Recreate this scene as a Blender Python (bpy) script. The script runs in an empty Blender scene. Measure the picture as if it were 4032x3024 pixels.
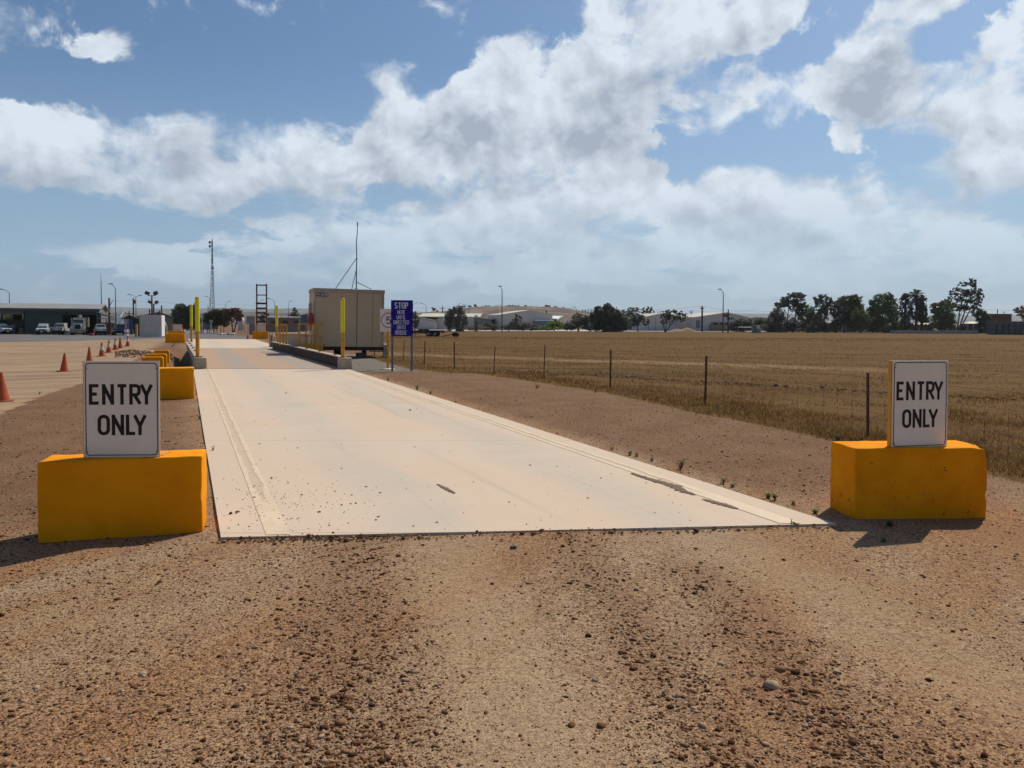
import bpy, bmesh, math, random
import numpy as np
from mathutils import Vector, Matrix, noise as mnoise
random.seed(7); rng = np.random.default_rng(7)
R = math.radians
scene = bpy.context.scene
col = scene.collection

# ---------------------------------------------------------------- camera
F, CX, CY, CAMH = 3028.0, 2016.0, 1354.0, 1.64      # all in pixels of the 4032 x 3024 photograph
PITCH, ROLL = R(1.5), R(0.22)
CM = Matrix.Rotation(R(90) - PITCH, 3, 'X') @ Matrix.Rotation(ROLL, 3, 'Z')
camd = bpy.data.cameras.new('camera'); cam = bpy.data.objects.new('camera', camd); col.objects.link(cam)
cam.location = (0, 0, CAMH); cam.rotation_euler = CM.to_euler()
camd.sensor_width = 36; camd.lens = F / 4032 * 36; camd.shift_y = -(1512 - CY) / 4032
camd.clip_start = 0.1; camd.clip_end = 20000
scene.camera = cam

# ---------------------------------------------------------------- light
SUN_EL, SUN_AZ = R(51), R(38)                        # azimuth clockwise from +Y (towards +X)
sund = bpy.data.lights.new('sun', 'SUN'); sund.energy = 4.1; sund.angle = R(0.53); sund.color = (1, .90, .75)
sun = bpy.data.objects.new('sun', sund); col.objects.link(sun)
sdir = Vector((math.cos(SUN_EL) * math.sin(SUN_AZ), math.cos(SUN_EL) * math.cos(SUN_AZ), math.sin(SUN_EL)))
sun.rotation_euler = sdir.to_track_quat('Z', 'Y').to_euler(); sun.location = sdir * 50
scene.view_settings.view_transform = 'Standard'; scene.view_settings.look = 'None'
scene.view_settings.gamma = 1; scene.view_settings.exposure = 0; scene.view_settings.use_curve_mapping = False
try:
    scene.cycles.use_denoising = True; scene.cycles.max_bounces = 6; scene.cycles.transparent_max_bounces = 8
except Exception: pass

def ray(px, py):
    return CM @ Vector(((px - CX) / F, -(py - CY) / F, -1))
def PD(px, py, depth):                               # the point seen at a pixel, at a given distance ahead
    d = ray(px, py); return Vector((0, 0, CAMH)) + d * (depth / d.y)

def lin(c): c /= 255; return c / 12.92 if c <= .04045 else ((c + .055) / 1.055) ** 2.4
def S(r, g, b): return (lin(r), lin(g), lin(b), 1)

# ---------------------------------------------------------------- node helper
class NT:
    def __init__(s, tree): s.t = tree; s.n = tree.nodes; s.l = tree.links; s.n.clear()
    def node(s, ty, **k):
        n = s.n.new(ty)
        for a, v in k.items(): setattr(n, a, v)
        return n
    def put(s, sock, v):
        if hasattr(v, 'is_output'): s.l.new(v, sock)
        elif v is not None: sock.default_value = v
    def math(s, op, a, b=None, c=None, clamp=False):
        n = s.node('ShaderNodeMath', operation=op); n.use_clamp = clamp
        s.put(n.inputs[0], a); s.put(n.inputs[1], b)
        if c is not None: s.put(n.inputs[2], c)
        return n.outputs[0]
    def vmath(s, op, a, b=None):
        n = s.node('ShaderNodeVectorMath', operation=op); s.put(n.inputs[0], a); s.put(n.inputs[1], b); return n.outputs[0]
    def mix(s, f, a, b, blend='MIX'):
        n = s.node('ShaderNodeMix', data_type='RGBA', blend_type=blend)
        s.put(n.inputs[0], f); s.put(n.inputs[6], a); s.put(n.inputs[7], b); return n.outputs[2]
    def ramp(s, v, lo, hi, a=0., b=1., smooth=True):
        n = s.node('ShaderNodeMapRange'); n.interpolation_type = 'SMOOTHSTEP' if smooth else 'LINEAR'
        s.put(n.inputs[0], v)
        for i, x in zip((1, 2, 3, 4), (lo, hi, a, b)): s.put(n.inputs[i], x)
        return n.outputs[0]
    def noise(s, vec, scale, detail=4, rough=.5, dist=0., col=False):
        n = s.node('ShaderNodeTexNoise'); s.put(n.inputs['Vector'], vec)
        for k, v in (('Scale', scale), ('Detail', detail), ('Roughness', rough), ('Distortion', dist)): s.put(n.inputs[k], v)
        return n.outputs[1 if col else 0]
    def voro(s, vec, scale, out='Distance', feature='F1', rand=1.):
        n = s.node('ShaderNodeTexVoronoi', feature=feature); s.put(n.inputs['Vector'], vec); n.inputs['Scale'].default_value = scale
        n.inputs['Randomness'].default_value = rand
        return n.outputs[out]
    def mapping(s, vec, loc=(0, 0, 0), rot=(0, 0, 0), sc=(1, 1, 1)):
        n = s.node('ShaderNodeMapping'); s.put(n.inputs[0], vec)
        for i, v in zip((1, 2, 3), (loc, rot, sc)): n.inputs[i].default_value = v
        return n.outputs[0]
    def xyz(s, v):
        n = s.node('ShaderNodeSeparateXYZ'); s.put(n.inputs[0], v); return n.outputs
    def comb(s, x, y, z=0.):
        n = s.node('ShaderNodeCombineXYZ'); s.put(n.inputs[0], x); s.put(n.inputs[1], y); s.put(n.inputs[2], z); return n.outputs[0]

# ---------------------------------------------------------------- sky: Nishita air plus cumulus placed by direction
world = bpy.data.worlds.new('World'); scene.world = world; world.use_nodes = True
w = NT(world.node_tree)
sky = w.node('ShaderNodeTexSky', sky_type='NISHITA', sun_disc=False)
sky.sun_elevation = SUN_EL; sky.sun_rotation = SUN_AZ; sky.air_density = 1.0; sky.dust_density = 1.2; sky.ozone_density = 2.0
tc = w.node('ShaderNodeTexCoord').outputs['Generated']
X, Y, Z = w.xyz(tc)
U = w.math('ARCTAN2', X, Y); V = w.math('ARCSINE', Z)
def uv(dx, dy):                                      # photo position (2212 x 1659 scale) -> azimuth, elevation of that direction
    d = ray(dx * 4032 / 2212, dy * 4032 / 2212).normalized(); return math.atan2(d.x, d.y), math.asin(d.z)
base = w.comb(U, V)
wa = w.noise(base, 8, 8, .60, col=True); wa = w.vmath('SUBTRACT', wa, (.5, .5, .5)); wa = w.vmath('MULTIPLY', wa, (.075, .06, 0))
warp = w.vmath('ADD', base, wa)
def blobs(vec, lst):
    tot = None
    for (x, y, rx, ry, rot, wt) in lst:
        u, v = uv(x, y); k = 1 / 1661.; ca, sa = math.cos(R(rot)), math.sin(R(rot))
        r = (rx * k * 1.15, ry * k * 1.15)
        m = w.node('ShaderNodeMapping', vector_type='TEXTURE'); w.put(m.inputs[0], vec)
        m.inputs[1].default_value = (u, v, 0); m.inputs[2].default_value = (0, 0, R(rot)); m.inputs[3].default_value = (r[0], r[1], 1)
        g = w.node('ShaderNodeTexGradient', gradient_type='QUADRATIC_SPHERE'); w.put(g.inputs[0], m.outputs[0])
        tot = w.math('MULTIPLY_ADD', g.outputs[1], wt, tot if tot is not None else 0.)
    return tot
CL = [ # x, y, rx, ry, rot, weight
 (1290,185,430,190,24,1.5),(1010,265,330,160,20,1.4),(770,345,320,115,14,1.5),(470,400,310,90,8,1.5),(1430,60,260,140,16,1.3),
 (850,165,120,95,20,1.2),(435,285,110,70,10,1.2),(1500,225,200,95,14,1.2),(1575,235,150,75,15,1.3),(385,330,140,75,0,.9),(1630,35,220,80,5,1.7),(1290,40,90,90,40,1.0),
 (1080,110,110,80,15,1.0),(640,265,110,60,10,1.0),(600,320,160,80,0,1.0),(1150,330,300,60,5,1.0),
 (45,300,190,120,0,1.6),(215,295,160,105,0,1.4),(140,370,260,80,0,1.5),(232,100,74,52,12,1.25),(205,118,60,36,20,.8),(300,330,110,70,30,1.0),
 (1880,110,220,95,55,1.6),(1770,205,130,75,25,1.4),(1960,30,120,60,20,1.2),(1900,200,90,90,60,1.0),
 (2080,200,230,115,5,2.1),(2200,270,150,170,0,2.0),(2110,350,150,80,0,1.3),(1812,300,75,50,0,1.0),(1945,290,80,45,0,.75),(2185,60,120,70,30,1.0),(2010,150,120,60,0,.9),
 (1480,440,460,110,-4,1.5),(1150,440,280,95,0,1.4),(1850,470,330,100,-10,1.4),(1310,375,150,65,0,1.0),(960,500,460,90,4,1.3),(700,510,330,70,5,1.0),
 (1700,400,280,60,-8,.9),(1560,550,800,105,0,1.4),(1000,590,700,90,0,1.2),(260,545,330,48,0,.95),(400,590,500,60,0,.55),(2050,565,420,95,0,1.4),
 (520,-6,80,26,0,.9),(945,-4,70,26,0,.9)]
HOLE = [(1995,95,60,60,50,.8),(1925,320,110,50,10,.6),(345,185,80,60,0,1.0),(190,152,150,26,0,1.0),(1700,135,110,55,0,1.1),(1560,140,90,60,-20,.5),(1350,310,260,45,4,.0),(1640,318,300,45,2,1.1),(110,440,240,45,0,1.0),(330,500,180,22,0,.6),(560,180,420,110,10,.7)]
DK = [(1012,292,130,70,10,1.1),(918,290,75,55,0,.7),(740,380,180,75,5,.75),(395,345,100,80,0,.45),(1240,300,330,75,6,.8),(1900,190,95,130,-25,1.1),(150,385,280,70,0,.5),
 (1270,405,220,60,0,.55),(1290,200,150,60,10,.35),(1080,215,80,90,30,.45),(1640,75,200,50,0,.5),(2080,300,200,60,0,.25),(1500,470,500,60,0,.25),(500,430,300,60,5,.35),(900,430,260,50,0,.35)]
def billow(vec):
    vw = w.vmath('ADD', vec, w.vmath('MULTIPLY', w.vmath('SUBTRACT', w.noise(vec, 26, 4, .6, col=True), (.5, .5, .5)), (.035, .03, 0)))
    tot = 0.
    for sc_, wt in ((12, .56), (29, .44)):
        n = w.node('ShaderNodeTexVoronoi', feature='F1'); w.put(n.inputs['Vector'], w.mapping(vw, loc=(sc_ * .13, .7, 0), sc=(1, 1.2, 1))); n.inputs['Scale'].default_value = sc_
        tot = w.math('MULTIPLY_ADD', w.math('SUBTRACT', 1.0, n.outputs['Distance']), wt, tot)
    return tot
def fbm(vec, off=0.):
    a = w.noise(w.mapping(vec, loc=(off, off * .7, 0), sc=(1, 1.25, 1)), 11, 11, .60, .25)
    return a
field = w.math('SUBTRACT', blobs(warp, CL), blobs(warp, HOLE))
lowv = w.ramp(V, .10, .20); nl = w.noise(w.mapping(base, loc=(.3, .1, 0), sc=(1, 3.0, 1)), 10, 9, .60, .3)
n0 = fbm(base); n0 = w.math('ADD', w.math('MULTIPLY', n0, lowv), w.math('MULTIPLY', nl, w.math('SUBTRACT', 1.0, lowv)))
rb = w.math('SUBTRACT', w.noise(base, 6.5, 4, .55, .3), w.noise(w.vmath('ADD', base, (.022, .036, 0)), 6.5, 4, .55, .3))
sh = w.vmath('ADD', base, (.010, .016, 0)); n1 = w.noise(w.mapping(sh, sc=(1, 1.25, 1)), 11, 8, .60, .25)
big = w.noise(base, 5, 3, .5)
dens = w.math('ADD', w.math('MULTIPLY', w.math('SUBTRACT', n0, .5), 2.7), w.math('SUBTRACT', w.math('MINIMUM', w.math('MULTIPLY', field, .72), .80), .19))
dens = w.math('ADD', dens, w.math('MULTIPLY', w.math('SUBTRACT', big, .5), .35))
soft = w.ramp(w.noise(base, 7, 4, .6), .38, .62, .16, .75); alpha = w.ramp(dens, -.04, soft)
rm = w.math('SUBTRACT', w.noise(base, 19, 6, .55, .5), w.noise(w.vmath('ADD', base, (.009, .017, 0)), 19, 6, .55, .5))
relief = w.math('MULTIPLY_ADD', w.math('MULTIPLY_ADD', rb, .9, w.math('MULTIPLY', rm, .8)), 1.0, w.math('MULTIPLY', w.math('SUBTRACT', fbm(base), n1), .9))
up = w.math('SUBTRACT', field, w.math('SUBTRACT', blobs(w.vmath('ADD', warp, (.022, .045, 0)), CL), blobs(w.vmath('ADD', warp, (.022, .045, 0)), HOLE)))
lit = w.math('ADD', w.math('MULTIPLY', relief, 1.15), w.math('MULTIPLY_ADD', w.math('MAXIMUM', w.math('MINIMUM', up, .6), -.6), .20, .84))
thick = w.ramp(dens, .15, 1.0)
lit = w.math('SUBTRACT', lit, w.math('MULTIPLY', thick, .06))
dark = w.math('MULTIPLY', w.math('MINIMUM', blobs(warp, DK), 1.0), w.ramp(n1, .3, .62, .45, 1.1))
lit = w.math('SUBTRACT', lit, w.math('MULTIPLY', dark, .70))
lit = w.math('MINIMUM', w.math('MAXIMUM', lit, .34), 1.0)
ccol = w.mix(lit, S(122, 136, 158), S(224, 234, 244))
# low clouds sink into the horizon air
low = w.ramp(V, .0, .30)
hz = w.mix(low, S(180, 200, 214), S(224, 232, 240))
ccol = w.mix(w.math('SUBTRACT', 1.0, w.ramp(V, -.02, .20, .18, 1.)), ccol, S(188, 207, 222))
alpha = w.math('MULTIPLY', alpha, w.ramp(V, .0, .20, .45, .97))
skyc = w.vmath('SCALE', sky.outputs[0]); skyc.node.inputs[3].default_value = .098
skyc = w.mix(1.0, skyc, (.61, .75, .86, 1), 'MULTIPLY')
air = w.ramp(V, .34, -.01)
skyc = w.mix(w.math('MULTIPLY', air, .72), skyc, S(158, 187, 214))
out = w.mix(alpha, skyc, ccol)
bg = w.node('ShaderNodeBackground'); w.put(bg.inputs[0], out); bg.inputs[1].default_value = 1.0
wo = w.node('ShaderNodeOutputWorld'); w.l.new(bg.outputs[0], wo.inputs[0])
world.cycles.sampling_method = 'MANUAL'; world.cycles.sample_map_resolution = 512
# ---------------------------------------------------------------- terrain height and ground points
TH = R(23.06); UD = Vector((-math.sin(TH), math.cos(TH), 0)); VD = Vector((math.cos(TH), math.sin(TH), 0))
PA = Vector((-2.19, 5.76, 0))                        # near left corner of the concrete approach
RISE = .0069
def sb(x, y):
    dx, dy = x - PA.x, y - PA.y
    return dx * UD.x + dy * UD.y, dx * VD.x + dy * VD.y
def sstep(a, b, t): t = min(max((t - a) / (b - a), 0), 1); return t * t * (3 - 2 * t)
def deckz(y): return RISE * max(0, y - 6)
def H(x, y):
    s, b = sb(x, y)
    z = RISE * max(0, min(y, 60) - 6)
    lat = 1 - sstep(1.0, 9, max(-b, b - 4.7, 0))
    end = 1 - sstep(60, 73, y)
    pit = sstep(23.6, 24.8, y) * (1 - sstep(40, 42.5, y))
    if b < 1: lat *= 1 - pit * sstep(-2.6, -1.2, b) * 1.0
    if b > 3.5: lat *= 1 - pit * .9
    h = z * lat * end
    if b < .6: h -= .55 * pit * sstep(-.95, -.4, b)
    # foreground: soft wheel ruts and a low mound on the left verge
    if y < 14:
        t = (x - .15) * .86 + (y - 5.5) * .5
        h += .018 * math.exp(-((t - .3) / .22) ** 2) * (1 - sstep(5.2, 5.9, y)) - .012 * math.exp(-((t + .55) / .35) ** 2) * (1 - sstep(5.2, 5.9, y))
    if b < -.3: h += .05 * math.exp(-((b + 2.6) / 1.3) ** 2) * (1 - sstep(20, 30, y)) * sstep(6.5, 10, y)
    h += .016 * mnoise.noise((x * .9, y * .9, 0)) * (1 if y < 60 else 0)
    if y < 5.8 + .02 * x and 0 < b < 5: h = min(h, .006)
    return h
def G(px, py):                                        # the ground point seen at a pixel
    z = 0
    for _ in range(8):
        d = ray(px, py); p = Vector((0, 0, CAMH)) + d * ((z - CAMH) / d.z); z = H(p.x, p.y)
    return Vector((p.x, p.y, z))
def P(s, b, z=0.): return PA + UD * s + VD * b + Vector((0, 0, z))
def at(px, depth):                                    # ground under a pixel column at a given distance
    p = PD(px, 1300, depth); return Vector((p.x, depth, H(p.x, depth)))
def zat(px, py, depth): return PD(px, py, depth).z
def ppx(depth): return depth / F                      # metres per photograph pixel at a distance

# ---------------------------------------------------------------- mesh helpers
class MB:
    def __init__(s): s.v = []; s.f = []; s.mi = []
    def add(s, v, f, m=0):
        o = len(s.v); s.v += [tuple(p) for p in v]; s.f += [tuple(i + o for i in q) for q in f]; s.mi += [m] * len(f); return s
    def box(s, c, sz, rz=0, m=0, M=None, top=None):
        hx, hy, hz = sz[0] / 2, sz[1] / 2, sz[2] / 2; tx, ty = top if top else (1, 1)
        pts = [Vector((x * (tx if z > 0 else 1), y * (ty if z > 0 else 1), z)) for z in (-hz, hz) for x, y in ((-hx, -hy), (hx, -hy), (hx, hy), (-hx, hy))]
        Rz = Matrix.Rotation(rz, 3, 'Z') if M is None else M
        pts = [Rz @ p + Vector(c) for p in pts]
        return s.add(pts, [(3, 2, 1, 0), (4, 5, 6, 7), (0, 1, 5, 4), (1, 2, 6, 5), (2, 3, 7, 6), (3, 0, 4, 7)], m)
    def bar(s, a, b, wx, wy=None, m=0):
        a, b = Vector(a), Vector(b); d = b - a; q = d.to_track_quat('Z', 'Y').to_matrix()
        return s.box((a + b) / 2, (wx, wy or wx, d.length), M=q, m=m)
    def tube(s, path, r, n=8, m=0, caps=True):
        path = [Vector(p) for p in path]; rs = r if isinstance(r, (list, tuple)) else [r] * len(path); v = []; f = []
        for i, p in enumerate(path):
            d = (path[min(i + 1, len(path) - 1)] - path[max(i - 1, 0)]).normalized()
            up = Vector((0, 1, 0)) if abs(d.y) < .9 else Vector((1, 0, 0)); a = d.cross(up).normalized(); b = d.cross(a)
            for k in range(n):
                t = 2 * math.pi * k / n; v.append(p + (a * math.cos(t) + b * math.sin(t)) * rs[i])
        for i in range(len(path) - 1):
            for k in range(n): f.append((i * n + k, i * n + (k + 1) % n, (i + 1) * n + (k + 1) % n, (i + 1) * n + k))
        if caps: f.append(tuple(range(n))[::-1]); f.append(tuple((len(path) - 1) * n + k for k in range(n)))
        return s.add(v, f, m)
    def lathe(s, prof, n=16, c=(0, 0, 0), m=0):
        v = []; f = []
        for r, z in prof:
            for k in range(n): t = 2 * math.pi * k / n; v.append((c[0] + r * math.cos(t), c[1] + r * math.sin(t), c[2] + z))
        for i in range(len(prof) - 1):
            for k in range(n): f.append((i * n + k, i * n + (k + 1) % n, (i + 1) * n + (k + 1) % n, (i + 1) * n + k))
        f.append(tuple(range(n))[::-1]); f.append(tuple((len(prof) - 1) * n + k for k in range(n)))
        return s.add(v, f, m)
    def prism(s, poly, a, b, ax='Y', m=0):            # polygon in XZ (or YZ) extruded along Y (or X)
        n = len(poly); v = []
        for t in (a, b):
            for p in poly: v.append((p[0], t, p[1]) if ax == 'Y' else (t, p[0], p[1]))
        f = [tuple(range(n)), tuple(range(2 * n - 1, n - 1, -1))] + [(i, i + n, (i + 1) % n + n, (i + 1) % n) for i in range(n)]
        return s.add(v, f, m)
    def build(s, name, mats, parent=None, smooth=False, bevel=0, loc=None, rz=0, fix=True):
        me = bpy.data.meshes.new(name); me.from_pydata(s.v, [], s.f)
        for mt in (mats if isinstance(mats, (list, tuple)) else [mats]): me.materials.append(mt)
        me.polygons.foreach_set('material_index', s.mi)
        if fix:
            bm = bmesh.new(); bm.from_mesh(me); bmesh.ops.recalc_face_normals(bm, faces=bm.faces); bm.to_mesh(me); bm.free()
        if smooth: me.polygons.foreach_set('use_smooth', [True] * len(me.polygons))
        me.update()
        o = bpy.data.objects.new(name, me); col.objects.link(o)
        if parent: o.parent = parent
        if loc is not None: o.location = loc
        if rz: o.rotation_euler.z = rz
        if bevel:
            b = o.modifiers.new('bevel', 'BEVEL'); b.width = bevel; b.segments = 2; b.limit_method = 'ANGLE'
        return o
def smooth_by_angle(o, ang=40):
    me = o.data; me.polygons.foreach_set('use_smooth', [True] * len(me.polygons))
    bm = bmesh.new(); bm.from_mesh(me)
    for e in bm.edges:
        if len(e.link_faces) == 2 and e.calc_face_angle(0) > R(ang): e.smooth = False
    bm.to_mesh(me); bm.free(); return o
def tag(o, label=None, cat=None, group=None, kind=None):
    for k, v in (('label', label), ('category', cat), ('group', group), ('kind', kind)):
        if v: o[k] = v
    return o
def thing(name, loc, label, cat, rz=0, group=None):
    o = bpy.data.objects.new(name, None); col.objects.link(o); o.location = loc; o.rotation_euler = (0, 0, rz); o.empty_display_size = .2
    return tag(o, label, cat, group)
def copy_tree(o, parent=None):
    c = o.copy(); col.objects.link(c)
    if parent: c.parent = parent
    for ch in list(o.children): copy_tree(ch, c)
    return c

# ---------------------------------------------------------------- materials
def mat(name, c1, c2=None, scale=4., rough=.8, bump=0., bscale=None, metal=0., stretch=(1, 1, 1), detail=5, lo=.35, hi=.65, spots=None, spec=.3):
    m = bpy.data.materials.new(name); m.use_nodes = True; t = NT(m.node_tree)
    p = t.node('ShaderNodeBsdfPrincipled'); o = t.node('ShaderNodeOutputMaterial'); t.l.new(p.outputs[0], o.inputs[0])
    p.inputs['Roughness'].default_value = rough; p.inputs['Metallic'].default_value = metal; p.inputs['Specular IOR Level'].default_value = spec
    v = t.node('ShaderNodeTexCoord').outputs['Object']; v = t.mapping(v, sc=stretch)
    cc = c1
    if c2: cc = t.mix(t.ramp(t.noise(v, scale, detail, .6), lo, hi), c1, c2)
    if spots:                                         # (colour, scale, threshold): chips and grime with a shape of their own
        k = t.ramp(t.noise(v, spots[1], 6, .65), spots[2], spots[2] + .03); cc = t.mix(k, cc, spots[0])
    t.put(p.inputs['Base Color'], cc)
    if bump:
        b = t.node('ShaderNodeBump'); b.inputs['Strength'].default_value = bump; b.inputs['Distance'].default_value = .02
        t.put(b.inputs['Height'], t.noise(v, bscale or scale * 4, 6, .65)); t.l.new(b.outputs[0], p.inputs['Normal'])
    return m
ORANGE = mat('orange_paint', (.85, .315, .005, 1), (.76, .26, .004, 1), 2.2, .9, .12, 60, spots=((.20, .06, .02, 1), 11, .70), spec=.08)
ORANGE2 = mat('orange_paint_chipped', (.85, .315, .005, 1), (.73, .245, .004, 1), 3, .9, .2, 50, spots=((.10, .035, .012, 1), 21, .645), spec=.08)
STEELY = mat('yellow_painted_steel', (.64, .31, .02, 1), (.52, .22, .015, 1), 6, .45, .03)
LIME = mat('lime_reflective_sleeve', (.74, .67, .012, 1), (.68, .61, .01, 1), 4, .35)
WHITE = mat('white_sign_face', (.86, .76, .62, 1), (.82, .72, .58, 1), 5, .45, spots=((.30, .24, .18, 1), 7, .74))
BLACK = mat('black_lettering', (.012, .008, .007, 1), rough=.5)
BOLT = mat('bolt_steel', (.32, .29, .26, 1), (.22, .18, .14, 1), 20, .45, metal=.5)
CONC = mat('cast_concrete', (.42, .35, .25, 1), (.33, .28, .20, 1), 5, .9, .2, 60, spots=((.13, .12, .10, 1), 12, .70))
BEAM = mat('concrete_kerb_beam', (.46, .38, .31, 1), (.34, .27, .22, 1), 3, .9, .2, 40, stretch=(1, 1, 2))
SHADED_CORE = mat('shaded_beam_side', (.095, .058, .040, 1), (.065, .042, .030, 1), 3, .9, .2, 40)  # dark brown with the shade on the beam's inner face painted in
BEAMS = mat('rusty_painted_steel', (.10, .045, .03, 1), (.17, .10, .075, 1), 4, .7, .2, 30)
RUST = mat('rust_steel', (.12, .028, .02, 1), (.075, .022, .017, 1), 8, .75, .2, 30)
PICKET = mat('rusty_picket_steel', (.18, .085, .05, 1), (.10, .05, .035, 1), 14, .8, .2, 40)
GALV = mat('galvanised_steel', (.30, .32, .36, 1), (.24, .26, .30, 1), 12, .5, metal=.3)
POST = mat('grey_blue_post', (.17, .18, .22, 1), (.13, .14, .17, 1), 12, .5, metal=.2)
BLUE = mat('blue_sign_face', (.022, .014, .24, 1), (.017, .011, .20, 1), 6, .8, spec=.1)
SILVER = mat('pale_lettering', (.62, .62, .66, 1), (.55, .55, .6, 1), 9, .4)
REDRING = mat('red_ring', (.66, .11, .08, 1), rough=.4)
SIGNW = mat('clean_white_sign', (.86, .78, .70, 1), (.80, .72, .64, 1), 4, .4)
CABIN = mat('cream_cabin_panel', (.58, .42, .25, 1), (.54, .39, .235, 1), 1.2, .6, .03, 20)
CABINT = mat('cream_cabin_trim', (.43, .34, .25, 1), (.38, .29, .20, 1), 5, .6)
OCHRE = mat('ochre_plywood', (.36, .23, .09, 1), (.28, .17, .06, 1), 5, .8, stretch=(1, 1, 6))
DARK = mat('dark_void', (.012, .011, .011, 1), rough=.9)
DUSTB = mat('dark_brown_chassis', (.05, .018, .012, 1), (.03, .014, .01, 1), 6, .8)
REDC = mat('red_cover', (.32, .035, .035, 1), (.25, .03, .03, 1), 10, .6)
CONE = mat('cone_orange', (.44, .085, .022, 1), (.34, .07, .022, 1), 9, .6, spots=((.24, .13, .09, 1), 14, .68))
CONEB = mat('cone_base', (.40, .09, .03, 1), (.26, .10, .06, 1), 9, .8)
CONEW = mat('cone_collar', (.62, .55, .47, 1), (.50, .44, .38, 1), 9, .5)
PALE = mat('pale_paint_container', (.66, .56, .48, 1), (.58, .49, .42, 1), 2, .6, spots=((.25, .17, .11, 1), 5, .72))
CREAM = mat('cream_concrete', (.50, .41, .30, 1), (.42, .33, .24, 1), 2, .9, .1)
BROWNC = mat('brown_render', (.22, .175, .135, 1), (.19, .15, .115, 1), 2, .9)
GREEN = mat('dark_green_cladding', (.045, .075, .062, 1), (.038, .063, .052, 1), 1, .6)
ROOFG = mat('grey_roof_sheet', (.27, .27, .26, 1), (.22, .22, .21, 1), .5, .6)
ROOFC = mat('cream_roof_sheet', (.55, .52, .42, 1), (.47, .45, .36, 1), .3, .6)
ROOFW = mat('white_roof_sheet', (.74, .76, .76, 1), rough=.5)
SHEDG = mat('grey_shed_cladding', (.48, .44, .43, 1), (.43, .40, .39, 1), .4, .7)
SHEDD = mat('dark_grey_cladding', (.17, .165, .165, 1), (.14, .14, .14, 1), .4, .7)
SHEDB = mat('blue_grey_cladding', (.10, .13, .17, 1), (.085, .11, .15, 1), .4, .7)
BRICK = mat('brown_brick', (.27, .205, .17, 1), (.23, .17, .145, 1), 1, .9)
REDB = mat('red_brown_cladding', (.16, .05, .03, 1), (.12, .04, .025, 1), 2, .8)
GLASS = mat('dark_glass', (.02, .022, .028, 1), rough=.15, spec=.6)
CARW = mat('white_car_paint', (.42, .45, .43, 1), (.37, .40, .38, 1), 2, .35)
CARB = mat('blue_paint', (.03, .07, .20, 1), (.02, .05, .15, 1), 3, .4)
CARR = mat('red_paint', (.22, .02, .02, 1), (.15, .02, .02, 1), 3, .5)
TYRE = mat('black_tyre', (.018, .017, .017, 1), rough=.9)
LAMPM = mat('dark_lamp_metal', (.06, .055, .055, 1), rough=.6)
POLEM = mat('weathered_pole', (.085, .085, .09, 1), (.06, .06, .065, 1), 3, .7)
WOODP = mat('creosoted_timber_pole', (.035, .028, .024, 1), (.05, .04, .034, 1), 3, .9)
TOWERM = mat('tower_steel', (.12, .14, .16, 1), rough=.7)
DISH = mat('dish_terracotta', (.30, .22, .20, 1), rough=.6)
WIREM = mat('wire_steel', (.10, .10, .10, 1), rough=.6)
BARK = mat('brown_bark', (.09, .065, .05, 1), (.05, .035, .028, 1), 3, .95, .3, 12)
BARKG = mat('grey_bark', (.20, .18, .155, 1), (.12, .10, .085, 1), 3, .95)
ROCK = mat('broken_limestone', (.40, .29, .20, 1), (.22, .13, .085, 1), 3, .95, .3, 20)
def leafmat(name, a, b, dry=None):
    m = bpy.data.materials.new(name); m.use_nodes = True; t = NT(m.node_tree)
    p = t.node('ShaderNodeBsdfPrincipled'); o = t.node('ShaderNodeOutputMaterial')
    p.inputs['Roughness'].default_value = .7; p.inputs['Specular IOR Level'].default_value = .2
    a, b = [tuple(x * 2.2 for x in q[:3]) + (1,) for q in (a, b)] if not name.startswith('dry_g') else (a, b)
    v = t.node('ShaderNodeTexCoord').outputs['Object']
    c = t.mix(t.ramp(t.noise(v, .9, 3), .35, .65), a, b)
    if dry: c = t.mix(t.ramp(t.noise(v, 1.7, 3), .52, .68), c, dry)
    rnd_ = t.node('ShaderNodeNewGeometry').outputs['Random Per Island']; c = t.mix(t.ramp(rnd_, .72, 1.0, 0, .75, False), c, tuple(min(1, x * 2.1) for x in b[:3]) + (1,)); c = t.mix(t.ramp(rnd_, .35, .0, 0, .75, False), c, tuple(x * .25 for x in a[:3]) + (1,))  # random leaf tones; the lightest paint sunlit highlights into the crown
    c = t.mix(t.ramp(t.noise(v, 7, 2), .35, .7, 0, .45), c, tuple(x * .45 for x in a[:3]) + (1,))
    t.put(p.inputs['Base Color'], c)
    tr = t.node('ShaderNodeBsdfTranslucent'); t.put(tr.inputs[0], c)
    ms = t.node('ShaderNodeMixShader'); ms.inputs[0].default_value = .5 if name.startswith('dry_g') else .42; t.l.new(p.outputs[0], ms.inputs[1]); t.l.new(tr.outputs[0], ms.inputs[2])
    t.l.new(ms.outputs[0], o.inputs[0]); m['mixn'] = 1; return m
L_DK = leafmat('foliage_dark', (.032, .042, .024, 1), (.055, .062, .034, 1))
L_GR = leafmat('foliage_green', (.05, .07, .022, 1), (.085, .095, .032, 1))
L_GY = leafmat('foliage_grey', (.065, .07, .055, 1), (.09, .09, .07, 1))
L_BR = leafmat('foliage_bright', (.07, .12, .02, 1), (.11, .15, .04, 1))
L_RU = leafmat('foliage_rusty', (.045, .052, .026, 1), (.075, .072, .034, 1), (.17, .085, .04, 1))
L_RD = leafmat('foliage_dry_red', (.10, .06, .035, 1), (.15, .075, .042, 1), (.07, .065, .035, 1))
L_SC = leafmat('foliage_scrub', (.075, .07, .055, 1), (.10, .085, .065, 1))

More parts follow.
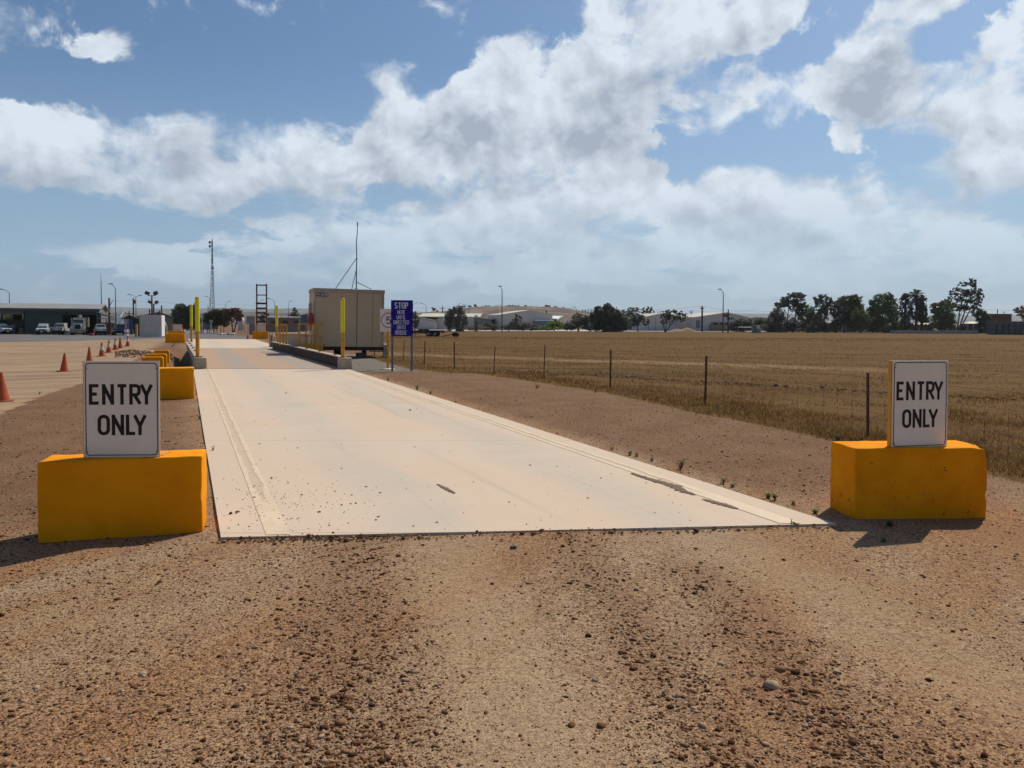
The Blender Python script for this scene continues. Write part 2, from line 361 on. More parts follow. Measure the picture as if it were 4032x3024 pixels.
# ---------------------------------------------------------------- stroke lettering
def arc(cx, cz, rx, rz, a0, a1, n=14):
    return [(cx + rx * math.cos(R(a0 + (a1 - a0) * i / n)), cz + rz * math.sin(R(a0 + (a1 - a0) * i / n))) for i in range(n + 1)]
def bowl(x0, x1, z0, z1, r=.2):                       # a D-shaped right side from top to bottom
    return [(x0, z1)] + arc(x1 - r, z1 - r, r, r, 90, 0, 6) + arc(x1 - r, z0 + r, r, r, 0, -90, 6) + [(x0, z0)]
def ring(x0, x1, z0, z1, r=.22):
    return arc(x1 - r, z1 - r, r, r, 90, 0, 6) + arc(x1 - r, z0 + r, r, r, 0, -90, 6) + arc(x0 + r, z0 + r, r, r, -90, -180, 6) + arc(x0 + r, z1 - r, r, r, 180, 90, 6)
GL = {
 'E': (.46, [([(.46, 1), (0, 1), (0, 0), (.46, 0)], 0), ([(0, .52), (.36, .52)], 0)]),
 'N': (.5, [([(0, 0), (0, 1)], 0), ([(.5, 0), (.5, 1)], 0), ([(0, 1), (.5, 0)], 0)]),
 'T': (.52, [([(0, 1), (.52, 1)], 0), ([(.26, 1), (.26, 0)], 0)]),
 'R': (.48, [([(0, 0), (0, 1)], 0), (bowl(0, .48, .47, 1, .2), 0), ([(.2, .47), (.5, 0)], 0)]),
 'Y': (.54, [([(0, 1), (.27, .44)], 0), ([(.54, 1), (.27, .44), (.27, 0)], 0)]),
 'O': (.5, [(ring(0, .5, 0, 1, .24), 1)]),
 'L': (.42, [([(0, 1), (0, 0), (.42, 0)], 0)]),
 'S': (.48, [(arc(.24, .76, .24, .24, 20, 180, 10) + arc(.24, .72, .24, .2, 180, 240, 4) + arc(.24, .28, .24, .2, 60, 0, 4) + arc(.24, .24, .24, .24, 0, -160, 10), 0)]),
 'P': (.46, [([(0, 0), (0, 1)], 0), (bowl(0, .46, .44, 1, .2), 0)]),
 'H': (.48, [([(0, 0), (0, 1)], 0), ([(.48, 0), (.48, 1)], 0), ([(0, .5), (.48, .5)], 0)]),
 'U': (.48, [([(0, 1), (0, .24)] + arc(.24, .24, .24, .24, 180, 360, 10) + [(.48, .24), (.48, 1)], 0)]),
 'I': (.06, [([(.03, 0), (.03, 1)], 0)]),
 'D': (.48, [([(0, 0), (0, 1)], 0), (bowl(0, .48, 0, 1, .24), 0)]),
 'C': (.46, [(arc(.23, .77, .23, .23, 0, 180, 8) + arc(.23, .23, .23, .23, 180, 360, 8), 0)]),
 'B': (.46, [([(0, 0), (0, 1)], 0), (bowl(0, .44, .52, 1, .18), 0), (bowl(0, .46, 0, .52, .2), 0)]),
 'G': (.48, [(arc(.24, .76, .24, .24, 0, 180, 8) + arc(.24, .24, .24, .24, 180, 360, 8) + [(.48, .46), (.26, .46)], 0)]),
 'W': (.74, [([(0, 1), (.19, 0), (.37, .8), (.55, 0), (.74, 1)], 0)]),
 '-': (.3, [([(0, .46), (.3, .46)], 0)]),
 '0': (.46, [(ring(0, .46, 0, 1, .22), 1)]),
 '4': (.5, [([(.36, 0), (.36, 1), (0, .3), (.5, .3)], 0)]),
 '7': (.46, [([(0, 1), (.46, 1), (.16, 0)], 0)]),
 '9': (.46, [(ring(0, .46, .42, 1, .22), 1), ([(.46, .6)] + arc(.23, .22, .23, .22, 0, -150, 8), 0)]),
 '5': (.5, [([(.44, 1), (.08, 1), (.03, .53)] + arc(.24, .32, .26, .3, 120, -150, 14), 0)]),
}
def stroke(mb, pts, wd, y0, y1, closed=False, m=0):
    pts = [Vector((p[0], p[1])) for p in pts]; q = [pts[0]]
    for p in pts[1:]:
        if (p - q[-1]).length > 1e-5: q.append(p)
    if closed and (q[0] - q[-1]).length < 1e-5: q.pop()
    n = len(q); L = []; Rr = []
    for i, p in enumerate(q):
        a = q[(i - 1) % n] if (closed or i) else None; b = q[(i + 1) % n] if (closed or i < n - 1) else None
        d1 = (p - a).normalized() if a else None; d2 = (b - p).normalized() if b else None
        d1 = d1 or d2; d2 = d2 or d1
        n1, n2 = Vector((-d1.y, d1.x)), Vector((-d2.y, d2.x)); mm = (n1 + n2)
        if mm.length < .2: mm = n1
        mm.normalize(); k = min(1 / max(mm.dot(n1), .3), 2.2)
        L.append(p + mm * wd / 2 * k); Rr.append(p - mm * wd / 2 * k)
    v = []
    for y in (y0, y1):
        for a, b in zip(L, Rr): v += [(a.x, y, a.y), (b.x, y, b.y)]
    f = []; o = 2 * n
    for i in range(n if closed else n - 1):
        j = (i + 1) % n
        f += [(2 * i, 2 * i + 1, 2 * j + 1, 2 * j), (o + 2 * i, o + 2 * j, o + 2 * j + 1, o + 2 * i + 1), (2 * i, 2 * j, o + 2 * j, o + 2 * i), (2 * i + 1, o + 2 * i + 1, o + 2 * j + 1, 2 * j + 1)]
    if not closed: f += [(0, o, o + 1, 1), (2 * n - 2, 2 * n - 1, o + 2 * n - 1, o + 2 * n - 2)]
    mb.add(v, f, m)
def text(mb, word, x0, x1, z0, z1, wd, y0, y1, gap=.2):   # letters fill x0..x1, z0..z1 measured to the outer edge of the strokes
    kern = {'LY': -1.5, 'RY': -.75, 'TR': -.2}; ks = [kern.get(word[i:i + 2], 0) * wd for i in range(len(word))]; n = len(word); gp_ = gap * wd; hz = z1 - z0 - wd; sx = (x1 - x0 - n * wd - (n - 1) * gp_ - sum(ks)) / sum(GL[c][0] for c in word)
    x = x0 + wd / 2; k = 0
    for ci, c in enumerate(word):
        W, ss = GL[c]
        for i, (pts, cl) in enumerate(ss):
            q = [Vector((x + p[0] * sx, z0 + wd / 2 + p[1] * hz)) for p in pts]
            if not cl:
                for e, o_ in ((0, 1), (-1, -2)):
                    d = (q[e] - q[o_]).normalized()
                    if abs(d.x) < .05 or (abs(d.y) < .05 and W > .4 and len(pts) < 5 and False): q[e] = q[e] + d * wd / 2
                    elif abs(d.x) < .75 and len(pts) < 4: q[e] = q[e] + d * wd * .35
            stroke(mb, q, wd, y0 + k * .0001, y1, bool(cl)); k += 1
        x += W * sx + wd + gp_ + ks[ci]
# ---------------------------------------------------------------- the ground: one sheet to the horizon
def graded(lo, hi, marks):                            # spacing grows away from the near zone
    out = [lo]; x = lo
    while x < hi:
        st = marks[-1][1]
        for lim, s_ in marks:
            if abs(x) < lim: st = s_; break
        x += st; out.append(min(x, hi))
    return out
def mirrored(hi, marks):
    r = graded(0, hi, marks); return sorted(set([-a for a in r] + r))
GXS = mirrored(4800, [(4, .14), (8, .2), (18, .3), (40, 1), (120, 4), (400, 20), (9999, 400)])
GYS = sorted(set([-1000, -800, -200, -60, -20, -6, -2, 0, 1.2] + graded(2.0, 5200, [(8, .1), (14, .16), (26, .3), (46, .5), (80, 1), (160, 3), (500, 25), (9999, 400)])))
# region masks: field grass, pale yard dirt, grey gravel, loose stone amount
FE = [(9.5, 4.0), (5.25, 7.9), (4.45, 10.7), (3.2, 14.2), (2.1, 17.7), (.3, 21.2), (-1.4, 24.2), (-3.6, 27.2), (-5.0, 31), (-9.5, 44), (-17, 64), (-22, 76)]
YE = [(p.x, p.y) for p in (G(-420, 1800), G(0, 1632), G(160, 1560), G(330, 1508), G(470, 1448), G(560, 1398), G(620, 1362), G(655, 1346))] + [(-27, 62), (-30, 75)]
def side(poly, x, y):                                 # signed sideways distance from a line running away from the camera
    if y <= poly[0][1]: a, b = poly[0], poly[1]
    elif y >= poly[-1][1]: a, b = poly[-2], poly[-1]
    else:
        for a, b in zip(poly, poly[1:]):
            if a[1] <= y <= b[1]: break
    t = (y - a[1]) / (b[1] - a[1] + 1e-9); xx = a[0] + (b[0] - a[0]) * t
    sl = (b[0] - a[0]) / (b[1] - a[1] + 1e-9); return (x - xx) / math.sqrt(1 + sl * sl)
PALET = [([(980, 1165), (1000, 1300), (1080, 1450), (1180, 1659)], .42), ([(1520, 1150), (1720, 1260), (1980, 1400), (2350, 1600)], .46)]
BROWNT = [([(1230, 1165), (1290, 1260), (1390, 1400), (1560, 1659)], .22), ([(1500, 1235), (1600, 1340), (1720, 1480), (1880, 1659)], .27), ([(760, 1170), (760, 1300), (740, 1450), (720, 1659)], .34)]
TR = [[([(PD(x * 1.8228, y * 1.8228, 1.64 * F / (y * 1.8228 - 1277 + 0)).x, 1.64 * F / (y * 1.8228 - 1277)) for x, y in pts], wd) for pts, wd in S_] for S_ in (PALET, BROWNT)]
def segd(px, py, a, b):
    dx, dy = b[0] - a[0], b[1] - a[1]; t_ = min(max(((px - a[0]) * dx + (py - a[1]) * dy) / (dx * dx + dy * dy), -.15 if 0 else 0), 1); return math.hypot(px - a[0] - dx * t_, py - a[1] - dy * t_)
def tracks(x, y):
    if not (0 < y < 8 and abs(x) < 9): return (0, 0, 0, 1)
    r = [max(math.exp(-(min(segd(x, y, p, q) for p, q in zip(pts, pts[1:])) / wd) ** 2) for pts, wd in S_) for S_ in TR]
    return (r[0], r[1], 0, 1)
gv = []; m1 = []; m2 = []
for y in GYS:
    for x in GXS:
        gv.append((x, y, H(x, y) if -2 < y < 80 and abs(x) < 60 else 0))
        g = sstep(-.25, .35, side(FE, x, y)) if y < 78 else 1.0
        yd = 1 - sstep(-.22, .22, side(YE, x, y)) if y < 78 else 0.0
        if y < 4.5: yd *= sstep(1, 4.5, y)
        if y >= 78:
            g = sstep(-24, -21, x + (y - 78) * .2)
            yd = 0
        s_, b_ = sb(x, y)
        gr = sstep(18.5, 19.5, s_) * (1 - sstep(33, 36, s_)) * sstep(4.4, 4.8, b_) * (1 - sstep(0, .8, side(FE, x, y) + .4))
        vg = max(sstep(.05, -.5, b_), sstep(4.7, 5.2, b_)) * sstep(-.6, 1.6, s_ + .2 * b_) if s_ < 60 else 0
        if y > 74: vg = 1
        m1.append((g, yd, gr, vg)); m2.append(tracks(x, y))
nx = len(GXS)
gf = [(j * nx + i, j * nx + i + 1, (j + 1) * nx + i + 1, (j + 1) * nx + i) for j in range(len(GYS) - 1) for i in range(nx - 1)]
def ground_mat():
    m = bpy.data.materials.new('ground_soil'); m.use_nodes = True; t = NT(m.node_tree)
    p = t.node('ShaderNodeBsdfPrincipled'); o = t.node('ShaderNodeOutputMaterial'); t.l.new(p.outputs[0], o.inputs[0])
    p.inputs['Roughness'].default_value = .95; p.inputs['Specular IOR Level'].default_value = .1
    v = t.node('ShaderNodeTexCoord').outputs['Object']
    a = t.node('ShaderNodeAttribute', attribute_name='region'); rr = t.node('ShaderNodeSeparateColor'); t.l.new(a.outputs['Color'], rr.inputs[0])
    edge = t.math('SUBTRACT', t.noise(v, 2.2, 5, .65), .5)
    gm = t.ramp(t.math('MULTIPLY_ADD', edge, .9, rr.outputs[0]), .35, .65)
    ym = t.ramp(t.math('MULTIPLY_ADD', edge, .5, rr.outputs[1]), .38, .6)
    km = t.ramp(t.math('MULTIPLY_ADD', edge, .8, rr.outputs[2]), .4, .6)
    # brown gravelly soil: soft patches, long wheel-swept streaks, grains; dark flecks paint stones and their shaded sides
    vp = t.mapping(v, rot=(0, 0, R(24)))             # streaks follow the traffic towards the lower right
    streak = t.noise(t.mapping(vp, sc=(1.3, .16, 1)), 1.0, 4, .55, .6)
    patch = t.noise(v, .55, 4, .55)
    soil = t.mix(t.ramp(patch, .33, .66), (.37, .190, .084, 1), (.405, .240, .116, 1))
    soil = t.mix(t.ramp(streak, .40, .66), soil, (.45, .32, .195, 1))
    soil = t.mix(t.ramp(t.noise(v, 3.2, 5, .6), .45, .75, 0, .55), soil, (.28, .145, .088, 1))
    soil = t.mix(t.math('MULTIPLY', a.outputs['Alpha'], .9), soil, t.mix(t.ramp(t.noise(v, 1.1, 5, .6), .35, .65), (.165, .084, .040, 1), (.225, .126, .066, 1)))
    a2 = t.node('ShaderNodeAttribute', attribute_name='tracks'); r2 = t.node('ShaderNodeSeparateColor'); t.l.new(a2.outputs['Color'], r2.inputs[0]); trk = t.math('MULTIPLY_ADD', edge, .9, r2.outputs[0]); brn = t.math('MULTIPLY_ADD', edge, .9, r2.outputs[1])
    soil = t.mix(t.ramp(trk, .15, 1.0, 0, .6), soil, (.40, .28, .17, 1)); soil = t.mix(t.ramp(brn, .15, 1.0, 0, .55), soil, (.27, .155, .085, 1)); calm = t.ramp(trk, .3, .9, 1, .6)
    g0 = t.noise(v, 17, 5, .75); soil = t.mix(t.ramp(g0, .54, .66, 0, .55), soil, (.13, .07, .048, 1)); soil = t.mix(t.ramp(g0, .40, .32, 0, .35), soil, (.48, .35, .25, 1))
    g1 = t.noise(v, 42, 4, .75); g2 = t.noise(v, 105, 2, .7); g3 = t.noise(v, 11, 5, .7)
    g4 = t.voro(v, 60); soil = t.mix(t.math('MULTIPLY', t.ramp(g1, .50, .60, 0, .80), calm), soil, (.12, .062, .038, 1))
    soil = t.mix(t.ramp(g1, .41, .35, 0, .5), soil, (.56, .43, .31, 1))
    soil = t.mix(t.math('MULTIPLY', t.ramp(g2, .50, .60, 0, .85), calm), soil, (.10, .052, .034, 1)); soil = t.mix(t.ramp(g2, .42, .34, 0, .5), soil, (.52, .37, .23, 1))
    soil = t.mix(t.ramp(g3, .52, .70, 0, .35), soil, (.20, .11, .075, 1))
    # pale yard dirt with curved tyre tracks
    tr = t.noise(t.mapping(v, rot=(0, 0, R(-102)), sc=(.10, 1.0, 1)), 1.3, 5, .62, 1.6)
    yard = t.mix(t.ramp(tr, .36, .64), (.39, .27, .165, 1), (.24, .17, .115, 1))
    yard = t.mix(t.ramp(t.noise(v, 30, 4, .7), .57, .68, 0, .45), yard, (.19, .115, .07, 1))
    yard = t.mix(t.ramp(t.noise(v, 2.0, 5, .6), .55, .72, 0, .5), yard, (.25, .17, .105, 1))
    # dry paddock: mown rows, straw, bare patches
    row = t.noise(t.mapping(v, rot=(0, 0, R(4)), sc=(.035, .38, 1)), 1.2, 5, .6, .4)
    fld = t.mix(t.ramp(row, .38, .62), (.105, .052, .010, 1), (.145, .076, .018, 1))
    fld = t.mix(t.ramp(t.noise(t.mapping(v, sc=(.12, .5, 1)), 1.1, 5, .6), .50, .70), fld, (.075, .041, .014, 1))
    fld = t.mix(t.ramp(t.noise(v, 9, 5, .7), .52, .66, 0, .6), fld, (.19, .115, .045, 1))
    fld = t.mix(t.ramp(t.noise(v, 24, 4, .75), .53, .62, 0, .75), fld, (.05, .028, .011, 1))
    fld = t.mix(t.ramp(t.noise(t.mapping(v, loc=(3, 7, 0), sc=(.1, .22, 1)), 1.0, 3, .5), .62, .72, 0, .6), fld, (.07, .062, .026, 1))
    # bare vehicle track across the paddock
    X_, Y_, Z_ = t.xyz(v)
    ln = t.math('ADD', t.math('MULTIPLY_ADD', X_, .62, Y_), t.math('MULTIPLY', edge, 2.4))
    tk = t.math('MINIMUM', t.ramp(ln, 34.6, 35.6), t.ramp(ln, 38.8, 37.4)); tk = t.math('MULTIPLY', tk, t.ramp(t.noise(v, 1.3, 4, .6), .30, .6, .35, 1.))
    tk = t.math('MULTIPLY', tk, t.ramp(X_, 19, 9))
    fld = t.mix(t.math('MULTIPLY', tk, .5), fld, (.34, .225, .13, 1))
    gry = t.mix(t.ramp(t.noise(v, 26, 4, .75), .42, .6), (.23, .20, .17, 1), (.11, .095, .08, 1))
    c = t.mix(ym, soil, yard); c = t.mix(gm, c, fld); c = t.mix(km, c, gry)
    t.put(p.inputs['Base Color'], c)
    b = t.node('ShaderNodeBump'); b.inputs['Strength'].default_value = .9; b.inputs['Distance'].default_value = .02
    hh = t.math('ADD', t.math('MULTIPLY', g1, .5), t.math('ADD', t.math('MULTIPLY', g2, .22), t.math('MULTIPLY', g3, .9)))
    t.put(b.inputs['Height'], hh); t.l.new(b.outputs[0], p.inputs['Normal'])
    return m
gme = bpy.data.meshes.new('ground'); gme.from_pydata(gv, [], gf); gme.materials.append(ground_mat())
ca = gme.color_attributes.new('region', 'FLOAT_COLOR', 'POINT'); ca.data.foreach_set('color', np.array(m1, dtype=np.float32).ravel())
cb = gme.color_attributes.new('tracks', 'FLOAT_COLOR', 'POINT'); cb.data.foreach_set('color', np.array(m2, dtype=np.float32).ravel())
gme.polygons.foreach_set('use_smooth', [True] * len(gf)); gme.update()
ground = bpy.data.objects.new('ground', gme); col.objects.link(ground); tag(ground, kind='structure')

# asphalt yard and the road beyond it
ASPH = mat('asphalt', (.105, .10, .10, 1), (.15, .14, .135, 1), .35, .9, .1, 30, lo=.3, hi=.7)
ASPB = mat('pale_blue_asphalt', (.19, .20, .21, 1), (.15, .155, .165, 1), .2, .9)
def sheet(name, pts, z, m, th=0):
    mb = MB(); n = len(pts)
    mb.add([(p[0], p[1], z) for p in pts], [tuple(range(n))]); o = mb.build(name, m); tag(o, kind='structure'); return o
def gp(*q): return [(lambda v: (v.x, v.y))(PD(px, py, 1.64 * F / (py - 1275 + (CX - px) * .0038))) for px, py in q]
sheet('asphalt_yard', gp((-900, 1352), (0, 1347), (300, 1342), (560, 1337), (640, 1340), (760, 1343), (930, 1340), (1010, 1331), (900, 1318), (858, 1312), (640, 1312), (0, 1314), (-900, 1316)), .012, ASPH)
sheet('road', gp((640, 1312), (858, 1312), (830, 1303), (806, 1297), (770, 1292), (700, 1292), (640, 1297)), .03, ASPB)
sheet('far_road', gp((1560, 1304), (3080, 1307), (3080, 1300.5), (1560, 1298)), .05, mat('pale_far_road', (.50, .45, .40, 1), (.42, .38, .33, 1), .05, .9))

# ---------------------------------------------------------------- concrete approach, weighbridge deck, far apron
def conc_mat(name, base, dust, grey, strip=True):
    m = bpy.data.materials.new(name); m.use_nodes = True; t = NT(m.node_tree)
    p = t.node('ShaderNodeBsdfPrincipled'); o = t.node('ShaderNodeOutputMaterial'); t.l.new(p.outputs[0], o.inputs[0])
    p.inputs['Roughness'].default_value = .8; p.inputs['Specular IOR Level'].default_value = .2
    v = t.node('ShaderNodeTexCoord').outputs['Object']; X_, Y_, Z_ = t.xyz(v)   # x across, y along the slab
    wob = t.math('MULTIPLY', t.math('SUBTRACT', t.noise(v, .35, 3), .5), 1.1); xw = t.math('ADD', X_, wob)
    w1 = t.math('MINIMUM', t.ramp(xw, .95, 1.35), t.ramp(xw, 2.1, 1.7)); w2 = t.math('MINIMUM', t.ramp(xw, 2.95, 3.35), t.ramp(xw, 4.15, 3.7))
    wheel = t.math('MULTIPLY', t.math('MAXIMUM', w1, w2), t.ramp(t.noise(v, .5, 4), .25, .55, .35, 1))
    acr = t.noise(t.mapping(v, sc=(.45, 3.2, 1)), 1.6, 6, .62, .5)           # broom and dust streaks across the slab
    ac2 = t.noise(t.mapping(v, sc=(.22, 1.1, 1)), 1.3, 4, .55, .8)
    c = t.mix(t.ramp(t.noise(v, .45, 4, .55), .32, .68), base, dust)
    c = t.mix(t.math('MULTIPLY', wheel, .9), c, grey)
    c = t.mix(t.ramp(acr, .52, .72, 0, .5), c, dust); c = t.mix(t.ramp(ac2, .46, .66, 0, .5), c, base)
    c = t.mix(t.ramp(t.noise(t.mapping(v, sc=(.6, 2.5, 1)), 4, 5, .7), .62, .70, 0, .28), c, (.40, .25, .15, 1))
    sl = t.math('MULTIPLY_ADD', X_, .40, Y_); fr = t.math('ABSOLUTE', t.math('SUBTRACT', t.math('FRACT', t.math('MULTIPLY', t.math('ADD', sl, 2.3), 1 / 4.85)), .5))
    jn = t.ramp(fr, .0028, .0012, 0, .5); c = t.mix(jn, c, (.26, .19, .14, 1))
    st_ = t.ramp(t.noise(t.mapping(v, sc=(2.2, .10, 1)), 1.5, 4, .6), .56, .70, 0, .30); c = t.mix(st_, c, (.38, .31, .25, 1))
    c = t.mix(t.ramp(t.noise(v, 6, 6, .7), .60, .74, 0, .35), c, (.44, .31, .20, 1))
    t.put(p.inputs['Base Color'], c)
    b = t.node('ShaderNodeBump'); b.inputs['Strength'].default_value = .12; b.inputs['Distance'].default_value = .01
    t.put(b.inputs['Height'], t.noise(v, 50, 4, .7)); t.l.new(b.outputs[0], p.inputs['Normal']); return m
SLAB = conc_mat('approach_concrete', (.58, .475, .37, 1), (.59, .455, .335, 1), (.51, .44, .355, 1))
DECK = conc_mat('deck_concrete', (.41, .30, .215, 1), (.44, .285, .18, 1), (.335, .295, .26, 1))
SK = .425                                             # joints run askew to the sides
def slab(name, s0, s1, z_off, th, m, b0=0., b1=4.63, k0=SK, k1=SK, label=None, cat=None):
    mb = MB(); n = 24; v = []; f = []; no = 12
    for i in range(n + 1):
        for j in range(no + 1):
            b = b0 + (b1 - b0) * j / no; t_ = i / n
            s = (s0 - k0 * b) * (1 - t_) + (s1 - k1 * b) * t_
            q = P(s, b); v.append((b, s, deckz(q.y) + z_off))
    for i in range(n):
        for j in range(no): a = i * (no + 1) + j; f.append((a, a + 1, a + no + 2, a + no + 1))
    mb.add(v, f); rim = [j for j in range(no + 1)] + [i * (no + 1) + no for i in range(1, n + 1)] + [n * (no + 1) + j for j in range(no - 1, -1, -1)] + [i * (no + 1) for i in range(n - 1, 0, -1)]
    lowv = [(v[i][0], v[i][1], v[i][2] - th) for i in rim]; o0 = len(mb.v); mb.v += lowv
    for k in range(len(rim)):
        k2 = (k + 1) % len(rim); mb.f.append((rim[k2], rim[k], o0 + k, o0 + k2)); mb.mi.append(0)
    o = mb.build(name, m, fix=False); o.location = PA; o.rotation_euler.z = TH; return tag(o, label, cat, kind=None if label else 'structure')
S_A, S_B, S_C = 20.7, 38.1, 56.9
slab('concrete_approach', 0, S_A, .022, .12, SLAB, k0=.317)
wb = slab('weighbridge', S_A + .035, S_B, .030, .34, DECK, label='long low weighbridge deck of dusty pink grey concrete between the kerb beams', cat='weighbridge')
slab('concrete_apron', S_B + .035, S_C, .036, .14, SLAB, k1=SK)
# worn painted edge lines on the approach
def paint_mat():
    m = bpy.data.materials.new('worn_cream_paint'); m.use_nodes = True; t = NT(m.node_tree)
    p = t.node('ShaderNodeBsdfPrincipled'); tr = t.node('ShaderNodeBsdfTransparent'); ms = t.node('ShaderNodeMixShader'); o = t.node('ShaderNodeOutputMaterial')
    p.inputs['Roughness'].default_value = .7
    v = t.node('ShaderNodeTexCoord').outputs['Object']; u = t.node('ShaderNodeTexCoord').outputs['UV']; ux, uy, uz = t.xyz(u)
    t.put(p.inputs['Base Color'], t.mix(t.ramp(t.noise(v, 3, 4), .3, .7), (.72, .59, .42, 1), (.66, .52, .36, 1)))
    e = t.math('ABSOLUTE', t.math('SUBTRACT', ux, .5))                      # worn away along its middle
    e = t.math('ADD', t.math('MULTIPLY', e, 1.9), t.math('MULTIPLY', t.math('SUBTRACT', t.noise(t.mapping(v, sc=(2.5, .9, 1)), 2.2, 6, .65), .5), 1.5))
    e = t.math('ADD', e, t.ramp(uy, .10, .02, 0, .8))
    k = t.ramp(e, .22, .60, .22, .90); t.put(ms.inputs[0], k); t.l.new(tr.outputs[0], ms.inputs[1]); t.l.new(p.outputs[0], ms.inputs[2]); t.l.new(ms.outputs[0], o.inputs[0]); return m
PAINT = paint_mat()
def line(b0, wd, s0, s1):
    v = []; f = []; n = 30; uvs = []
    for i in range(n + 1):
        t_ = i / n
        for j, b in enumerate((b0, b0 + wd)):
            s = (s0 - .317 * b) * (1 - t_) + (s1 - SK * b) * t_; q = P(s, b); v.append((b, s, deckz(q.y) + .0262)); uvs.append((j, t_))
    f = [(2 * i, 2 * i + 1, 2 * i + 3, 2 * i + 2) for i in range(n)]
    me = bpy.data.meshes.new('painted_edge_line'); me.from_pydata(v, [], f); me.materials.append(PAINT); ul = me.uv_layers.new(name='UVMap')
    for lp in me.loops: ul.data[lp.index].uv = uvs[lp.vertex_index]
    o = bpy.data.objects.new('painted_edge_line', me); col.objects.link(o); o.location = PA; o.rotation_euler.z = TH; tag(o, kind='structure')
line(.32, .17, .03, S_A - .05); line(4.20, .17, .03, S_A - .05)
# drifts of dark grit on the slab
GRIT = mat('dark_grit', (.20, .135, .09, 1), (.13, .085, .06, 1), 30, .95, .4, 90)
for k, (pts, wd) in enumerate([([(2485, 1862), (2560, 1886), (2640, 1908), (2700, 1935), (2738, 1948)], .075), ([(2764, 1964), (2820, 1978), (2870, 1992), (2906, 2003)], .05), ([(1722, 1905), (1760, 1925), (1792, 1942)], .035)]):
    cs = []
    for (px, py) in pts:
        d = ray(px, py); z = .05
        for _ in range(3): q = Vector((0, 0, CAMH)) + d * ((z - CAMH) / d.z); z = deckz(q.y) + .0275
        cs.append(q)
    v = []; n = 70
    for side_ in (0, 1):
        for i in range(n + 1):
            t_ = i / n * (len(cs) - 1); a = min(int(t_), len(cs) - 2); c = cs[a].lerp(cs[a + 1], t_ - a)
            wv = wd * math.sin(math.pi * (i + .5) / (n + 1)) ** .5 * (.35 + .9 * abs(mnoise.noise((i * .45, k * 9 + side_ * 5, 0))) * 1.6 + .25 * random.random())
            dr = (cs[-1] - cs[0]).normalized(); nr = Vector((-dr.y, dr.x, 0)); v.append(c + nr * wv * (1 if side_ else -1))
    mb = MB(); mb.add(v, [(i, i + 1, n + 2 + i, n + 1 + i) for i in range(n)]); tag(mb.build('grit_drift', GRIT, fix=False), 'thin drift of dark grit lying on the pale slab', kind='stuff')

# ---------------------------------------------------------------- gravel: loose stones (uncountable)
ico = bmesh.new(); bmesh.ops.create_icosphere(ico, subdivisions=1, radius=1); IV = np.array([v.co[:] for v in ico.verts]); IF = np.array([[v.index for v in f.verts] for f in ico.faces]); ico.free()
def stonemat(name, cols):
    m = bpy.data.materials.new(name); m.use_nodes = True; t = NT(m.node_tree); p = t.node('ShaderNodeBsdfPrincipled'); o = t.node('ShaderNodeOutputMaterial'); t.l.new(p.outputs[0], o.inputs[0])
    p.inputs['Roughness'].default_value = .95; p.inputs['Specular IOR Level'].default_value = .1
    g = t.node('ShaderNodeNewGeometry').outputs['Random Per Island']; r = t.node('ShaderNodeValToRGB'); t.put(r.inputs[0], g); r.color_ramp.interpolation = 'CONSTANT'
    while len(r.color_ramp.elements) < len(cols): r.color_ramp.elements.new(.5)
    for e, (pos, c) in zip(r.color_ramp.elements, cols): e.position = pos; e.color = c
    t.put(p.inputs['Base Color'], r.outputs[0]); return m
GM = stonemat('gravel_stones', [(0, (.075, .032, .014, 1)), (.34, (.15, .068, .032, 1)), (.60, (.24, .125, .06, 1)), (.80, (.34, .21, .13, 1)), (.95, (.38, .27, .17, 1))])
def stones(name, pos, size, m, flat=.6, label=None, kind='stuff'):
    n = len(pos); V_ = np.repeat(IV[None], n, 0); V_ = V_ * (1 + .8 * (rng.random((n, 12, 1)) - .5)) * np.stack([1 + .5 * rng.random(n), .8 + .4 * rng.random(n), flat * (.7 + .6 * rng.random(n))], 1)[:, None, :]
    a = rng.random(n) * 6.283; c, s_ = np.cos(a)[:, None], np.sin(a)[:, None]; x = V_[..., 0] * c - V_[..., 1] * s_; y = V_[..., 0] * s_ + V_[..., 1] * c
    V_ = np.stack([x, y, V_[..., 2]], 2) * np.array(size)[:, None, None] + np.array(pos)[:, None, :]
    V_ = V_.reshape(-1, 3).astype(np.float32); Fc = (IF[None] + (np.arange(n) * 12)[:, None, None]).reshape(-1, 3).astype(np.int32)
    me = bpy.data.meshes.new(name); me.vertices.add(len(V_)); me.vertices.foreach_set('co', V_.ravel()); me.loops.add(Fc.size); me.loops.foreach_set('vertex_index', Fc.ravel())
    me.polygons.add(len(Fc)); me.polygons.foreach_set('loop_start', np.arange(0, Fc.size, 3, dtype=np.int32)); me.polygons.foreach_set('loop_total', np.full(len(Fc), 3, dtype=np.int32)); me.materials.append(m); me.update(); me.validate()
    o = bpy.data.objects.new(name, me); col.objects.link(o); return tag(o, label, kind=kind)
def onslab(x, y):
    s, b = sb(x, y); return -.02 < b < 4.65 and s > -.317 * b - .02
pos = []; siz = []
def addstone(px, py, r):
    p = G(px, py)
    if onslab(p.x, p.y) or side(FE, p.x, p.y) > .6 or side(YE, p.x, p.y) < 0: return
    pos.append((p.x, p.y, p.z + r * .15)); siz.append(r)
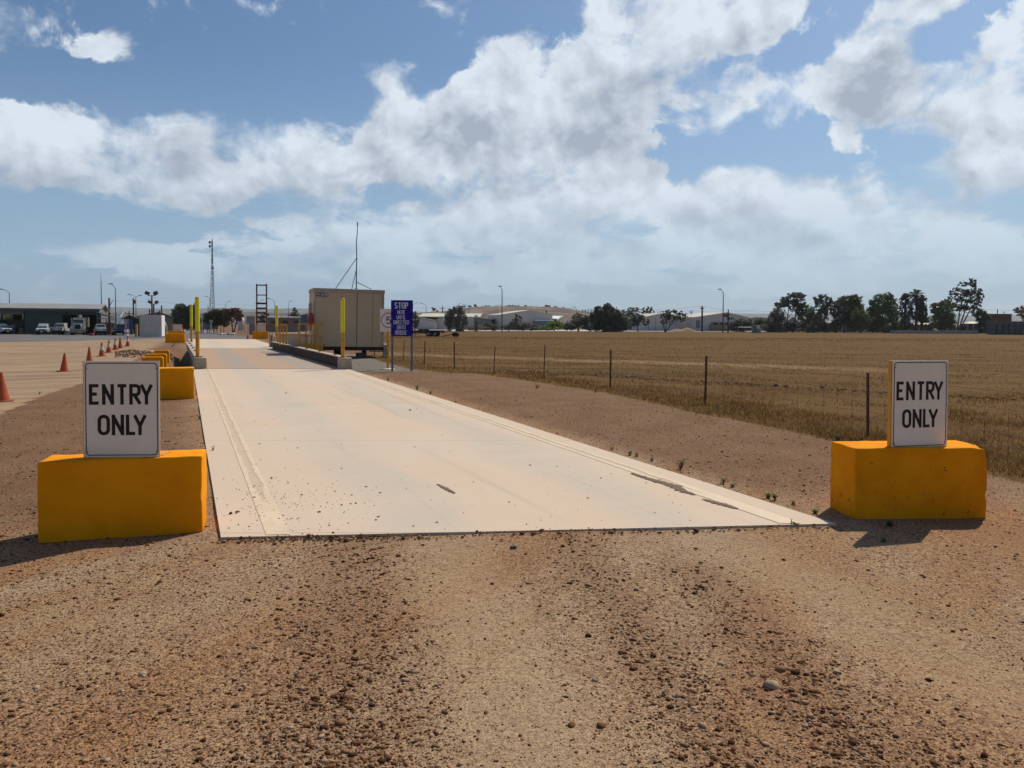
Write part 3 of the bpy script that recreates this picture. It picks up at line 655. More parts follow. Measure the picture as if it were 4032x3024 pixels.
def dclump(px, py):                                   # where stones gather: swept bands
    x, y = px / 1.823, py / 1.823; d = .34
    d += 1.1 * math.exp(-((x - (1500 + (y - 1250) * .95)) / 85) ** 2) * sstep(1215, 1300, y)
    d += .75 * math.exp(-((x - (1165 + (y - 1160) * .62)) / 45) ** 2) * (1 if y > 1150 else 0)
    d += .8 * math.exp(-((x - 690 - (y - 1300) * .1) / 260) ** 2) * sstep(1160, 1320, y)
    d += .6 * math.exp(-((x - 2100) / 220) ** 2) * sstep(1150, 1250, y)
    X_ = PD(px, py, 4966 / (py - 1275)); k_ = tracks(X_.x, X_.y); d = (.62 if px < 1750 else .42) + .26 * k_[1] - .30 * k_[0]
    d *= .55 + .9 * (mnoise.noise((x / 70, y / 26, 3)) + .5)
    return d
n_ = 0
while n_ < 95000:                                     # sampled over the ground area nearest the camera
    px = random.uniform(-150, 4180); py = 1560 + 1500 * random.random() ** .85; n_ += 1
    d = dclump(px, py)
    dep = 4966 / (py - 1275); s_, b_ = sb((px - CX) / F * dep, dep)
    if (b_ < -.1 or b_ > 4.7) and s_ > -1: d *= 2.4
    if random.random() > d: continue
    dep = 4966 / (py - 1275); r = .0018 * math.exp(random.gauss(0, .5)) * (1 + .13 * dep)
    if random.random() < .035 * d: r *= 2.3
    q_ = tracks((px - CX) / F * dep, dep); r *= 1 + .5 * min(1, q_[1]); addstone(px, py, min(r, .017))
for px, py, r in [(2020, 2157, .022), (2350, 2187, .016), (2782, 2292, .018), (3070, 2640, .03), (3040, 2705, .032), (3135, 2650, .022), (2370, 2860, .02), (1340, 2850, .026)]: addstone(px, py, r)
stones('gravel', pos, siz, GM, label='loose red brown gravel scattered over the dirt in front of the slab')
pos = []; siz = []                                    # spilt pebbles on the slab
def slabpt(px, py):
    d = ray(px, py); z = .05
    for _ in range(3): q = Vector((0, 0, CAMH)) + d * ((z - CAMH) / d.z); z = deckz(q.y) + .024
    return q
for k in range(620):
    if random.random() < .5: px = random.gauss(1150, 150); py = random.gauss(1985, 70)
    else: px = random.uniform(850, 3100); py = random.uniform(1500, 2090)
    q = slabpt(px, py)
    if not onslab(q.x, q.y) or sb(q.x, q.y)[0] > 20: continue
    r = .0026 * math.exp(random.gauss(0, .5)) * (1 + .05 * q.y); pos.append((q.x, q.y, q.z + r * .3)); siz.append(r)
stones('spilt_pebbles', pos, siz, GM, label='small dark pebbles spilt over the pale concrete slab')
# soil lip against the front edge of the slab
pos = []; siz = []
for k in range(900):
    px = random.choice([random.uniform(880, 3300), random.gauss(1150, 170)]); b = 0
    x0, y0 = PA.x, PA.y; q = P(0, 0).lerp(P(-.317 * 4.63, 4.63), random.random() if random.random() < .55 else min(abs(random.gauss(.12, .09)), 1)); 
    dd = abs(random.gauss(0, .05)); r = .005 * math.exp(random.gauss(0, .5)); pos.append((q.x, q.y - .02 - dd, H(q.x, q.y - .1) + .004 + r * .4 + max(0, .022 - dd * .4) * random.random())); siz.append(r)
stones('loose_grit', pos, siz, GM, label='grit piled against the front edge of the slab')
pos = []; siz = []
for k in range(620):                                  # rubble heap left of the bridge
    px = random.uniform(455, 755); py = random.gauss(1391, 6.5) + (px - 455) * .012; p = G(px, py); r = random.uniform(.018, .06) * (1.35 if random.random() < .1 else 1)
    pos.append((p.x, p.y, p.z + r * .3)); siz.append(r)
RUBB = stonemat('rubble_stones', [(0, (.11, .06, .038, 1)), (.4, (.19, .115, .072, 1)), (.7, (.30, .205, .135, 1)), (.92, (.42, .31, .21, 1))])
stones('rubble', pos, siz, RUBB, .75, label='ridge of broken rubble on the verge left of the bridge')
pos = []; siz = []                                    # turned clods along the paddock firebreak
for k in range(900):
    t_ = random.random(); x = -1 + 14 * t_; y = 27.5 - 12.2 * t_ + random.gauss(0, .35); r = .02 * math.exp(random.gauss(0, .5)); pos.append((x, y, H(x, y) + r * .2)); siz.append(min(r, .07))
stones('soil_clods', pos, siz, stonemat('clod_soil', [(0, (.10, .055, .032, 1)), (.4, (.18, .10, .058, 1)), (.8, (.28, .17, .10, 1))]), .55, label='line of turned brown clods in the dry paddock behind the fence')
# ---------------------------------------------------------------- painted concrete blocks
def blockmesh(L, D, Hh, m, name='block', seed=0, chips=(), parent=None, ragged=.004):
    bm = bmesh.new(); bmesh.ops.create_cube(bm, size=1)
    for v in bm.verts: v.co = Vector((v.co.x * L, v.co.y * D, (v.co.z + .5) * Hh))
    bmesh.ops.bevel(bm, geom=bm.edges[:], offset=.012, segments=2, affect='EDGES', profile=.6)
    bmesh.ops.subdivide_edges(bm, edges=[e for e in bm.edges if e.calc_length() > .1], cuts=14 if L < 1.1 or seed > 2 else 34, use_grid_fill=True)
    for v in bm.verts:
        n = mnoise.noise_vector((v.co + Vector((seed * 7, 0, 0))) * 9) * ragged + mnoise.noise_vector((v.co + Vector((seed * 3, 5, 0))) * 2.1) * ragged * 1.4
        v.co += n
        for c, r, dp in chips:
            d = (v.co - Vector(c)).length
            if d < r: v.co += (Vector((0, 0, Hh / 2)) - v.co).normalized() * dp * (1 - d / r)
    me = bpy.data.meshes.new(name); bm.to_mesh(me); bm.free(); me.materials.append(m); me.polygons.foreach_set('use_smooth', [True] * len(me.polygons))
    o = bpy.data.objects.new(name, me); col.objects.link(o)
    if parent: o.parent = parent
    return o
def block(px, py, depth_y, L, D, Hh, rz, label, m=ORANGE, seed=0, chips=(), group='orange painted concrete blocks'):
    p = PD(px, py, depth_y); z = H(p.x, depth_y); o = blockmesh(L, D, Hh, m, 'concrete_block', seed, chips)
    c, s_ = math.cos(rz), math.sin(rz); o.location = Vector((p.x, depth_y, z - .01)) + Vector((-s_, c, 0)) * D / 2; o.rotation_euler.z = rz
    return tag(o, label, 'concrete block', group)
z0l = .02
b1 = block(483, 2123, 5.84, 1.14, .37, .612, R(17), 'orange concrete block at the left of the slab entrance, carrying a white sign', ORANGE, 1, [((.585, -.18, .3), .06, .01)])
b2 = block(3625, 2050, 6.46, 1.165, .42, .612, R(4), 'chipped orange concrete block at the right of the slab entrance, carrying a white sign', ORANGE2, 2, [((.1, -.2, .61), .05, .008), ((-.3, -.2, .61), .04, .008), ((-.57, -.2, .3), .05, .012), ((-.57, -.2, .5), .04, .01), ((-.57, -.2, .12), .06, .014), ((.57, -.2, .2), .05, .012), ((.57, -.18, .60), .12, .035), ((-.57, -.18, .0), .07, .02), ((.57, -.18, .46), .07, .02)], )
block(639, 1595, 15.6, 1.20, .42, .64, R(22), 'orange concrete block behind the left sign, beside the slab edge', ORANGE, 3)
def chamfer_block(px, py, dy, L, Hh, D, rz, label):   # upright slab with a rounded upper right corner
    r = .07; x1 = L / 2; poly = [(-x1, 0), (x1, 0)] + [(x1 - r + r * math.cos(R(a)), Hh - r + r * math.sin(R(a))) for a in (0, 22, 45, 68, 90)] + [(-x1, Hh)]
    p = PD(px, py, dy); mb = MB(); mb.prism(poly, 0, D); o = mb.build('wheel_stop', ORANGE, bevel=.012, loc=(p.x, dy, max(H(p.x, dy), zat(px, py, dy)) - .02), rz=rz); return tag(o, label, 'concrete block', 'rounded orange stops left of the bridge')
chamfer_block(600, 1468, 25.6, .66, .49, .32, R(21), 'nearest of the three rounded orange blocks left of the bridge')
chamfer_block(614, 1453, 28.2, .72, .50, .32, R(21), 'middle of the three rounded orange blocks left of the bridge')
chamfer_block(637, 1434, 31.4, .56, .52, .32, R(21), 'farthest of the three rounded orange blocks, by the rubble ridge')
block(690, 1358, 50.5, 1.18, .4, .62, R(21), 'orange concrete block standing alone on the verge before the far yard', ORANGE, 5)
b6 = block(695, 1345, 61, 1.2, .4, .62, R(22), 'orange concrete block at the far left exit, half hidden by a nearer block', ORANGE, 6)
b7 = block(1025, 1342, 60.5, 1.18, .4, .60, R(18), 'orange concrete block at the far right exit, in front of the red ladder frame', ORANGE, 7)

# ---------------------------------------------------------------- ENTRY ONLY signs
def entry_sign(loc, rz, w_, h_, label):
    t = thing('entry_sign', loc, label, 'sign', rz, 'entry only signs')
    MB().box((0, 0, h_ / 2 + .004), (w_, .005, h_)).build('sign_panel', WHITE, t, bevel=.0015)
    b = MB(); r = .028; i = .017; x = w_ / 2 - i; z0, z1 = .004 + i, h_ + .004 - i
    pts = arc(x - r, z1 - r, r, r, 90, 0, 6) + arc(x - r, z0 + r, r, r, 0, -90, 6) + arc(-x + r, z0 + r, r, r, -90, -180, 6) + arc(-x + r, z1 - r, r, r, 180, 90, 6)
    stroke(b, pts, .0065, -.0042, -.0027, True); b.build('border', BLACK, t)
    e = MB(); text(e, 'ENTRY', (-.428) * w_, .408 * w_, .552 * h_, .766 * h_, .0252 * w_ / .57, -.0045, -.0026, .55)
    text(e, 'ONLY', (-.318) * w_, .323 * w_, .235 * h_, .448 * h_, .0252 * w_ / .57, -.0045, -.0026, .55); e.build('lettering', BLACK, t)
    f = MB()
    for x_ in (-w_ / 2 + .002, w_ / 2 - .036): f.box((x_, .024, h_ / 2), (.018, .040, h_ + .004))
    f.box((-.015, .024, h_ - .006), (w_ - .06, .036, .014))
    f.box((-.015, .024, .012), (w_ - .06, .036, .014)); f.build('frame', STEELY, t, bevel=.002)
    for sx in (-1, 1): MB().box((sx * (w_ / 2 - .02), .13, .006), (.05, .19, .008)).build('foot_plate', STEELY, t)
    bb = [(0, h_ - .012), (-w_ / 2 + .022, h_ - .055), (w_ / 2 - .022, h_ - .055), (-w_ / 2 + .016, h_ * .49), (w_ / 2 - .016, h_ * .49), (-w_ / 2 + .022, .045), (w_ / 2 - .022, .045)]
    for x, z in bb:
        MB().tube([(x, -.002, z), (x, -.009, z)], [.0075, .006], 8).build('bolt', BOLT, t)
    return t
e1 = entry_sign((PD(482, 1808, 5.93).x, 5.93, .592), R(4), .57, .745, 'white ENTRY ONLY sign on the left orange block, one letter foot smeared')
e2 = entry_sign((PD(3617, 1763, 6.56).x, 6.55, .592), R(13), .555, .745, 'white ENTRY ONLY sign on the right orange block, its yellow frame edge showing')
# backs of the exit signs on the far blocks
for px, dy, lab in ((694, 61.1, 'grey back of a sign standing on the far left orange block'), (1025, 60.6, 'grey back of a sign standing on the far right orange block')):
    p = PD(px, 1300, dy); t = thing('exit_sign', (p.x, dy + .22, H(p.x, dy) + .6), lab, 'sign', R(20), 'sign backs on the far blocks')
    MB().box((0, 0, .26), (.68, .01, .50)).build('sign_panel', PALE, t); f = MB()
    for sx in (-1, 1): f.box((sx * .35, -.01, .27), (.03, .04, .54))
    f.box((0, -.01, .525), (.7, .04, .03)); f.build('frame', STEELY, t)

# ---------------------------------------------------------------- bollards on the weighbridge corners
def bollard(px, dy, zb, hh, label, r=.062, cap=True, cube=None):
    p = PD(px, 1300, dy); t = thing('bollard', (p.x, dy, zb), label, 'bollard', 0, 'yellow topped orange bollards')
    f = .43 * hh; lo = MB().lathe([(r * 1.0, 0), (r, f)], 14).build('post', STEELY, t, True)
    smooth_by_angle(lo); s2 = MB().lathe([(r * 1.14, f - .005), (r * 1.14, hh - .05), (r * 1.02, hh - .045)], 14).build('reflective_sleeve', LIME, t); smooth_by_angle(s2)
    c = MB().lathe([(r * 1.04, hh - .05), (r * 1.04, hh - .015), (r * .8, hh)], 14).build('cap', STEELY, t); smooth_by_angle(c)
    if r: MB().box((0, 0, .006), (r * 3.0, r * 3.0, .014)).build('base_plate', BEAMS, t)
    return t
def cube(px, dy, sz, hh, label, rz=0):
    p = PD(px, 1459, dy); o = MB().box((0, 0, hh / 2), (sz, sz, hh), top=(.97, .97)).build('concrete_footing', CONC, bevel=.025, loc=(p.x, dy + sz / 2, deckz(dy) + .02), rz=rz); return tag(o, label, 'footing', 'concrete bollard footings')
cube(778.5, 24.6, .41, .365, 'grey concrete cube under the near left bollard', R(19)); cube(1351.5, 24.75, .45, .365, 'grey concrete cube under the near right bollard', R(14))
bollard(777.5, 24.85, deckz(24.8) + .385, 1.95, 'near left bollard of the weighbridge, on a grey concrete cube')
bollard(1349.5, 25.0, deckz(24.8) + .385, 1.93, 'near right bollard of the weighbridge, in front of the cream cabin')
bollard(753.5, 41.2, deckz(41) + .36, 1.96, 'far left bollard of the weighbridge, thin against the trees')
bollard(1090, 41.4, deckz(41) + .36, 1.95, 'far right bollard of the weighbridge, by the small yellow handrail')

# ---------------------------------------------------------------- kerb beams of the weighbridge
def kerb(side_, a, b, label):
    a, b = Vector(a), Vector(b); d = b - a; L = d.length; az = math.atan2(-d.x, d.y)
    t = thing('kerb_beam', a, label, 'kerb beam', az, 'kerb beams of the weighbridge'); t.rotation_euler = (math.atan2(d.z, math.hypot(d.x, d.y)), 0, az)
    sx = side_; m = MB(); Wt = .27; Hb = .355
    m.box((sx * .10, L / 2, Hb / 2 - .01), (.16, L, Hb - .05)); m.build('concrete_core', SHADED_CORE if side_ > 0 else BEAM, t)  # right core coloured dark as shaded, left core pale as sunlit
    m = MB(); m.box((sx * .10, L / 2, Hb + .005), (Wt, L, .03)); m.build('top_flange', BEAM, t)
    m = MB()
    for f_ in (.60, .82, .97): m.box((sx * .016 , L * f_, Hb / 2 - .01), (.022, .13, Hb - .045))
    m.build('stiffener', BEAMS, t)
    for k in range(6):
        y = L * (k + .45) / 6; q = MB(); q.lathe([(.055, 0), (.055, .02), (.03, .022), (.03, .05)], 8, (sx * .1, y, Hb + .02)); q.box((sx * .1, y + .12, Hb + .03), (.07, .09, .02)); q.build('lifting_plate', BEAMS, t)
    return t
kerb(1, P(20.7 - SK * 4.5 + .5, 4.46, deckz(25) + .03), P(S_B - SK * 4.2, 4.0, deckz(41) + .03), 'right hand kerb beam of the weighbridge with rust brown stiffeners')
kerb(-1, P(20.7 + .55, .28, deckz(25) + .03), P(S_B, .02, deckz(41) + .03), 'left hand kerb beam of the weighbridge above the shaded side pit')
m = MB()                                              # steel main girder under the left side, above the pit
a, b = P(S_A + .4, .02, deckz(25) - .33), P(S_B - .2, .02, deckz(41) - .33); m.bar(a + Vector((0, 0, .16)), b + Vector((0, 0, .16)), .06, .34); g_ = m.build('side_girder', BEAMS); g_.parent = wb; g_.matrix_parent_inverse = wb.matrix_basis.inverted() if False else (Matrix.Translation(wb.location) @ wb.rotation_euler.to_matrix().to_4x4()).inverted()
t = thing('load_cell_bracket', P(S_A + 1.6, -.25, H(*P(S_A + 1.6, -.25).xy)), 'grey steel bracket in the shade beside the near left concrete cube', 'bracket', TH)
m = MB(); m.box((0, 0, .17), (.12, .2, .34)); m.build('pedestal', GALV, t); m = MB(); m.box((0, -.12, .24), (.28, .03, .07)); m.box((0, -.12, .06), (.22, .03, .07)); m.build('flange', GALV, t)

# ---------------------------------------------------------------- cabin
cd = 35.0; CZ = zat(1235, 1364, cd); Q = cd / 32; cp = PD(1235, 1364, cd); cabL, cabD, cabH = 2.92 * Q, 2.05 * Q, 2.4
cabH = zat(1235, 1136, cd) - CZ
cab = thing('site_cabin', (cp.x, cd, CZ), 'cream site cabin on stumps beside the weighbridge, antenna mast on its roof', 'cabin', R(20.5)); cab.rotation_euler = (0, R(.9), R(20.5))
m = MB(); m.box((cabL / 2, cabD / 2, cabH / 2), (cabL, cabD, cabH)); m.build('wall', CABIN, cab, bevel=.006)
m = MB(); e_ = .03
m.box((cabL / 2, -.012, cabH - .07), (cabL + .05, .03, .15)); m.box((-.012, cabD / 2, cabH - .07), (.03, cabD + .02, .15)); m.box((cabL + .012, cabD / 2, cabH - .07), (.03, cabD + .02, .15))
m.box((cabL / 2, cabD / 2, cabH + .015), (cabL + .06, cabD + .06, .03)); m.build('roof_fascia', CABINT, cab)
for x in (.02, cabL - .02): MB().box((x, -.008, cabH / 2 - .08), (.045, .022, cabH - .17)).build('corner_post', CABINT, cab)
m = MB()
for x in (1.12 * Q, 1.76 * Q, 2.44 * Q, 2.84 * Q): m.box((x, -.004, cabH / 2 - .08), (.011, .012, cabH - .20))
m.box((1.775 * Q, -.006, cabH / 2 - .02), (.02, .016, cabH - .06)); m.build('panel_joint', SHEDD, cab)
m = MB(); m.box((cabL / 2, .02, -.09), (cabL, .05, .16)); m.box((cabL / 2, cabD - .02, -.09), (cabL, .05, .16)); m.box((.02, cabD / 2, -.09), (.05, cabD, .16)); m.box((cabL - .02, cabD / 2, -.09), (.05, cabD, .16))
m.box((cabL - .35, -.01, -.21), (.62, .03, .04)); m.box((cabL - .65, -.01, -.15), (.04, .03, .16)); m.box((cabL - .03, -.01, -.15), (.04, .03, .16)); m.build('chassis', DUSTB, cab)
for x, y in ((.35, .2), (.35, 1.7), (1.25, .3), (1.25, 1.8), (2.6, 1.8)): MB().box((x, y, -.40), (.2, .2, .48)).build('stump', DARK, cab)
MB().box((1.98 * Q, .12, -.45), (.42, .3, .34)).build('support_block', mat('dark_green_block', (.06, .065, .05, 1), (.04, .045, .035, 1), 6), cab)
m = MB(); m.box((-.02, .34, 1.02), (.03, .62, 2.04)); d_ = m.build('door', mat('cream_door', (.50, .43, .35, 1), rough=.6), cab); MB().box((-.04, .18, 1.45), (.012, .08, .95)).build('glass', GLASS, d_); MB().box((-.05, .55, 1.0), (.04, .05, .12)).build('handle', BOLT, d_)
MB().box((-.03, 1.35, 1.35), (.05, 1.2, 1.3)).build('plywood_shutter', OCHRE, cab)
MB().box((.56 - .02, -.012, cabH - .265), (.50, .012, .165)).build('number_plate', mat('purple_number_plate', (.05, .03, .14, 1), rough=.5), cab).location = (-.245 + .02, 0, 0)
m = MB(); text(m, 'PW-0479', .075 + .02, .535 + .02, cabH - .325, cabH - .205, .020, -.0215, -.0175, .25); m.build('number_lettering', SILVER, cab)
m = MB()                                              # ghost of a removed sign: torn pale scraps
for k in range(14):
    m.box((.585 + (k % 7) * .022, -.0065, cabH - .22 - (k // 7) * .085), (.011, .005, .055 + .02 * random.random()))
for k in range(26):
    m.box((.17 + k * .021, -.0065, cabH - .40 + .008 * random.random()), (.009, .005, .045))
m.build('removed_sign_scraps', mat('pale_adhesive', (.50, .47, .43, 1), rough=.7), cab)
# mast
mz = cabH + .03; m = MB(); T0 = zat(1418, 877, cd + .4) - CZ
xx = 1.80 * Q
hm = T0 - mz; mt = [(xx, .25, mz), (xx + .01, .25, mz + .3 * hm), (xx + .03, .25, mz + .48 * hm), (xx + .005, .25, mz + .72 * hm), (xx + .05, .25, mz + .86 * hm), (xx + .06, .25, T0 - .02)]
mo = thing('antenna_mast', cab.location, 'thin dark antenna mast with red tip standing on the cabin roof', 'antenna mast', R(20.5))
MB().tube(mt, [.026, .026, .023, .021, .018, .016], 8).build('pole', POLEM, mo)
k1 = zat(1417, 1014, cd + .5) - CZ; k2 = zat(1418, 1108, cd + .5) - CZ
for a, b in (((xx + .01, .25, k1), (.94 * Q, .3, mz)), ((xx, .25, k1 - .55), (xx - .14, .7, mz)), ((xx + .01, .25, k2), (xx + .72, .3, mz))): MB().tube([a, b], .016, 6).build('stay', POLEM, mo)
MB().lathe([(.028, 0), (.028, .15)], 8, (xx + .06, .25, T0 - .06)).build('red_tip', REDC, mo)
MB().box((xx, .25, mz + .02), (.12, .12, .03)).build('base_plate', BEAMS, mo)
# extinguisher under a red cover, on the door side
ep = PD(1224, 1275, 34.6); t = thing('fire_extinguisher', (ep.x - .02, 34.7, zat(1224, 1276, 34.6)), 'red covered fire extinguisher hanging on the door side of the cabin', 'fire extinguisher', R(20))
MB().lathe([(.12, 0), (.135, .04), (.135, .32), (.10, .44), (.05, .50), (.02, .51)], 12, (0, 0, 0)).build('cover', REDC, t, True); MB().box((0, .0, .36), (.21, .21, .04)).build('strap', mat('faded_red_band', (.45, .20, .18, 1), rough=.6), t); MB().box((.10, .06, .3), (.08, .03, .1)).build('bracket', BEAMS, t)
# air conditioner by the right hand end
ap = PD(1509, 1402, 36.0); t = thing('air_conditioner', (ap.x + .04, 36.0, ap.z), 'pale outdoor air conditioner unit at the right end of the cabin', 'air conditioner', R(14))
MB().box((.085, .35, .28), (.19, .72, .55)).build('casing', PALE, t, bevel=.01); m = MB()
for k in range(9): m.box((.085, -.017, .07 + k * .05), (.14, .012, .022))
m.build('grille', DARK, t); m = MB(); m.box((.085, .35, -.02), (.25, .75, .03)); m.build('shelf', GALV, t)

# landing and handrails at the cabin door
def rails(t, x0, x1, y0, y1, hh, posts, m=STEELY, mid=.5):
    q = MB()
    for z in (hh, hh * mid): q.tube([(x0, y0, z), (x1, y0, z)], .021, 8)
    q.build('rail', m, t)
    for x in posts: MB().tube([(x, y0, 0), (x, y0, hh)], .024, 8).build('upright', m, t)
LD = 34.6; lp = PD(1170, 1385, LD); lz = lp.z
t = thing('door_landing', (lp.x, LD, lz), 'yellow steel landing with handrails at the cabin door', 'landing', R(4))
hd = zat(1170, 1357, LD) - lz; lw = 101 * ppx(LD)
MB().box((lw / 2, .42, hd - .03), (lw, .84, .05)).build('platform', STEELY, t)
m = MB(); m.box((lw / 2, .0, hd / 2 - .10), (lw, .03, hd + .25)); m.build('skirt', STEELY, t)
zt = zat(1200, 1276, LD) - lz - hd; zm = zat(1200, 1322, LD) - lz - hd; k_ = ppx(LD)
m = MB(); m.tube([(.06, .0, hd + zt), (lw + .02, 0, hd + zt)], .036, 8); m.tube([(.06, 1.0, hd + zt), (.06, 0, hd + zt)], .036, 8); m.build('top_rail', STEELY, t)
m = MB(); m.tube([(.06, .0, hd + zm), (lw + .02, 0, hd + zm)], .028, 8); m.build('middle_rail', STEELY, t)
for x in (8, 66, 78, 94): MB().tube([(x * k_, 0, hd - .02), (x * k_, 0, hd + zt)], .042 if x in (8, 66) else .028, 8).build('upright', STEELY, t)
MB().tube([(.20, .98, hd), (.20, .98, hd + zt - .02), (.45, .95, hd + zt - .06), (.50, .95, hd + zt - .3), (.42, .95, hd)], .032, 8).build('hooped_rail', STEELY, t)
for x in (.08, lw - .06): MB().box((x, .4, -.15), (.07, .07, .4)).build('leg', STEELY, t)
lp = PD(1103, 1353, 37.0); t = thing('handrail', (lp.x, 37.0, lp.z - .1), 'small yellow handrail beyond the cabin landing, before the cream box', 'handrail', R(10))
k_ = ppx(37); hh = 72 * k_ + .1; m = MB(); m.tube([(0, 0, hh), (25 * k_, 0, hh)], .036, 8); m.tube([(0, 0, hh * .52), (25 * k_, 0, hh * .52)], .026, 8); m.tube([(0, .9, hh), (0, 0, hh)], .02, 8); m.build('rail', STEELY, t)
for x in (0, 12, 25): MB().tube([(x * k_, 0, 0), (x * k_, 0, hh)], .034, 8).build('upright', STEELY, t)

# cream concrete box beyond the cabin
bp = PD(1093, 1358, 43.0); t = thing('concrete_tank', (bp.x, 43.0, H(bp.x, 43)), 'low cream concrete box with its sunlit top painted paler behind the handrails', 'concrete box', R(9)); k_ = ppx(43)
MB().box((.95, .7, .38), (1.95, 1.4, .76)).build('wall', CREAM, t, bevel=.01); MB().box((.95, .7, .78), (2.02, 1.46, .05)).build('lid', mat('sunlit_top_paint', (.62, .52, .38, 1), (.5, .4, .28, 1), 3), t)  # the lid is the box top, coloured paler as if sunlit
for x, n_ in ((-.36, 0), (-.22, 0)): MB().box((x, -.1, .38), (.09, .5, .78)).build('end_post', CONC, t)

# ---------------------------------------------------------------- blue STOP sign and the speed sign
sd = 26.2; sp = PD(1583, 1467, sd); t = thing('stop_sign', (sp.x, sd, H(sp.x, sd) - .01), 'blue STOP HERE UNTIL DIRECTED ONTO BRIDGE sign on two grey posts', 'sign', R(6)); k_ = ppx(sd)
zb = zat(1583, 1323, sd) - t.location.z; zt = zat(1583, 1182, sd) - t.location.z; hw = 43 * k_
MB().box((0, -.028, (zb + zt) / 2), (2 * hw, .006, zt - zb)).build('sign_panel', BLUE, t, bevel=.001)
for sx in (-1, 1): MB().box((sx * (hw - .045), .005, zt / 2 - .005), (.075, .05, zt + .01)).build('post', POST, t, bevel=.004)
for x, z in [(0, zt - .035), (0, zb + .035)] + [(sx * (hw - .03), zb + (zt - zb) * f) for sx in (-1, 1) for f in (.03, .26, .49, .73, .97)]:
    MB().tube([(x, -.03, z), (x, -.038, z)], .011, 8).build('bolt', SILVER, t)
m = MB(); px0 = 995; pw = 222.
for word, x0, x1, y0, y1, wd in (('STOP', 1031, 1168, 868, 932, .034), ('HERE', 1059, 1140, 948, 988, .0175), ('UNTIL', 1051, 1145, 1000, 1040, .0175), ('DIRECTED', 1019, 1176, 1050, 1091, .0175), ('ONTO', 1053, 1142, 1101, 1141, .0175), ('BRIDGE', 1037, 1157, 1152, 1195, .018)):
    f = lambda x: (x - 1106) / pw * 2 * hw; g = lambda y: zt - (y - 846) / 363. * (zt - zb)
    text(m, word, f(x0), f(x1), g(y1), g(y0), wd, -.0335, -.0305, .25)
m.build('lettering', SILVER, t)
fd = 27.0; fp = PD(1527, 1465, fd); k_ = ppx(fd)
t = thing('speed_sign', (fp.x, fd, H(fp.x, fd) - .01), 'white speed sign with a black 5 in a red ring on a yellow post', 'sign', R(2))
zc = zat(1528, 1261, fd) - t.location.z
MB().tube([(0, .03, 0), (0, .03, zc + .3)], .042, 10).build('post', STEELY, t)
MB().box((.03, -.02, zc), (.60, .005, .80)).build('sign_panel', SIGNW, t)
m = MB(); stroke(m, [(.03 + .255 * math.cos(a * math.pi / 24), zc + .255 * math.sin(a * math.pi / 24)) for a in range(48)], .036, -.0255, -.0228, True); m.build('red_ring', REDRING, t)
m = MB(); text(m, '5', -.06, .12, zc - .135, zc + .125, .035, -.0258, -.0229); m.build('numeral', BLACK, t)
MB().tube([(.03, -.021, zc + .37), (.03, -.03, zc + .37)], .012, 8).build('bolt', BOLT, t)
MB().lathe([(.26, 0), (.24, .03), (.12, .05)], 10).build('base', mat('pale_concrete_pad', (.55, .47, .34, 1), rough=.9), t)

# ---------------------------------------------------------------- wire fence along the paddock
fpts = [(5.16, 11.1), (3.88, 15.4), (2.5, 19.5), (.95, 22.9), (-.6, 25.3), (-2.12, 28.4), (-3.42, 29.95), (-4.8, 33.8)]
fence = thing('wire_fence', (5.16, 11.1, 0), 'rusty post and wire netting fence between the gravel verge and the dry paddock', 'fence')
allp = [(8.9, 3.0), (6.6, 6.6)] + fpts + [(-6.8, 38.0), (-8.6, 42.6), (-10.6, 47.5), (-13, 53)]
tops = []
for i, (x, y) in enumerate(allp):
    z = H(x, y); hh = .93 + .04 * random.uniform(-1, 1); lx, ly = random.gauss(.025, .03), random.gauss(0, .02); b0 = Vector((x, y, z - .05)); b1 = Vector((x + lx, y + ly, z + hh)); tops.append((b0, b1))
    m = MB(); m.bar(b0 - fence.location, b1 - fence.location, .045, .012); m.bar(b0 - fence.location + Vector((0, -.014, 0)), b1 - fence.location + Vector((0, -.014, 0)), .010, .030)
    m.build('post', PICKET, fence)
m = MB()
for (a0, a1), (c0, c1) in zip(tops, tops[1:]):
    L = (c0 - a0).length; n = max(2, int(L / .30))
    for f in (.12, .28, .42, .56, .72, .93):
        p0 = a0.lerp(a1, f); p1 = c0.lerp(c1, f); pts = [p0.lerp(p1, k / 4) - Vector((0, 0, .02 * math.sin(math.pi * k / 4))) - fence.location for k in range(5)]
        m.tube(pts, .0032, 3, caps=False)
    for k in range(1, n):
        q0 = a0.lerp(c0, k / n).lerp(a1.lerp(c1, k / n), .10); q1 = a0.lerp(c0, k / n).lerp(a1.lerp(c1, k / n), .72)
        m.tube([q0 - fence.location, q1 - fence.location], .0022, 3, caps=False)
m.build('wire_netting', mat('rusted_wire', (.16, .11, .08, 1), (.09, .06, .045, 1), 8, .7), fence)

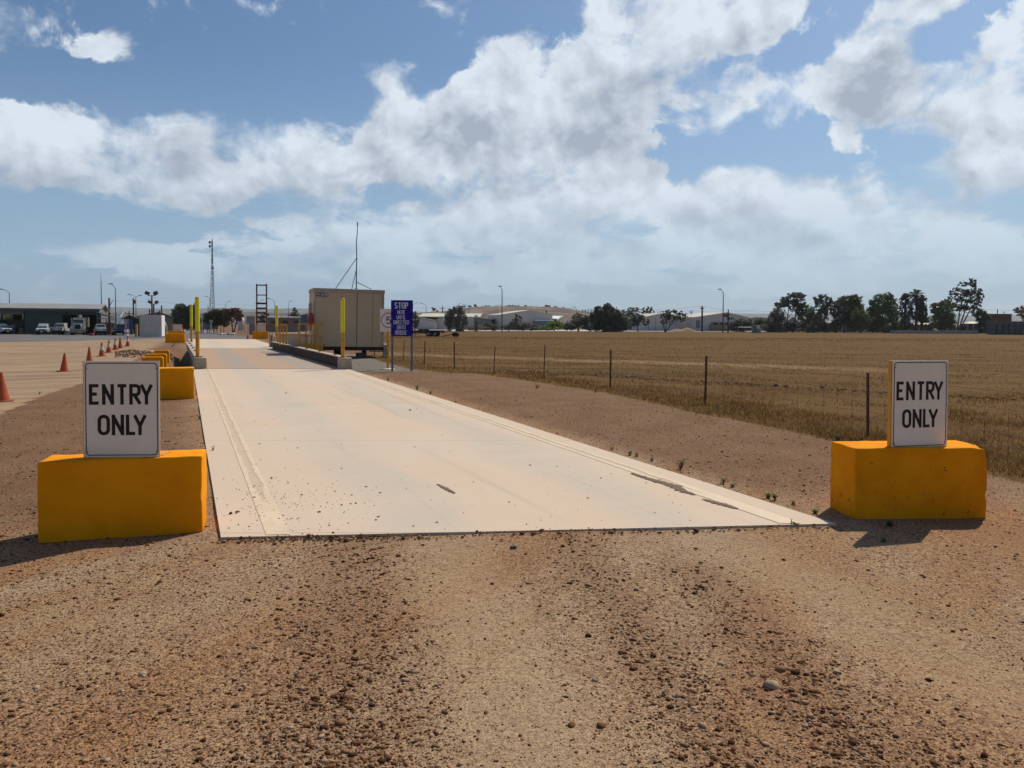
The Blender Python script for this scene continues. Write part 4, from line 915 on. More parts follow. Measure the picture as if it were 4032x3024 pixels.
# ---------------------------------------------------------------- traffic cones
def make_cone(band):
    t = thing('traffic_cone', (0, 0, 0), 'x', 'traffic cone', 0, 'traffic cones along the yard edge')
    b = MB().lathe([(.125, .028), (.105, .12), (.078, .28), (.050, .45), (.030, .575), (.022, .60)], 16).build('cone_body', CONE, t, True)
    smooth_by_angle(b, 60)
    MB().box((0, 0, .016), (.36, .36, .03)).build('base', CONEB, t, bevel=.008)
    if band: c = MB().lathe([(.0815, .27), (.0520, .452)], 16).build('reflective_collar', CONEW, t, True); smooth_by_angle(c, 60)
    return t
plain, banded = None, None
CN = [(9, 1580, 0, 'nearest orange cone, cut by the left edge of the photo'), (252, 1463, 0, 'plain orange cone, second from the left'), (352, 1424, 0, 'plain orange cone showing above the left sign'),
      (401, 1403, 1, 'largest of the white banded orange cones, just right of the sign top'), (428, 1389, 1, 'white banded cone next beyond the largest banded one'), (454, 1378, 1, 'dusty banded cone, third of the banded group'),
      (474, 1372, 0, 'plain faded cone just beyond the banded three'), (503, 1364, 1, 'farthest banded cone at the right end of the row')]
for px, py, bd, lab in CN:
    if bd: o = banded = make_cone(1) if banded is None else copy_tree(banded)
    else: o = plain = make_cone(0) if plain is None else copy_tree(plain)
    p = G(px, py); o.location = p - Vector((0, 0, .01)); o.rotation_euler = (random.gauss(0, .015), random.gauss(0, .02), random.random() * .8); s_ = 1.04 if p.y > 30 else .97; o.scale = (s_ if p.y > 20 else 1.1, s_ if p.y > 20 else 1.1, s_); o['label'] = lab
o = copy_tree(plain); p = PD(976, 1341, 59); o.location = (p.x, 59, H(p.x, 59)); o.scale = (1, 1, .62); o['label'] = 'lone small orange cone at the far end of the apron'

# red ladder frame behind the far right block
lp = PD(1031, 1312, 64); t = thing('ladder_frame', (lp.x, 64, 0), 'tall rust red ladder frame behind the far right orange block', 'ladder frame', R(3)); k_ = ppx(64)
zt = zat(1031, 1118, 64)
for x0, w_ in ((-19, .10), (19, .10)): MB().box((x0 * k_, 0, zt / 2), (.095, .10, zt)).build('rail', RUST, t)
for k, (py, th, wd) in enumerate([(1123, .10, 40), (1162, .08, 40), (1195, .16, 44), (1214, .15, 43), (1232, .15, 43), (1249, .16, 43), (1267, .16, 43), (1283, .15, 40)]):
    MB().box((0, -.07, zat(1031, py, 64)), (wd * k_, .05, th)).build('rung', RUST, t)
for k, py in enumerate((1195, 1214, 1232, 1249, 1267)):
    MB().box((20 * k_, -.1, zat(1031, py, 64)), (.13, .06, .13)).build('plate', mat('pale_plate%d' % k, (.22, .10, .08, 1), rough=.7) if k == 0 else bpy.data.materials['pale_plate0'], t)
# ---------------------------------------------------------------- trees, placed by crown outline at a real distance
def leaves(cl, size, parent, m, name='crown', dens=1.0, seed=0, droop=0., hollow=.35):
    r_ = np.random.default_rng(seed); V_ = []; 
    for (c, rad, n) in cl:
        n = int(n * dens); k = max(4, n // 26)
        d = r_.normal(size=(k, 3)); d /= np.linalg.norm(d, axis=1)[:, None]; d *= (hollow + (1 - hollow) * r_.random((k, 1)) ** .5)
        cc = d[r_.integers(0, k, n)] + r_.normal(size=(n, 3)) * .11
        pts = cc * np.array(rad) + np.array(c); pts[:, 2] -= droop * r_.random(n)
        a = r_.normal(size=(n, 3)); a /= np.linalg.norm(a, axis=1)[:, None]; b = np.cross(a, r_.normal(size=(n, 3))); b /= np.linalg.norm(b, axis=1)[:, None]
        s_ = size * (.60 + .9 * r_.random((n, 1))); V_.append(np.stack([pts - a * s_ * .5 - b * s_ * .4, pts + a * s_ * .6, pts - a * s_ * .3 + b * s_ * .6], 1))
    V_ = np.concatenate(V_).reshape(-1, 3).astype(np.float32); n = len(V_) // 3
    me = bpy.data.meshes.new(name); me.vertices.add(len(V_)); me.vertices.foreach_set('co', V_.ravel()); me.loops.add(n * 3); me.loops.foreach_set('vertex_index', np.arange(n * 3, dtype=np.int32))
    me.polygons.add(n); me.polygons.foreach_set('loop_start', np.arange(0, n * 3, 3, dtype=np.int32)); me.polygons.foreach_set('loop_total', np.full(n, 3, dtype=np.int32)); me.materials.append(m); me.update()
    o = bpy.data.objects.new(name, me); col.objects.link(o)
    if parent: o.parent = parent
    return o
def tree(name, label, dep, base, crowns, m, trunks=None, bark=BARK, cat='tree', size=None, dens=1., seed=1, group=None, tr=2.2, droop=0., hollow=.35):
    # base (px, py) at the foot; crowns: (px, py, rx, ry[, count]) all in photograph pixels
    k = ppx(dep); bx = PD(base[0], 1300, dep).x; t = thing(name, (bx, dep, 0), label, cat, 0, group); rnd = random.Random(seed)
    cl = []; cs = []
    for c in crowns:
        p = PD(c[0], c[1], dep); ry = max(c[2], c[3]) * .8 * k; off = rnd.uniform(-.5, .5) * ry
        cen = (p.x - bx, off, p.z); n = (c[4] if len(c) > 4 else 14 + c[2] * c[3] * 1.9)
        cl.append((cen, (c[2] * k * 1.16, ry * 1.1, c[3] * k * 1.16), max(60, n * 1.5))); cs.append(cen)
    leaves(cl, size or 3.4 * k, t, m, 'crown', dens, seed, droop, hollow)
    mb = MB()
    for (x0, x1, y1) in (trunks or [(base[0], base[0], min(c[1] for c in crowns) + 8)]):
        a = Vector(((x0 - base[0]) * k, 0, -.1)); top = PD(x1, y1, dep); b = Vector((top.x - bx, 0, top.z)); mid = a.lerp(b, .5) + Vector((rnd.uniform(-1, 1) * k * 3, 0, 0))
        mb.tube([a, a.lerp(mid, .5), mid, mid.lerp(b, .5) + Vector((rnd.uniform(-1, 1) * k, 0, 0)), b], [tr * k, tr * .8 * k, tr * .65 * k, tr * .4 * k, tr * .2 * k], 7)
        for c in cs:
            f = a.lerp(b, rnd.uniform(.35, .7))
            if (Vector(c) - f).length < 60 * k: mb.tube([f, f.lerp(Vector(c), .55) + Vector((0, 0, -2 * k)), Vector(c)], [tr * .42 * k, tr * .26 * k, tr * .1 * k], 5)
    mb.build('trunk', bark, t, True); return t
RT = 'trees along the right of the paddock'
tree('shrub', 'wide dark grey shrub left of the green transformer cabinet', 172, (2920, 1305), [(2890, 1283, 20, 15), (2918, 1275, 24, 22), (2948, 1280, 22, 19), (2968, 1290, 14, 12), (2920, 1292, 48, 12)], L_GY, cat='shrub', seed=2, dens=1.5, hollow=.1)
tree('shrub', 'small dense green shrub behind the transformer cabinet', 178, (2990, 1300), [(2985, 1270, 14, 13), (3003, 1265, 14, 11), (2995, 1280, 20, 12)], L_GR, cat='shrub', seed=3, dens=1.4)
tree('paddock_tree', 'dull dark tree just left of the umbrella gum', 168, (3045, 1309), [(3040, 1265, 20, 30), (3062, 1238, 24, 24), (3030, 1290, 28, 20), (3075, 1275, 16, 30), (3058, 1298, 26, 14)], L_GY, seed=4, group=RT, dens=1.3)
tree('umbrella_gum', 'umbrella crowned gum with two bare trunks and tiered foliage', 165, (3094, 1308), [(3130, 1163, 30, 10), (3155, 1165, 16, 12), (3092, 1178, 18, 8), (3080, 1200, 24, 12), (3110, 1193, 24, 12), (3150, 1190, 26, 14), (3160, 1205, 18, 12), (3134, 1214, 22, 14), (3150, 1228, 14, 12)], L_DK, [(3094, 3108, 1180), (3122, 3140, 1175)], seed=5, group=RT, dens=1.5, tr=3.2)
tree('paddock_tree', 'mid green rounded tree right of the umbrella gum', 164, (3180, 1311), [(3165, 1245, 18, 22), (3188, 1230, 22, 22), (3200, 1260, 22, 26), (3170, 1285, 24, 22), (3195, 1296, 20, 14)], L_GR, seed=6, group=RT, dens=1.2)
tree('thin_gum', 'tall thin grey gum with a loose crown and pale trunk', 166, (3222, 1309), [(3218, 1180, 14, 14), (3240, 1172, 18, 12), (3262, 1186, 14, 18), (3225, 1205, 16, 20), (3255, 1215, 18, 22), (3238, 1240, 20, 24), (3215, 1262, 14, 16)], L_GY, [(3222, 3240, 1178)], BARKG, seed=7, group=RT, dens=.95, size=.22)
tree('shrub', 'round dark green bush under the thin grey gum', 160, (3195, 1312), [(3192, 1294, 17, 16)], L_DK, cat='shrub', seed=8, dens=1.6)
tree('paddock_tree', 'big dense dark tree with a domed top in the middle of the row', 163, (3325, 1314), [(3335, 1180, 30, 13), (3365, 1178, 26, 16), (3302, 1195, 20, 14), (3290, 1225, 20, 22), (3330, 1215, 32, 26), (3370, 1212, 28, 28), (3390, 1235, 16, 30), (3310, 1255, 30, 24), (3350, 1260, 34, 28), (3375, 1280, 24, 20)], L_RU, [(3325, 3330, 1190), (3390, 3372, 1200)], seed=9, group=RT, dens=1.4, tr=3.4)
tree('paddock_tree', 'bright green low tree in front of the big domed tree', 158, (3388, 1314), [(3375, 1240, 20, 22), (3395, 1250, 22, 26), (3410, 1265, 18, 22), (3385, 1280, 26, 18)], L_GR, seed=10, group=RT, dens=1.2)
tree('paddock_tree', 'tall green tree with a reddish grey top left of the palms', 162, (3480, 1313), [(3470, 1172, 24, 14), (3502, 1168, 16, 16), (3448, 1190, 20, 14), (3470, 1205, 34, 24), (3510, 1205, 22, 28), (3440, 1225, 22, 22), (3480, 1240, 40, 30), (3420, 1255, 22, 26), (3520, 1245, 18, 26), (3455, 1275, 34, 20)], L_GR, [(3480, 3476, 1175)], seed=11, group=RT, dens=1.35, tr=3)
tree('paddock_tree', 'shaded dark undergrowth tree between the tall green tree and palms', 166, (3525, 1312), [(3520, 1290, 24, 20), (3545, 1285, 20, 22), (3500, 1296, 22, 14)], L_DK, seed=12, dens=1.5, group=RT)
def palm(px, py, rr, base, label, seed):
    dep = 161; k = ppx(dep); p = PD(px, py, dep); t = thing('fan_palm', (p.x, dep, 0), label, 'palm tree', 0, 'palms with brown skirts'); rnd = random.Random(seed)
    m = MB()
    for i in range(46):
        a = rnd.random() * 6.283; e = rnd.uniform(-.5, 1.35); L = rr * 1.3 * k * rnd.uniform(.75, 1.1); d = Vector((math.cos(a) * math.cos(e), math.sin(a) * math.cos(e), math.sin(e)))
        s_ = Vector((-math.sin(a), math.cos(a), 0)) * L * .17; c = Vector((0, 0, p.z)); q = c + d * L * .62; tip = c + d * L - Vector((0, 0, L * .32))
        m.add([c, q + s_, tip, q - s_, q + Vector((0, 0, -.12 * L))], [(0, 1, 4), (1, 2, 4), (2, 3, 4), (3, 0, 4)])
    m.build('crown', L_DK, t, fix=False)
    m = MB(); m.tube([(0, 0, 0), (rnd.uniform(-.2, .2), 0, p.z * .5), (0, 0, p.z)], [.32, .26, .22], 8); m.build('trunk', BARK, t, True)
    leaves([((0, 0, p.z * .62), (rr * k * .95, rr * k * .95, p.z * .34), 1900)], 4.2 * k, t, mat('palm_skirt%d' % seed, (.10, .085, .07, 1), (.065, .055, .045, 1), 3, .95), 'dead_skirt', seed=seed, hollow=.5)
palm(3566, 1176, 26, 1308, 'left palm with a round crown and long brown skirt', 1)
palm(3608, 1160, 26, 1308, 'tallest palm of the group, crown against the sky', 2)
palm(3632, 1178, 17, 1308, 'small right hand palm with a drooping crown', 3)
tree('cypress', 'small spiky cypress between the palms and the round green tree', 170, (3634, 1306), [(3640, 1238, 6, 16), (3630, 1255, 10, 16), (3645, 1262, 14, 16), (3638, 1280, 18, 18)], L_DK, seed=13, dens=1.5)
tree('paddock_tree', 'leafy yellow green tree beside the large gum', 158, (3700, 1312), [(3675, 1205, 13, 11), (3715, 1200, 20, 14), (3740, 1198, 16, 14), (3690, 1225, 18, 18), (3722, 1232, 32, 26), (3690, 1265, 26, 26), (3738, 1262, 24, 26), (3755, 1285, 18, 16), (3712, 1290, 22, 16)], L_GR, [(3698, 3712, 1210)], seed=14, group=RT, dens=1.35)
tree('large_gum', 'tallest gum at the right with open branching and reddish leaf clumps', 167, (3768, 1302), [(3800, 1118, 20, 9), (3822, 1110, 12, 14), (3836, 1116, 9, 18), (3758, 1140, 12, 9), (3778, 1142, 8, 7), (3745, 1155, 11, 10), (3770, 1160, 14, 10), (3742, 1172, 10, 9), (3808, 1150, 20, 16), (3835, 1155, 20, 18), (3856, 1143, 10, 8), (3860, 1165, 12, 16), (3850, 1190, 16, 14), (3815, 1182, 20, 12), (3780, 1180, 18, 12), (3840, 1208, 16, 10), (3768, 1210, 18, 14), (3800, 1212, 22, 12), (3730, 1190, 14, 12)], L_RU, [(3768, 3792, 1150), (3770, 3832, 1120), (3772, 3852, 1160)], BARKG, seed=15, dens=.9, tr=3.4, group=RT, size=.21, hollow=.2)
tree('shrub', 'dark bushes hiding the shed right of the large gum', 164, (3855, 1310), [(3845, 1230, 16, 14), (3862, 1245, 20, 22), (3880, 1262, 16, 24), (3870, 1288, 22, 20), (3895, 1250, 9, 12)], L_DK, cat='shrub', seed=16, dens=1.5)
tree('paddock_tree', 'rusty topped small tree at the right edge above the concrete tanks', 190, (4030, 1290), [(4003, 1222, 14, 8), (4025, 1218, 18, 12), (4040, 1235, 18, 16), (4012, 1236, 12, 8)], L_RD, seed=17, dens=1.1, group=RT)
UNDER_ = [(3118, 26, 18, L_DK, 'low dark bush under the umbrella gum trunks'), (3245, 24, 20, L_GY, 'grey bush at the foot of the tall thin gum'), (3290, 18, 22, L_GR, 'green bush left of the big domed tree trunk'), (3435, 22, 24, L_DK, 'dark bush between the low bright tree and the tall green tree'), (3570, 24, 22, L_DK, 'dark bush at the foot of the left palm'), (3662, 18, 16, L_DK, 'dark bush right of the first gazebo'), (3790, 14, 12, L_GR, 'small bush at the foot of the large gum')]
for i_, (px_, rx_, ry_, m_, lab_) in enumerate(UNDER_):
    tree('shrub', lab_, 163, (px_, 1311), [(px_ - rx_ * .5, 1300 - ry_ * .7, rx_ * .7, ry_ * .8), (px_ + rx_ * .5, 1300 - ry_ * .4, rx_ * .7, ry_ * .7), (px_, 1304 - ry_ * 1.2, rx_ * .6, ry_ * .6)], m_, cat='shrub', seed=80 + i_, dens=1.5, group=RT)
# middle distance
tree('paddock_tree', 'largest dark spreading tree in the middle of the paddock edge', 160, (2378, 1308), [(2393, 1207, 13, 12), (2395, 1222, 22, 16), (2360, 1225, 24, 16), (2348, 1245, 22, 22), (2380, 1248, 32, 28), (2420, 1240, 24, 20), (2350, 1275, 22, 24), (2388, 1280, 42, 26), (2435, 1262, 32, 26), (2455, 1280, 24, 18), (2420, 1292, 40, 14)], L_DK, seed=20, dens=1.5, tr=3.4)
tree('paddock_tree', 'olive tree joined to the right of the largest dark tree', 166, (2449, 1306), [(2465, 1232, 20, 10), (2490, 1243, 22, 12), (2510, 1255, 22, 16), (2490, 1270, 28, 14), (2528, 1250, 12, 12), (2545, 1268, 14, 12), (2470, 1288, 16, 10)], L_GY, [(2449, 2470, 1240), (2512, 2512, 1250)], seed=21, dens=1.2)
tree('background_tree', 'loose topped gum peeping over the grey shed, left one', 210, (2500, 1290), [(2485, 1218, 12, 8), (2500, 1215, 14, 8), (2514, 1222, 9, 8), (2498, 1230, 18, 7)], L_RU, seed=22, dens=1.0, group='gums behind the grey shed')
tree('background_tree', 'loose topped gum peeping over the grey shed, right one', 210, (2548, 1290), [(2540, 1224, 12, 10), (2558, 1217, 12, 9), (2565, 1228, 9, 9), (2545, 1232, 20, 6)], L_RU, seed=23, dens=1.0, group='gums behind the grey shed')
tree('leaning_tree', 'sparse leaning tree with a forked trunk before the grey shed', 158, (2619, 1309), [(2618, 1232, 12, 9), (2640, 1228, 14, 9), (2662, 1228, 14, 9), (2682, 1236, 14, 11), (2695, 1246, 9, 10), (2610, 1250, 9, 13), (2640, 1248, 20, 11), (2670, 1252, 20, 10), (2690, 1262, 9, 7), (2605, 1265, 7, 10)], L_RU, [(2619, 2626, 1240), (2619, 2668, 1245), (2619, 2612, 1255)], seed=24, dens=.75, size=.2, hollow=.2)
tree('shrub', 'long dark grey bush left of the largest dark tree', 168, (2280, 1300), [(2250, 1280, 28, 16), (2285, 1270, 28, 20), (2315, 1268, 22, 24), (2300, 1252, 18, 10), (2240, 1290, 24, 10), (2320, 1290, 24, 10)], L_GY, cat='shrub', seed=25, dens=1.4, hollow=.1)
tree('shrub', 'small olive tree top rising from the long grey bush', 170, (2275, 1300), [(2272, 1242, 16, 9), (2290, 1247, 14, 8), (2262, 1252, 12, 8)], L_GR, cat='shrub', seed=26, dens=1.1)
tree('hedge', 'bright green low hedge below the white roofed house', 170, (2185, 1301), [(2150, 1289, 22, 9), (2180, 1280, 24, 13), (2205, 1282, 18, 13), (2165, 1293, 40, 6)], L_BR, cat='hedge', seed=27, dens=1.7, hollow=.1)
tree('hedge', 'low dark scrub hedge along the road in front of the large grey shed', 172, (2040, 1301), [(1995, 1288, 20, 10), (2030, 1282, 26, 15), (2060, 1284, 26, 14), (2095, 1286, 24, 12), (2115, 1292, 16, 8), (1945, 1290, 22, 12), (1870, 1290, 50, 9), (1920, 1284, 16, 12)], L_SC, cat='hedge', seed=28, dens=1.5, hollow=.1)
tree('dead_tree', 'half dead grey tree with bare twigs before the large grey shed', 160, (2001, 1307), [(2040, 1252, 14, 11), (2052, 1262, 7, 14), (2020, 1270, 14, 10), (2005, 1282, 12, 10), (2030, 1245, 9, 6)], L_SC, [(2001, 2038, 1242), (2001, 2018, 1255)], BARKG, seed=29, dens=.7, size=.19)
tree('paddock_tree', 'grey green gum with hanging foliage beside the red trailer', 158, (1768, 1304), [(1773, 1224, 11, 9), (1792, 1212, 11, 10), (1812, 1212, 10, 13), (1765, 1240, 14, 18), (1790, 1238, 22, 18), (1818, 1236, 16, 20), (1832, 1258, 9, 16), (1762, 1264, 12, 14), (1785, 1272, 22, 14), (1815, 1282, 14, 20), (1768, 1290, 8, 12), (1805, 1298, 11, 9)], L_GY, [(1768, 1785, 1225), (1812, 1808, 1220)], seed=30, dens=1.15, droop=.7)
tree('paddock_tree', 'dark tree half hidden behind the blue sign', 165, (1633, 1300), [(1630, 1240, 14, 12), (1638, 1255, 12, 14), (1636, 1275, 14, 16)], L_DK, seed=31, dens=1.3)
# left and centre, beyond the yard
tree('yard_tree', 'large dense dark green tree beyond the white container', 150, (722, 1300), [(715, 1212, 20, 14), (742, 1215, 14, 14), (700, 1228, 20, 16), (728, 1235, 30, 24), (752, 1225, 20, 20), (768, 1210, 12, 12), (695, 1250, 14, 18), (725, 1262, 32, 24), (758, 1258, 26, 26), (715, 1280, 20, 14), (745, 1282, 28, 16)], L_DK, [(722, 726, 1230), (740, 746, 1240)], seed=32, dens=1.5)
tree('shrub', 'dark low bush at the foot of the large yard tree', 158, (668, 1290), [(660, 1258, 16, 12), (675, 1265, 18, 12), (650, 1265, 10, 10)], L_DK, cat='shrub', seed=33, dens=1.4)
tree('dry_bush_tree', 'olive bushy tree with dead grey stems at the left of the white stones', 118, (860, 1310), [(850, 1232, 20, 13), (830, 1245, 22, 16), (862, 1245, 24, 20), (885, 1232, 20, 14), (815, 1258, 14, 12), (845, 1265, 26, 16), (880, 1262, 20, 20)], L_RU, [(840, 842, 1250), (855, 850, 1245), (868, 875, 1240), (880, 880, 1245), (848, 828, 1255)], BARKG, seed=34, dens=2.0, tr=1.5)
tree('dry_bush_tree', 'rust red topped tree leaning right beside the brown gate wall', 114, (918, 1312), [(905, 1226, 18, 10), (925, 1222, 18, 9), (942, 1232, 12, 10), (950, 1244, 7, 8), (900, 1240, 20, 12), (930, 1245, 16, 10), (940, 1258, 9, 8), (890, 1255, 14, 12)], L_RD, [(918, 905, 1230), (918, 940, 1235)], seed=35, dens=2.0, tr=3)
tree('background_tree', 'pointed pine like tree behind the toilet block roof', 175, (1160, 1290), [(1160, 1215, 5, 8), (1160, 1226, 9, 9), (1158, 1238, 16, 10), (1165, 1248, 20, 10), (1140, 1245, 9, 9), (1150, 1256, 22, 10)], L_GY, seed=36, dens=1.2)
tree('shrub', 'dark bush behind the red ladder frame', 170, (1040, 1290), [(1050, 1240, 9, 8), (1038, 1252, 14, 12)], L_DK, cat='shrub', seed=37, dens=1.2)
for i, (px, py, rx, ry, m, lab) in enumerate([(25, 1258, 36, 22, L_GR, 'green scrub seen through the left open bay of the workshop'), (80, 1252, 34, 22, L_RU, 'rusty scrub seen through the second open bay of the workshop'), (118, 1258, 20, 16, L_GY, 'grey scrub against the workshop wall seen through the bay'), (298, 1245, 14, 14, L_GR, 'green tree seen through the right door of the workshop'), (372, 1248, 14, 18, L_RD, 'dry rusty tree seen at the right end of the workshop')]):
    tree('background_tree', lab, 128, (px, 1300), [(px, py, rx, ry), (px - rx * .4, py + 22, rx * .8, ry * .8)], m, seed=40 + i, dens=1.2, group='scrub behind the workshop')
# scrub dots over the hill
hb = []
for i in range(64):
    px = random.uniform(1650, 2330); top = 1207 + (max(0, 1880 - px) / 240) * 16 + (max(0, px - 2150) / 180) * 24; hb.append((px, top + abs(random.gauss(0, 9)) if i % 2 else top + random.uniform(-3, 2)))

# ---------------------------------------------------------------- hills
def ridge(name, dep, pts, m, depth_m=400, seed=0):    # a ridge of terrain: skyline as seen, real thickness behind
    v = []; f = []; n = 160; x0, x1 = pts[0][0], pts[-1][0]; rows = 9
    for i in range(n + 1):
        px = x0 + (x1 - x0) * i / n
        for (a, ya), (b, yb) in zip(pts, pts[1:]):
            if a <= px <= b: y_ = ya + (yb - ya) * sstep(a, b, px); break
        top = zat(px, y_ + mnoise.noise((px / 26., seed, 0)) * 2.2, dep)
        X_ = PD(px, 1250, dep).x
        for j in range(rows):
            q = j / (rows - 1) * 2 - 1; zz = max(0, top) * math.cos(q * math.pi / 2) ** .8 if abs(q) < 1 else -2; v.append((X_ * (1 + q * depth_m / dep), dep + q * depth_m, zz + mnoise.noise((X_ / 60., q * 6, seed)) * top * .05 * (1 if 0 < j < rows - 1 and j != 4 else 0)))
    for i in range(n):
        for j in range(rows - 1): a = i * rows + j; f.append((a, a + rows, a + rows + 1, a + 1))
    mb = MB(); mb.add(v, f); o = mb.build(name, m, smooth=True); return tag(o, kind='structure')
ridge('far_hills', 3600, [(-900, 1214), (300, 1212), (440, 1209), (560, 1213), (690, 1216), (850, 1213), (1040, 1217), (1150, 1213), (1300, 1218), (1500, 1226), (1760, 1230), (2000, 1238), (2600, 1240), (2740, 1236), (2860, 1233), (3040, 1236), (3400, 1242), (3900, 1240), (4100, 1236), (5000, 1240)], mat('far_hill_scrub', (.085, .09, .085, 1), (.17, .16, .145, 1), .012, 1, stretch=(1, 1, 4), lo=.45, hi=.62), 900, 3)
ridge('scrub_hills', 1500, [(-900, 1250), (200, 1236), (420, 1230), (520, 1238), (700, 1236), (900, 1226), (1100, 1232), (1250, 1240), (1500, 1250), (1640, 1260)], mat('mid_hill_scrub', (.062, .064, .050, 1), (.14, .12, .092, 1), .03, 1, stretch=(1, 1, 5), lo=.46, hi=.70), 420, 5)
ridge('red_hill', 620, [(1560, 1240), (1640, 1231), (1740, 1226), (1840, 1213), (1920, 1207), (2050, 1206), (2160, 1208), (2230, 1214), (2290, 1224), (2345, 1236), (2420, 1252), (2500, 1270)], mat('red_hill_soil', (.095, .065, .052, 1), (.20, .145, .115, 1), .045, 1, stretch=(1, 1, 3), lo=.42, hi=.58, detail=8), 200, 8)
for i, (px, py) in enumerate(hb):
    k = ppx(640 if i % 2 == 0 else 600); r = random.uniform(2.2, 6)
    if i < 40: tree('hill_bush', 'dark round bush dotted on the red hill', 622 if i % 2 == 0 else 590, (px, py + 4), [(px, py, r * 1.3, r * .8, 60)], L_SC if i % 3 else L_DK, seed=60 + i, cat='bush', group='bushes on the red hill', size=1.1, trunks=[(px, px, py + 1)], tr=.6)

# ---------------------------------------------------------------- buildings beyond the paddock
def shed(name, label, dep, x0, x1, ye, yp, pk, D, wall, roof, yb=1300, cat='shed', group=None, over=.3, face=None, rot=0):
    # gable front facing us: eaves at ye, peak at yp above pixel column pk
    a = PD(x0, 1300, dep).x; b = PD(x1, 1300, dep).x; zl = zat(x0, ye[0], dep); zr = zat(x1, ye[1], dep); zp = zat(pk, yp, dep); p = PD(pk, 1300, dep).x - a
    az = math.atan(((x0 + x1) / 2 - CX) / F) * (1 if x1 < 1300 else (face or 0)); ca = math.cos(az); t = thing(name, (a, dep, 0), label, cat, -az + rot, group); W_ = (b - a) * ca / math.cos(rot); p *= ca / math.cos(rot); th = .18
    MB().prism([(0, 0), (W_, 0), (W_, zr), (p, zp), (0, zl)], 0, D).build('wall', wall, t)
    m = MB(); m.prism([(-over, zl - .02), (p, zp), (p, zp + th), (-over, zl + th - .02)], -over, D + over); m.build('roof_slope', roof, t)
    m = MB(); m.prism([(p, zp), (W_ + over, zr - .02), (W_ + over, zr + th - .02), (p, zp + th)], -over, D + over); m.build('roof_slope', roof, t)
    return t, W_
def flatshed(name, label, dep, x0, x1, y0, y1, D, wall, roof, cat='shed', rise=.0, group=None, over=.35):
    # low pitched roof sloping up and back from the front eave at y1; roof top seen at y0
    a = PD(x0, 1300, dep).x; b = PD(x1, 1300, dep).x; W_ = b - a; ze = zat(x0, y1, dep); zt = zat(x0, y0, dep + D)
    az = math.atan(((x0 + x1) / 2 - CX) / F) * (1 if x1 < 1300 else 0); W_ *= math.cos(az); t = thing(name, (a, dep, 0), label, cat, -az, group); MB().prism([(0, 0), (D, 0), (D, max(zt, ze) - .1), (0, ze)], 0, W_, ax='X').build('wall', wall, t)
    MB().prism([(-over, ze), (D, max(zt, ze)), (D, max(zt, ze) + .2), (-over, ze + .2)], -over, W_ + over, ax='X').build('roof', roof, t); return t, W_
t, W_ = flatshed('long_shed', 'long pale shed with a cream roof behind the red trailer', 205, 1648, 1885, 1236, 1249, 14, SHEDG, ROOFC); MB().box((W_ * .22, -.06, 2.5), (3.2, .1, 1.5)).build('red_panel', REDB, t)
shed('small_shed', 'low grey shed with a slanting roof beside the blue sign', 196, 1640, 1718, (1256, 1266), 1254, 1652, 8, SHEDG, SHEDD)
shed('small_shed', 'white edged low shed between the trailer and the hanging gum', 198, 1719, 1762, (1261, 1262), 1258, 1740, 8, SHEDG, ROOFC)
shed('small_shed', 'dark open fronted shed right of the hanging gum', 194, 1866, 1936, (1253, 1258), 1251, 1880, 8, SHEDD, SHEDG)
t, W_ = shed('large_shed', 'large grey gabled shed below the red hill', 190, 1976, 2178, (1241, 1240), 1222, 2088, 15, SHEDG, ROOFC, rot=R(15)); MB().box((W_ * .80, -.9, 1.2), (W_ * .36, 1.8, 2.4)).build('lean_to', SHEDB, t); MB().box((W_ * .80, -.95, 2.5), (W_ * .38, 2.0, .16)).build('lean_to_roof', ROOFW, t); MB().lathe([(.2, 0), (.2, 1.6)], 8, (W_ * .925, 2, 3.4)).build('flue', LAMPM, t)
t, W_ = flatshed('house', 'low house with a bright white roof between shed and hedge', 235, 2180, 2222, 1246, 1257, 10, REDB, ROOFW, cat='house')
shed('house', 'pale gabled house front beside the long grey bush', 215, 2202, 2262, (1262, 1256), 1247, 2218, 10, PALE, ROOFC, cat='house')
t, W_ = shed('grey_shed', 'long plain grey shed behind the leaning tree', 186, 2540, 2690, (1250, 1252), 1236, 2605, 14, SHEDG, ROOFC, rot=R(15))
for k in range(5): MB().box((W_ * (.1 + k * .19), -.02, 1.5), (.08, .05, 3.0)).build('downpipe', SHEDD, t)
t, W_ = shed('gabled_shed', 'wide gabled shed with a sign board and dark window strip behind the tall lamp', 184, 2737, 2958, (1251, 1252), 1232, 2868, 15, SHEDG, ROOFC, rot=R(12))
k_ = ppx(184); X_ = lambda px: (px - 2737) * k_ / math.cos(R(12)); Zz = lambda py: zat(2800, py, 184)
MB().box((X_(2866), -.05, Zz(1242)), (24 * k_, .08, 12 * k_)).build('sign_board', REDB, t); f = MB().box((X_(2884), -.05, Zz(1254)), (28 * k_, .08, 9 * k_)).build('window', GLASS, t)
for dx in (-9, 0, 9): MB().box((X_(2884 + dx), -.10, Zz(1254)), (.12, .05, 9 * k_)).build('mullion', SHEDG, f)
f = MB().box((X_(2840), -.05, Zz(1274)), (76 * k_, .08, 9 * k_)).build('window_strip', GLASS, t)
for q in range(6): MB().box((X_(2808 + q * 13), -.10, Zz(1274)), (.5, .05, 3.5 * k_)).build('panel', REDB if q % 2 else SHEDG, f)
MB().box((X_(2836), -.4, Zz(1287)), (80 * k_, .7, 17 * k_)).build('lean_to', BROWNC, t); MB().box((X_(2748), -.04, Zz(1276)), (1, .08, 30 * k_)).build('door', SHEDD, t)
shed('pale_green_shed', 'pale green low shed behind the small green shrub', 200, 2962, 3050, (1252, 1254), 1251, 2970, 12, mat('pale_green_cladding', (.20, .25, .25, 1), rough=.8), SHEDG)
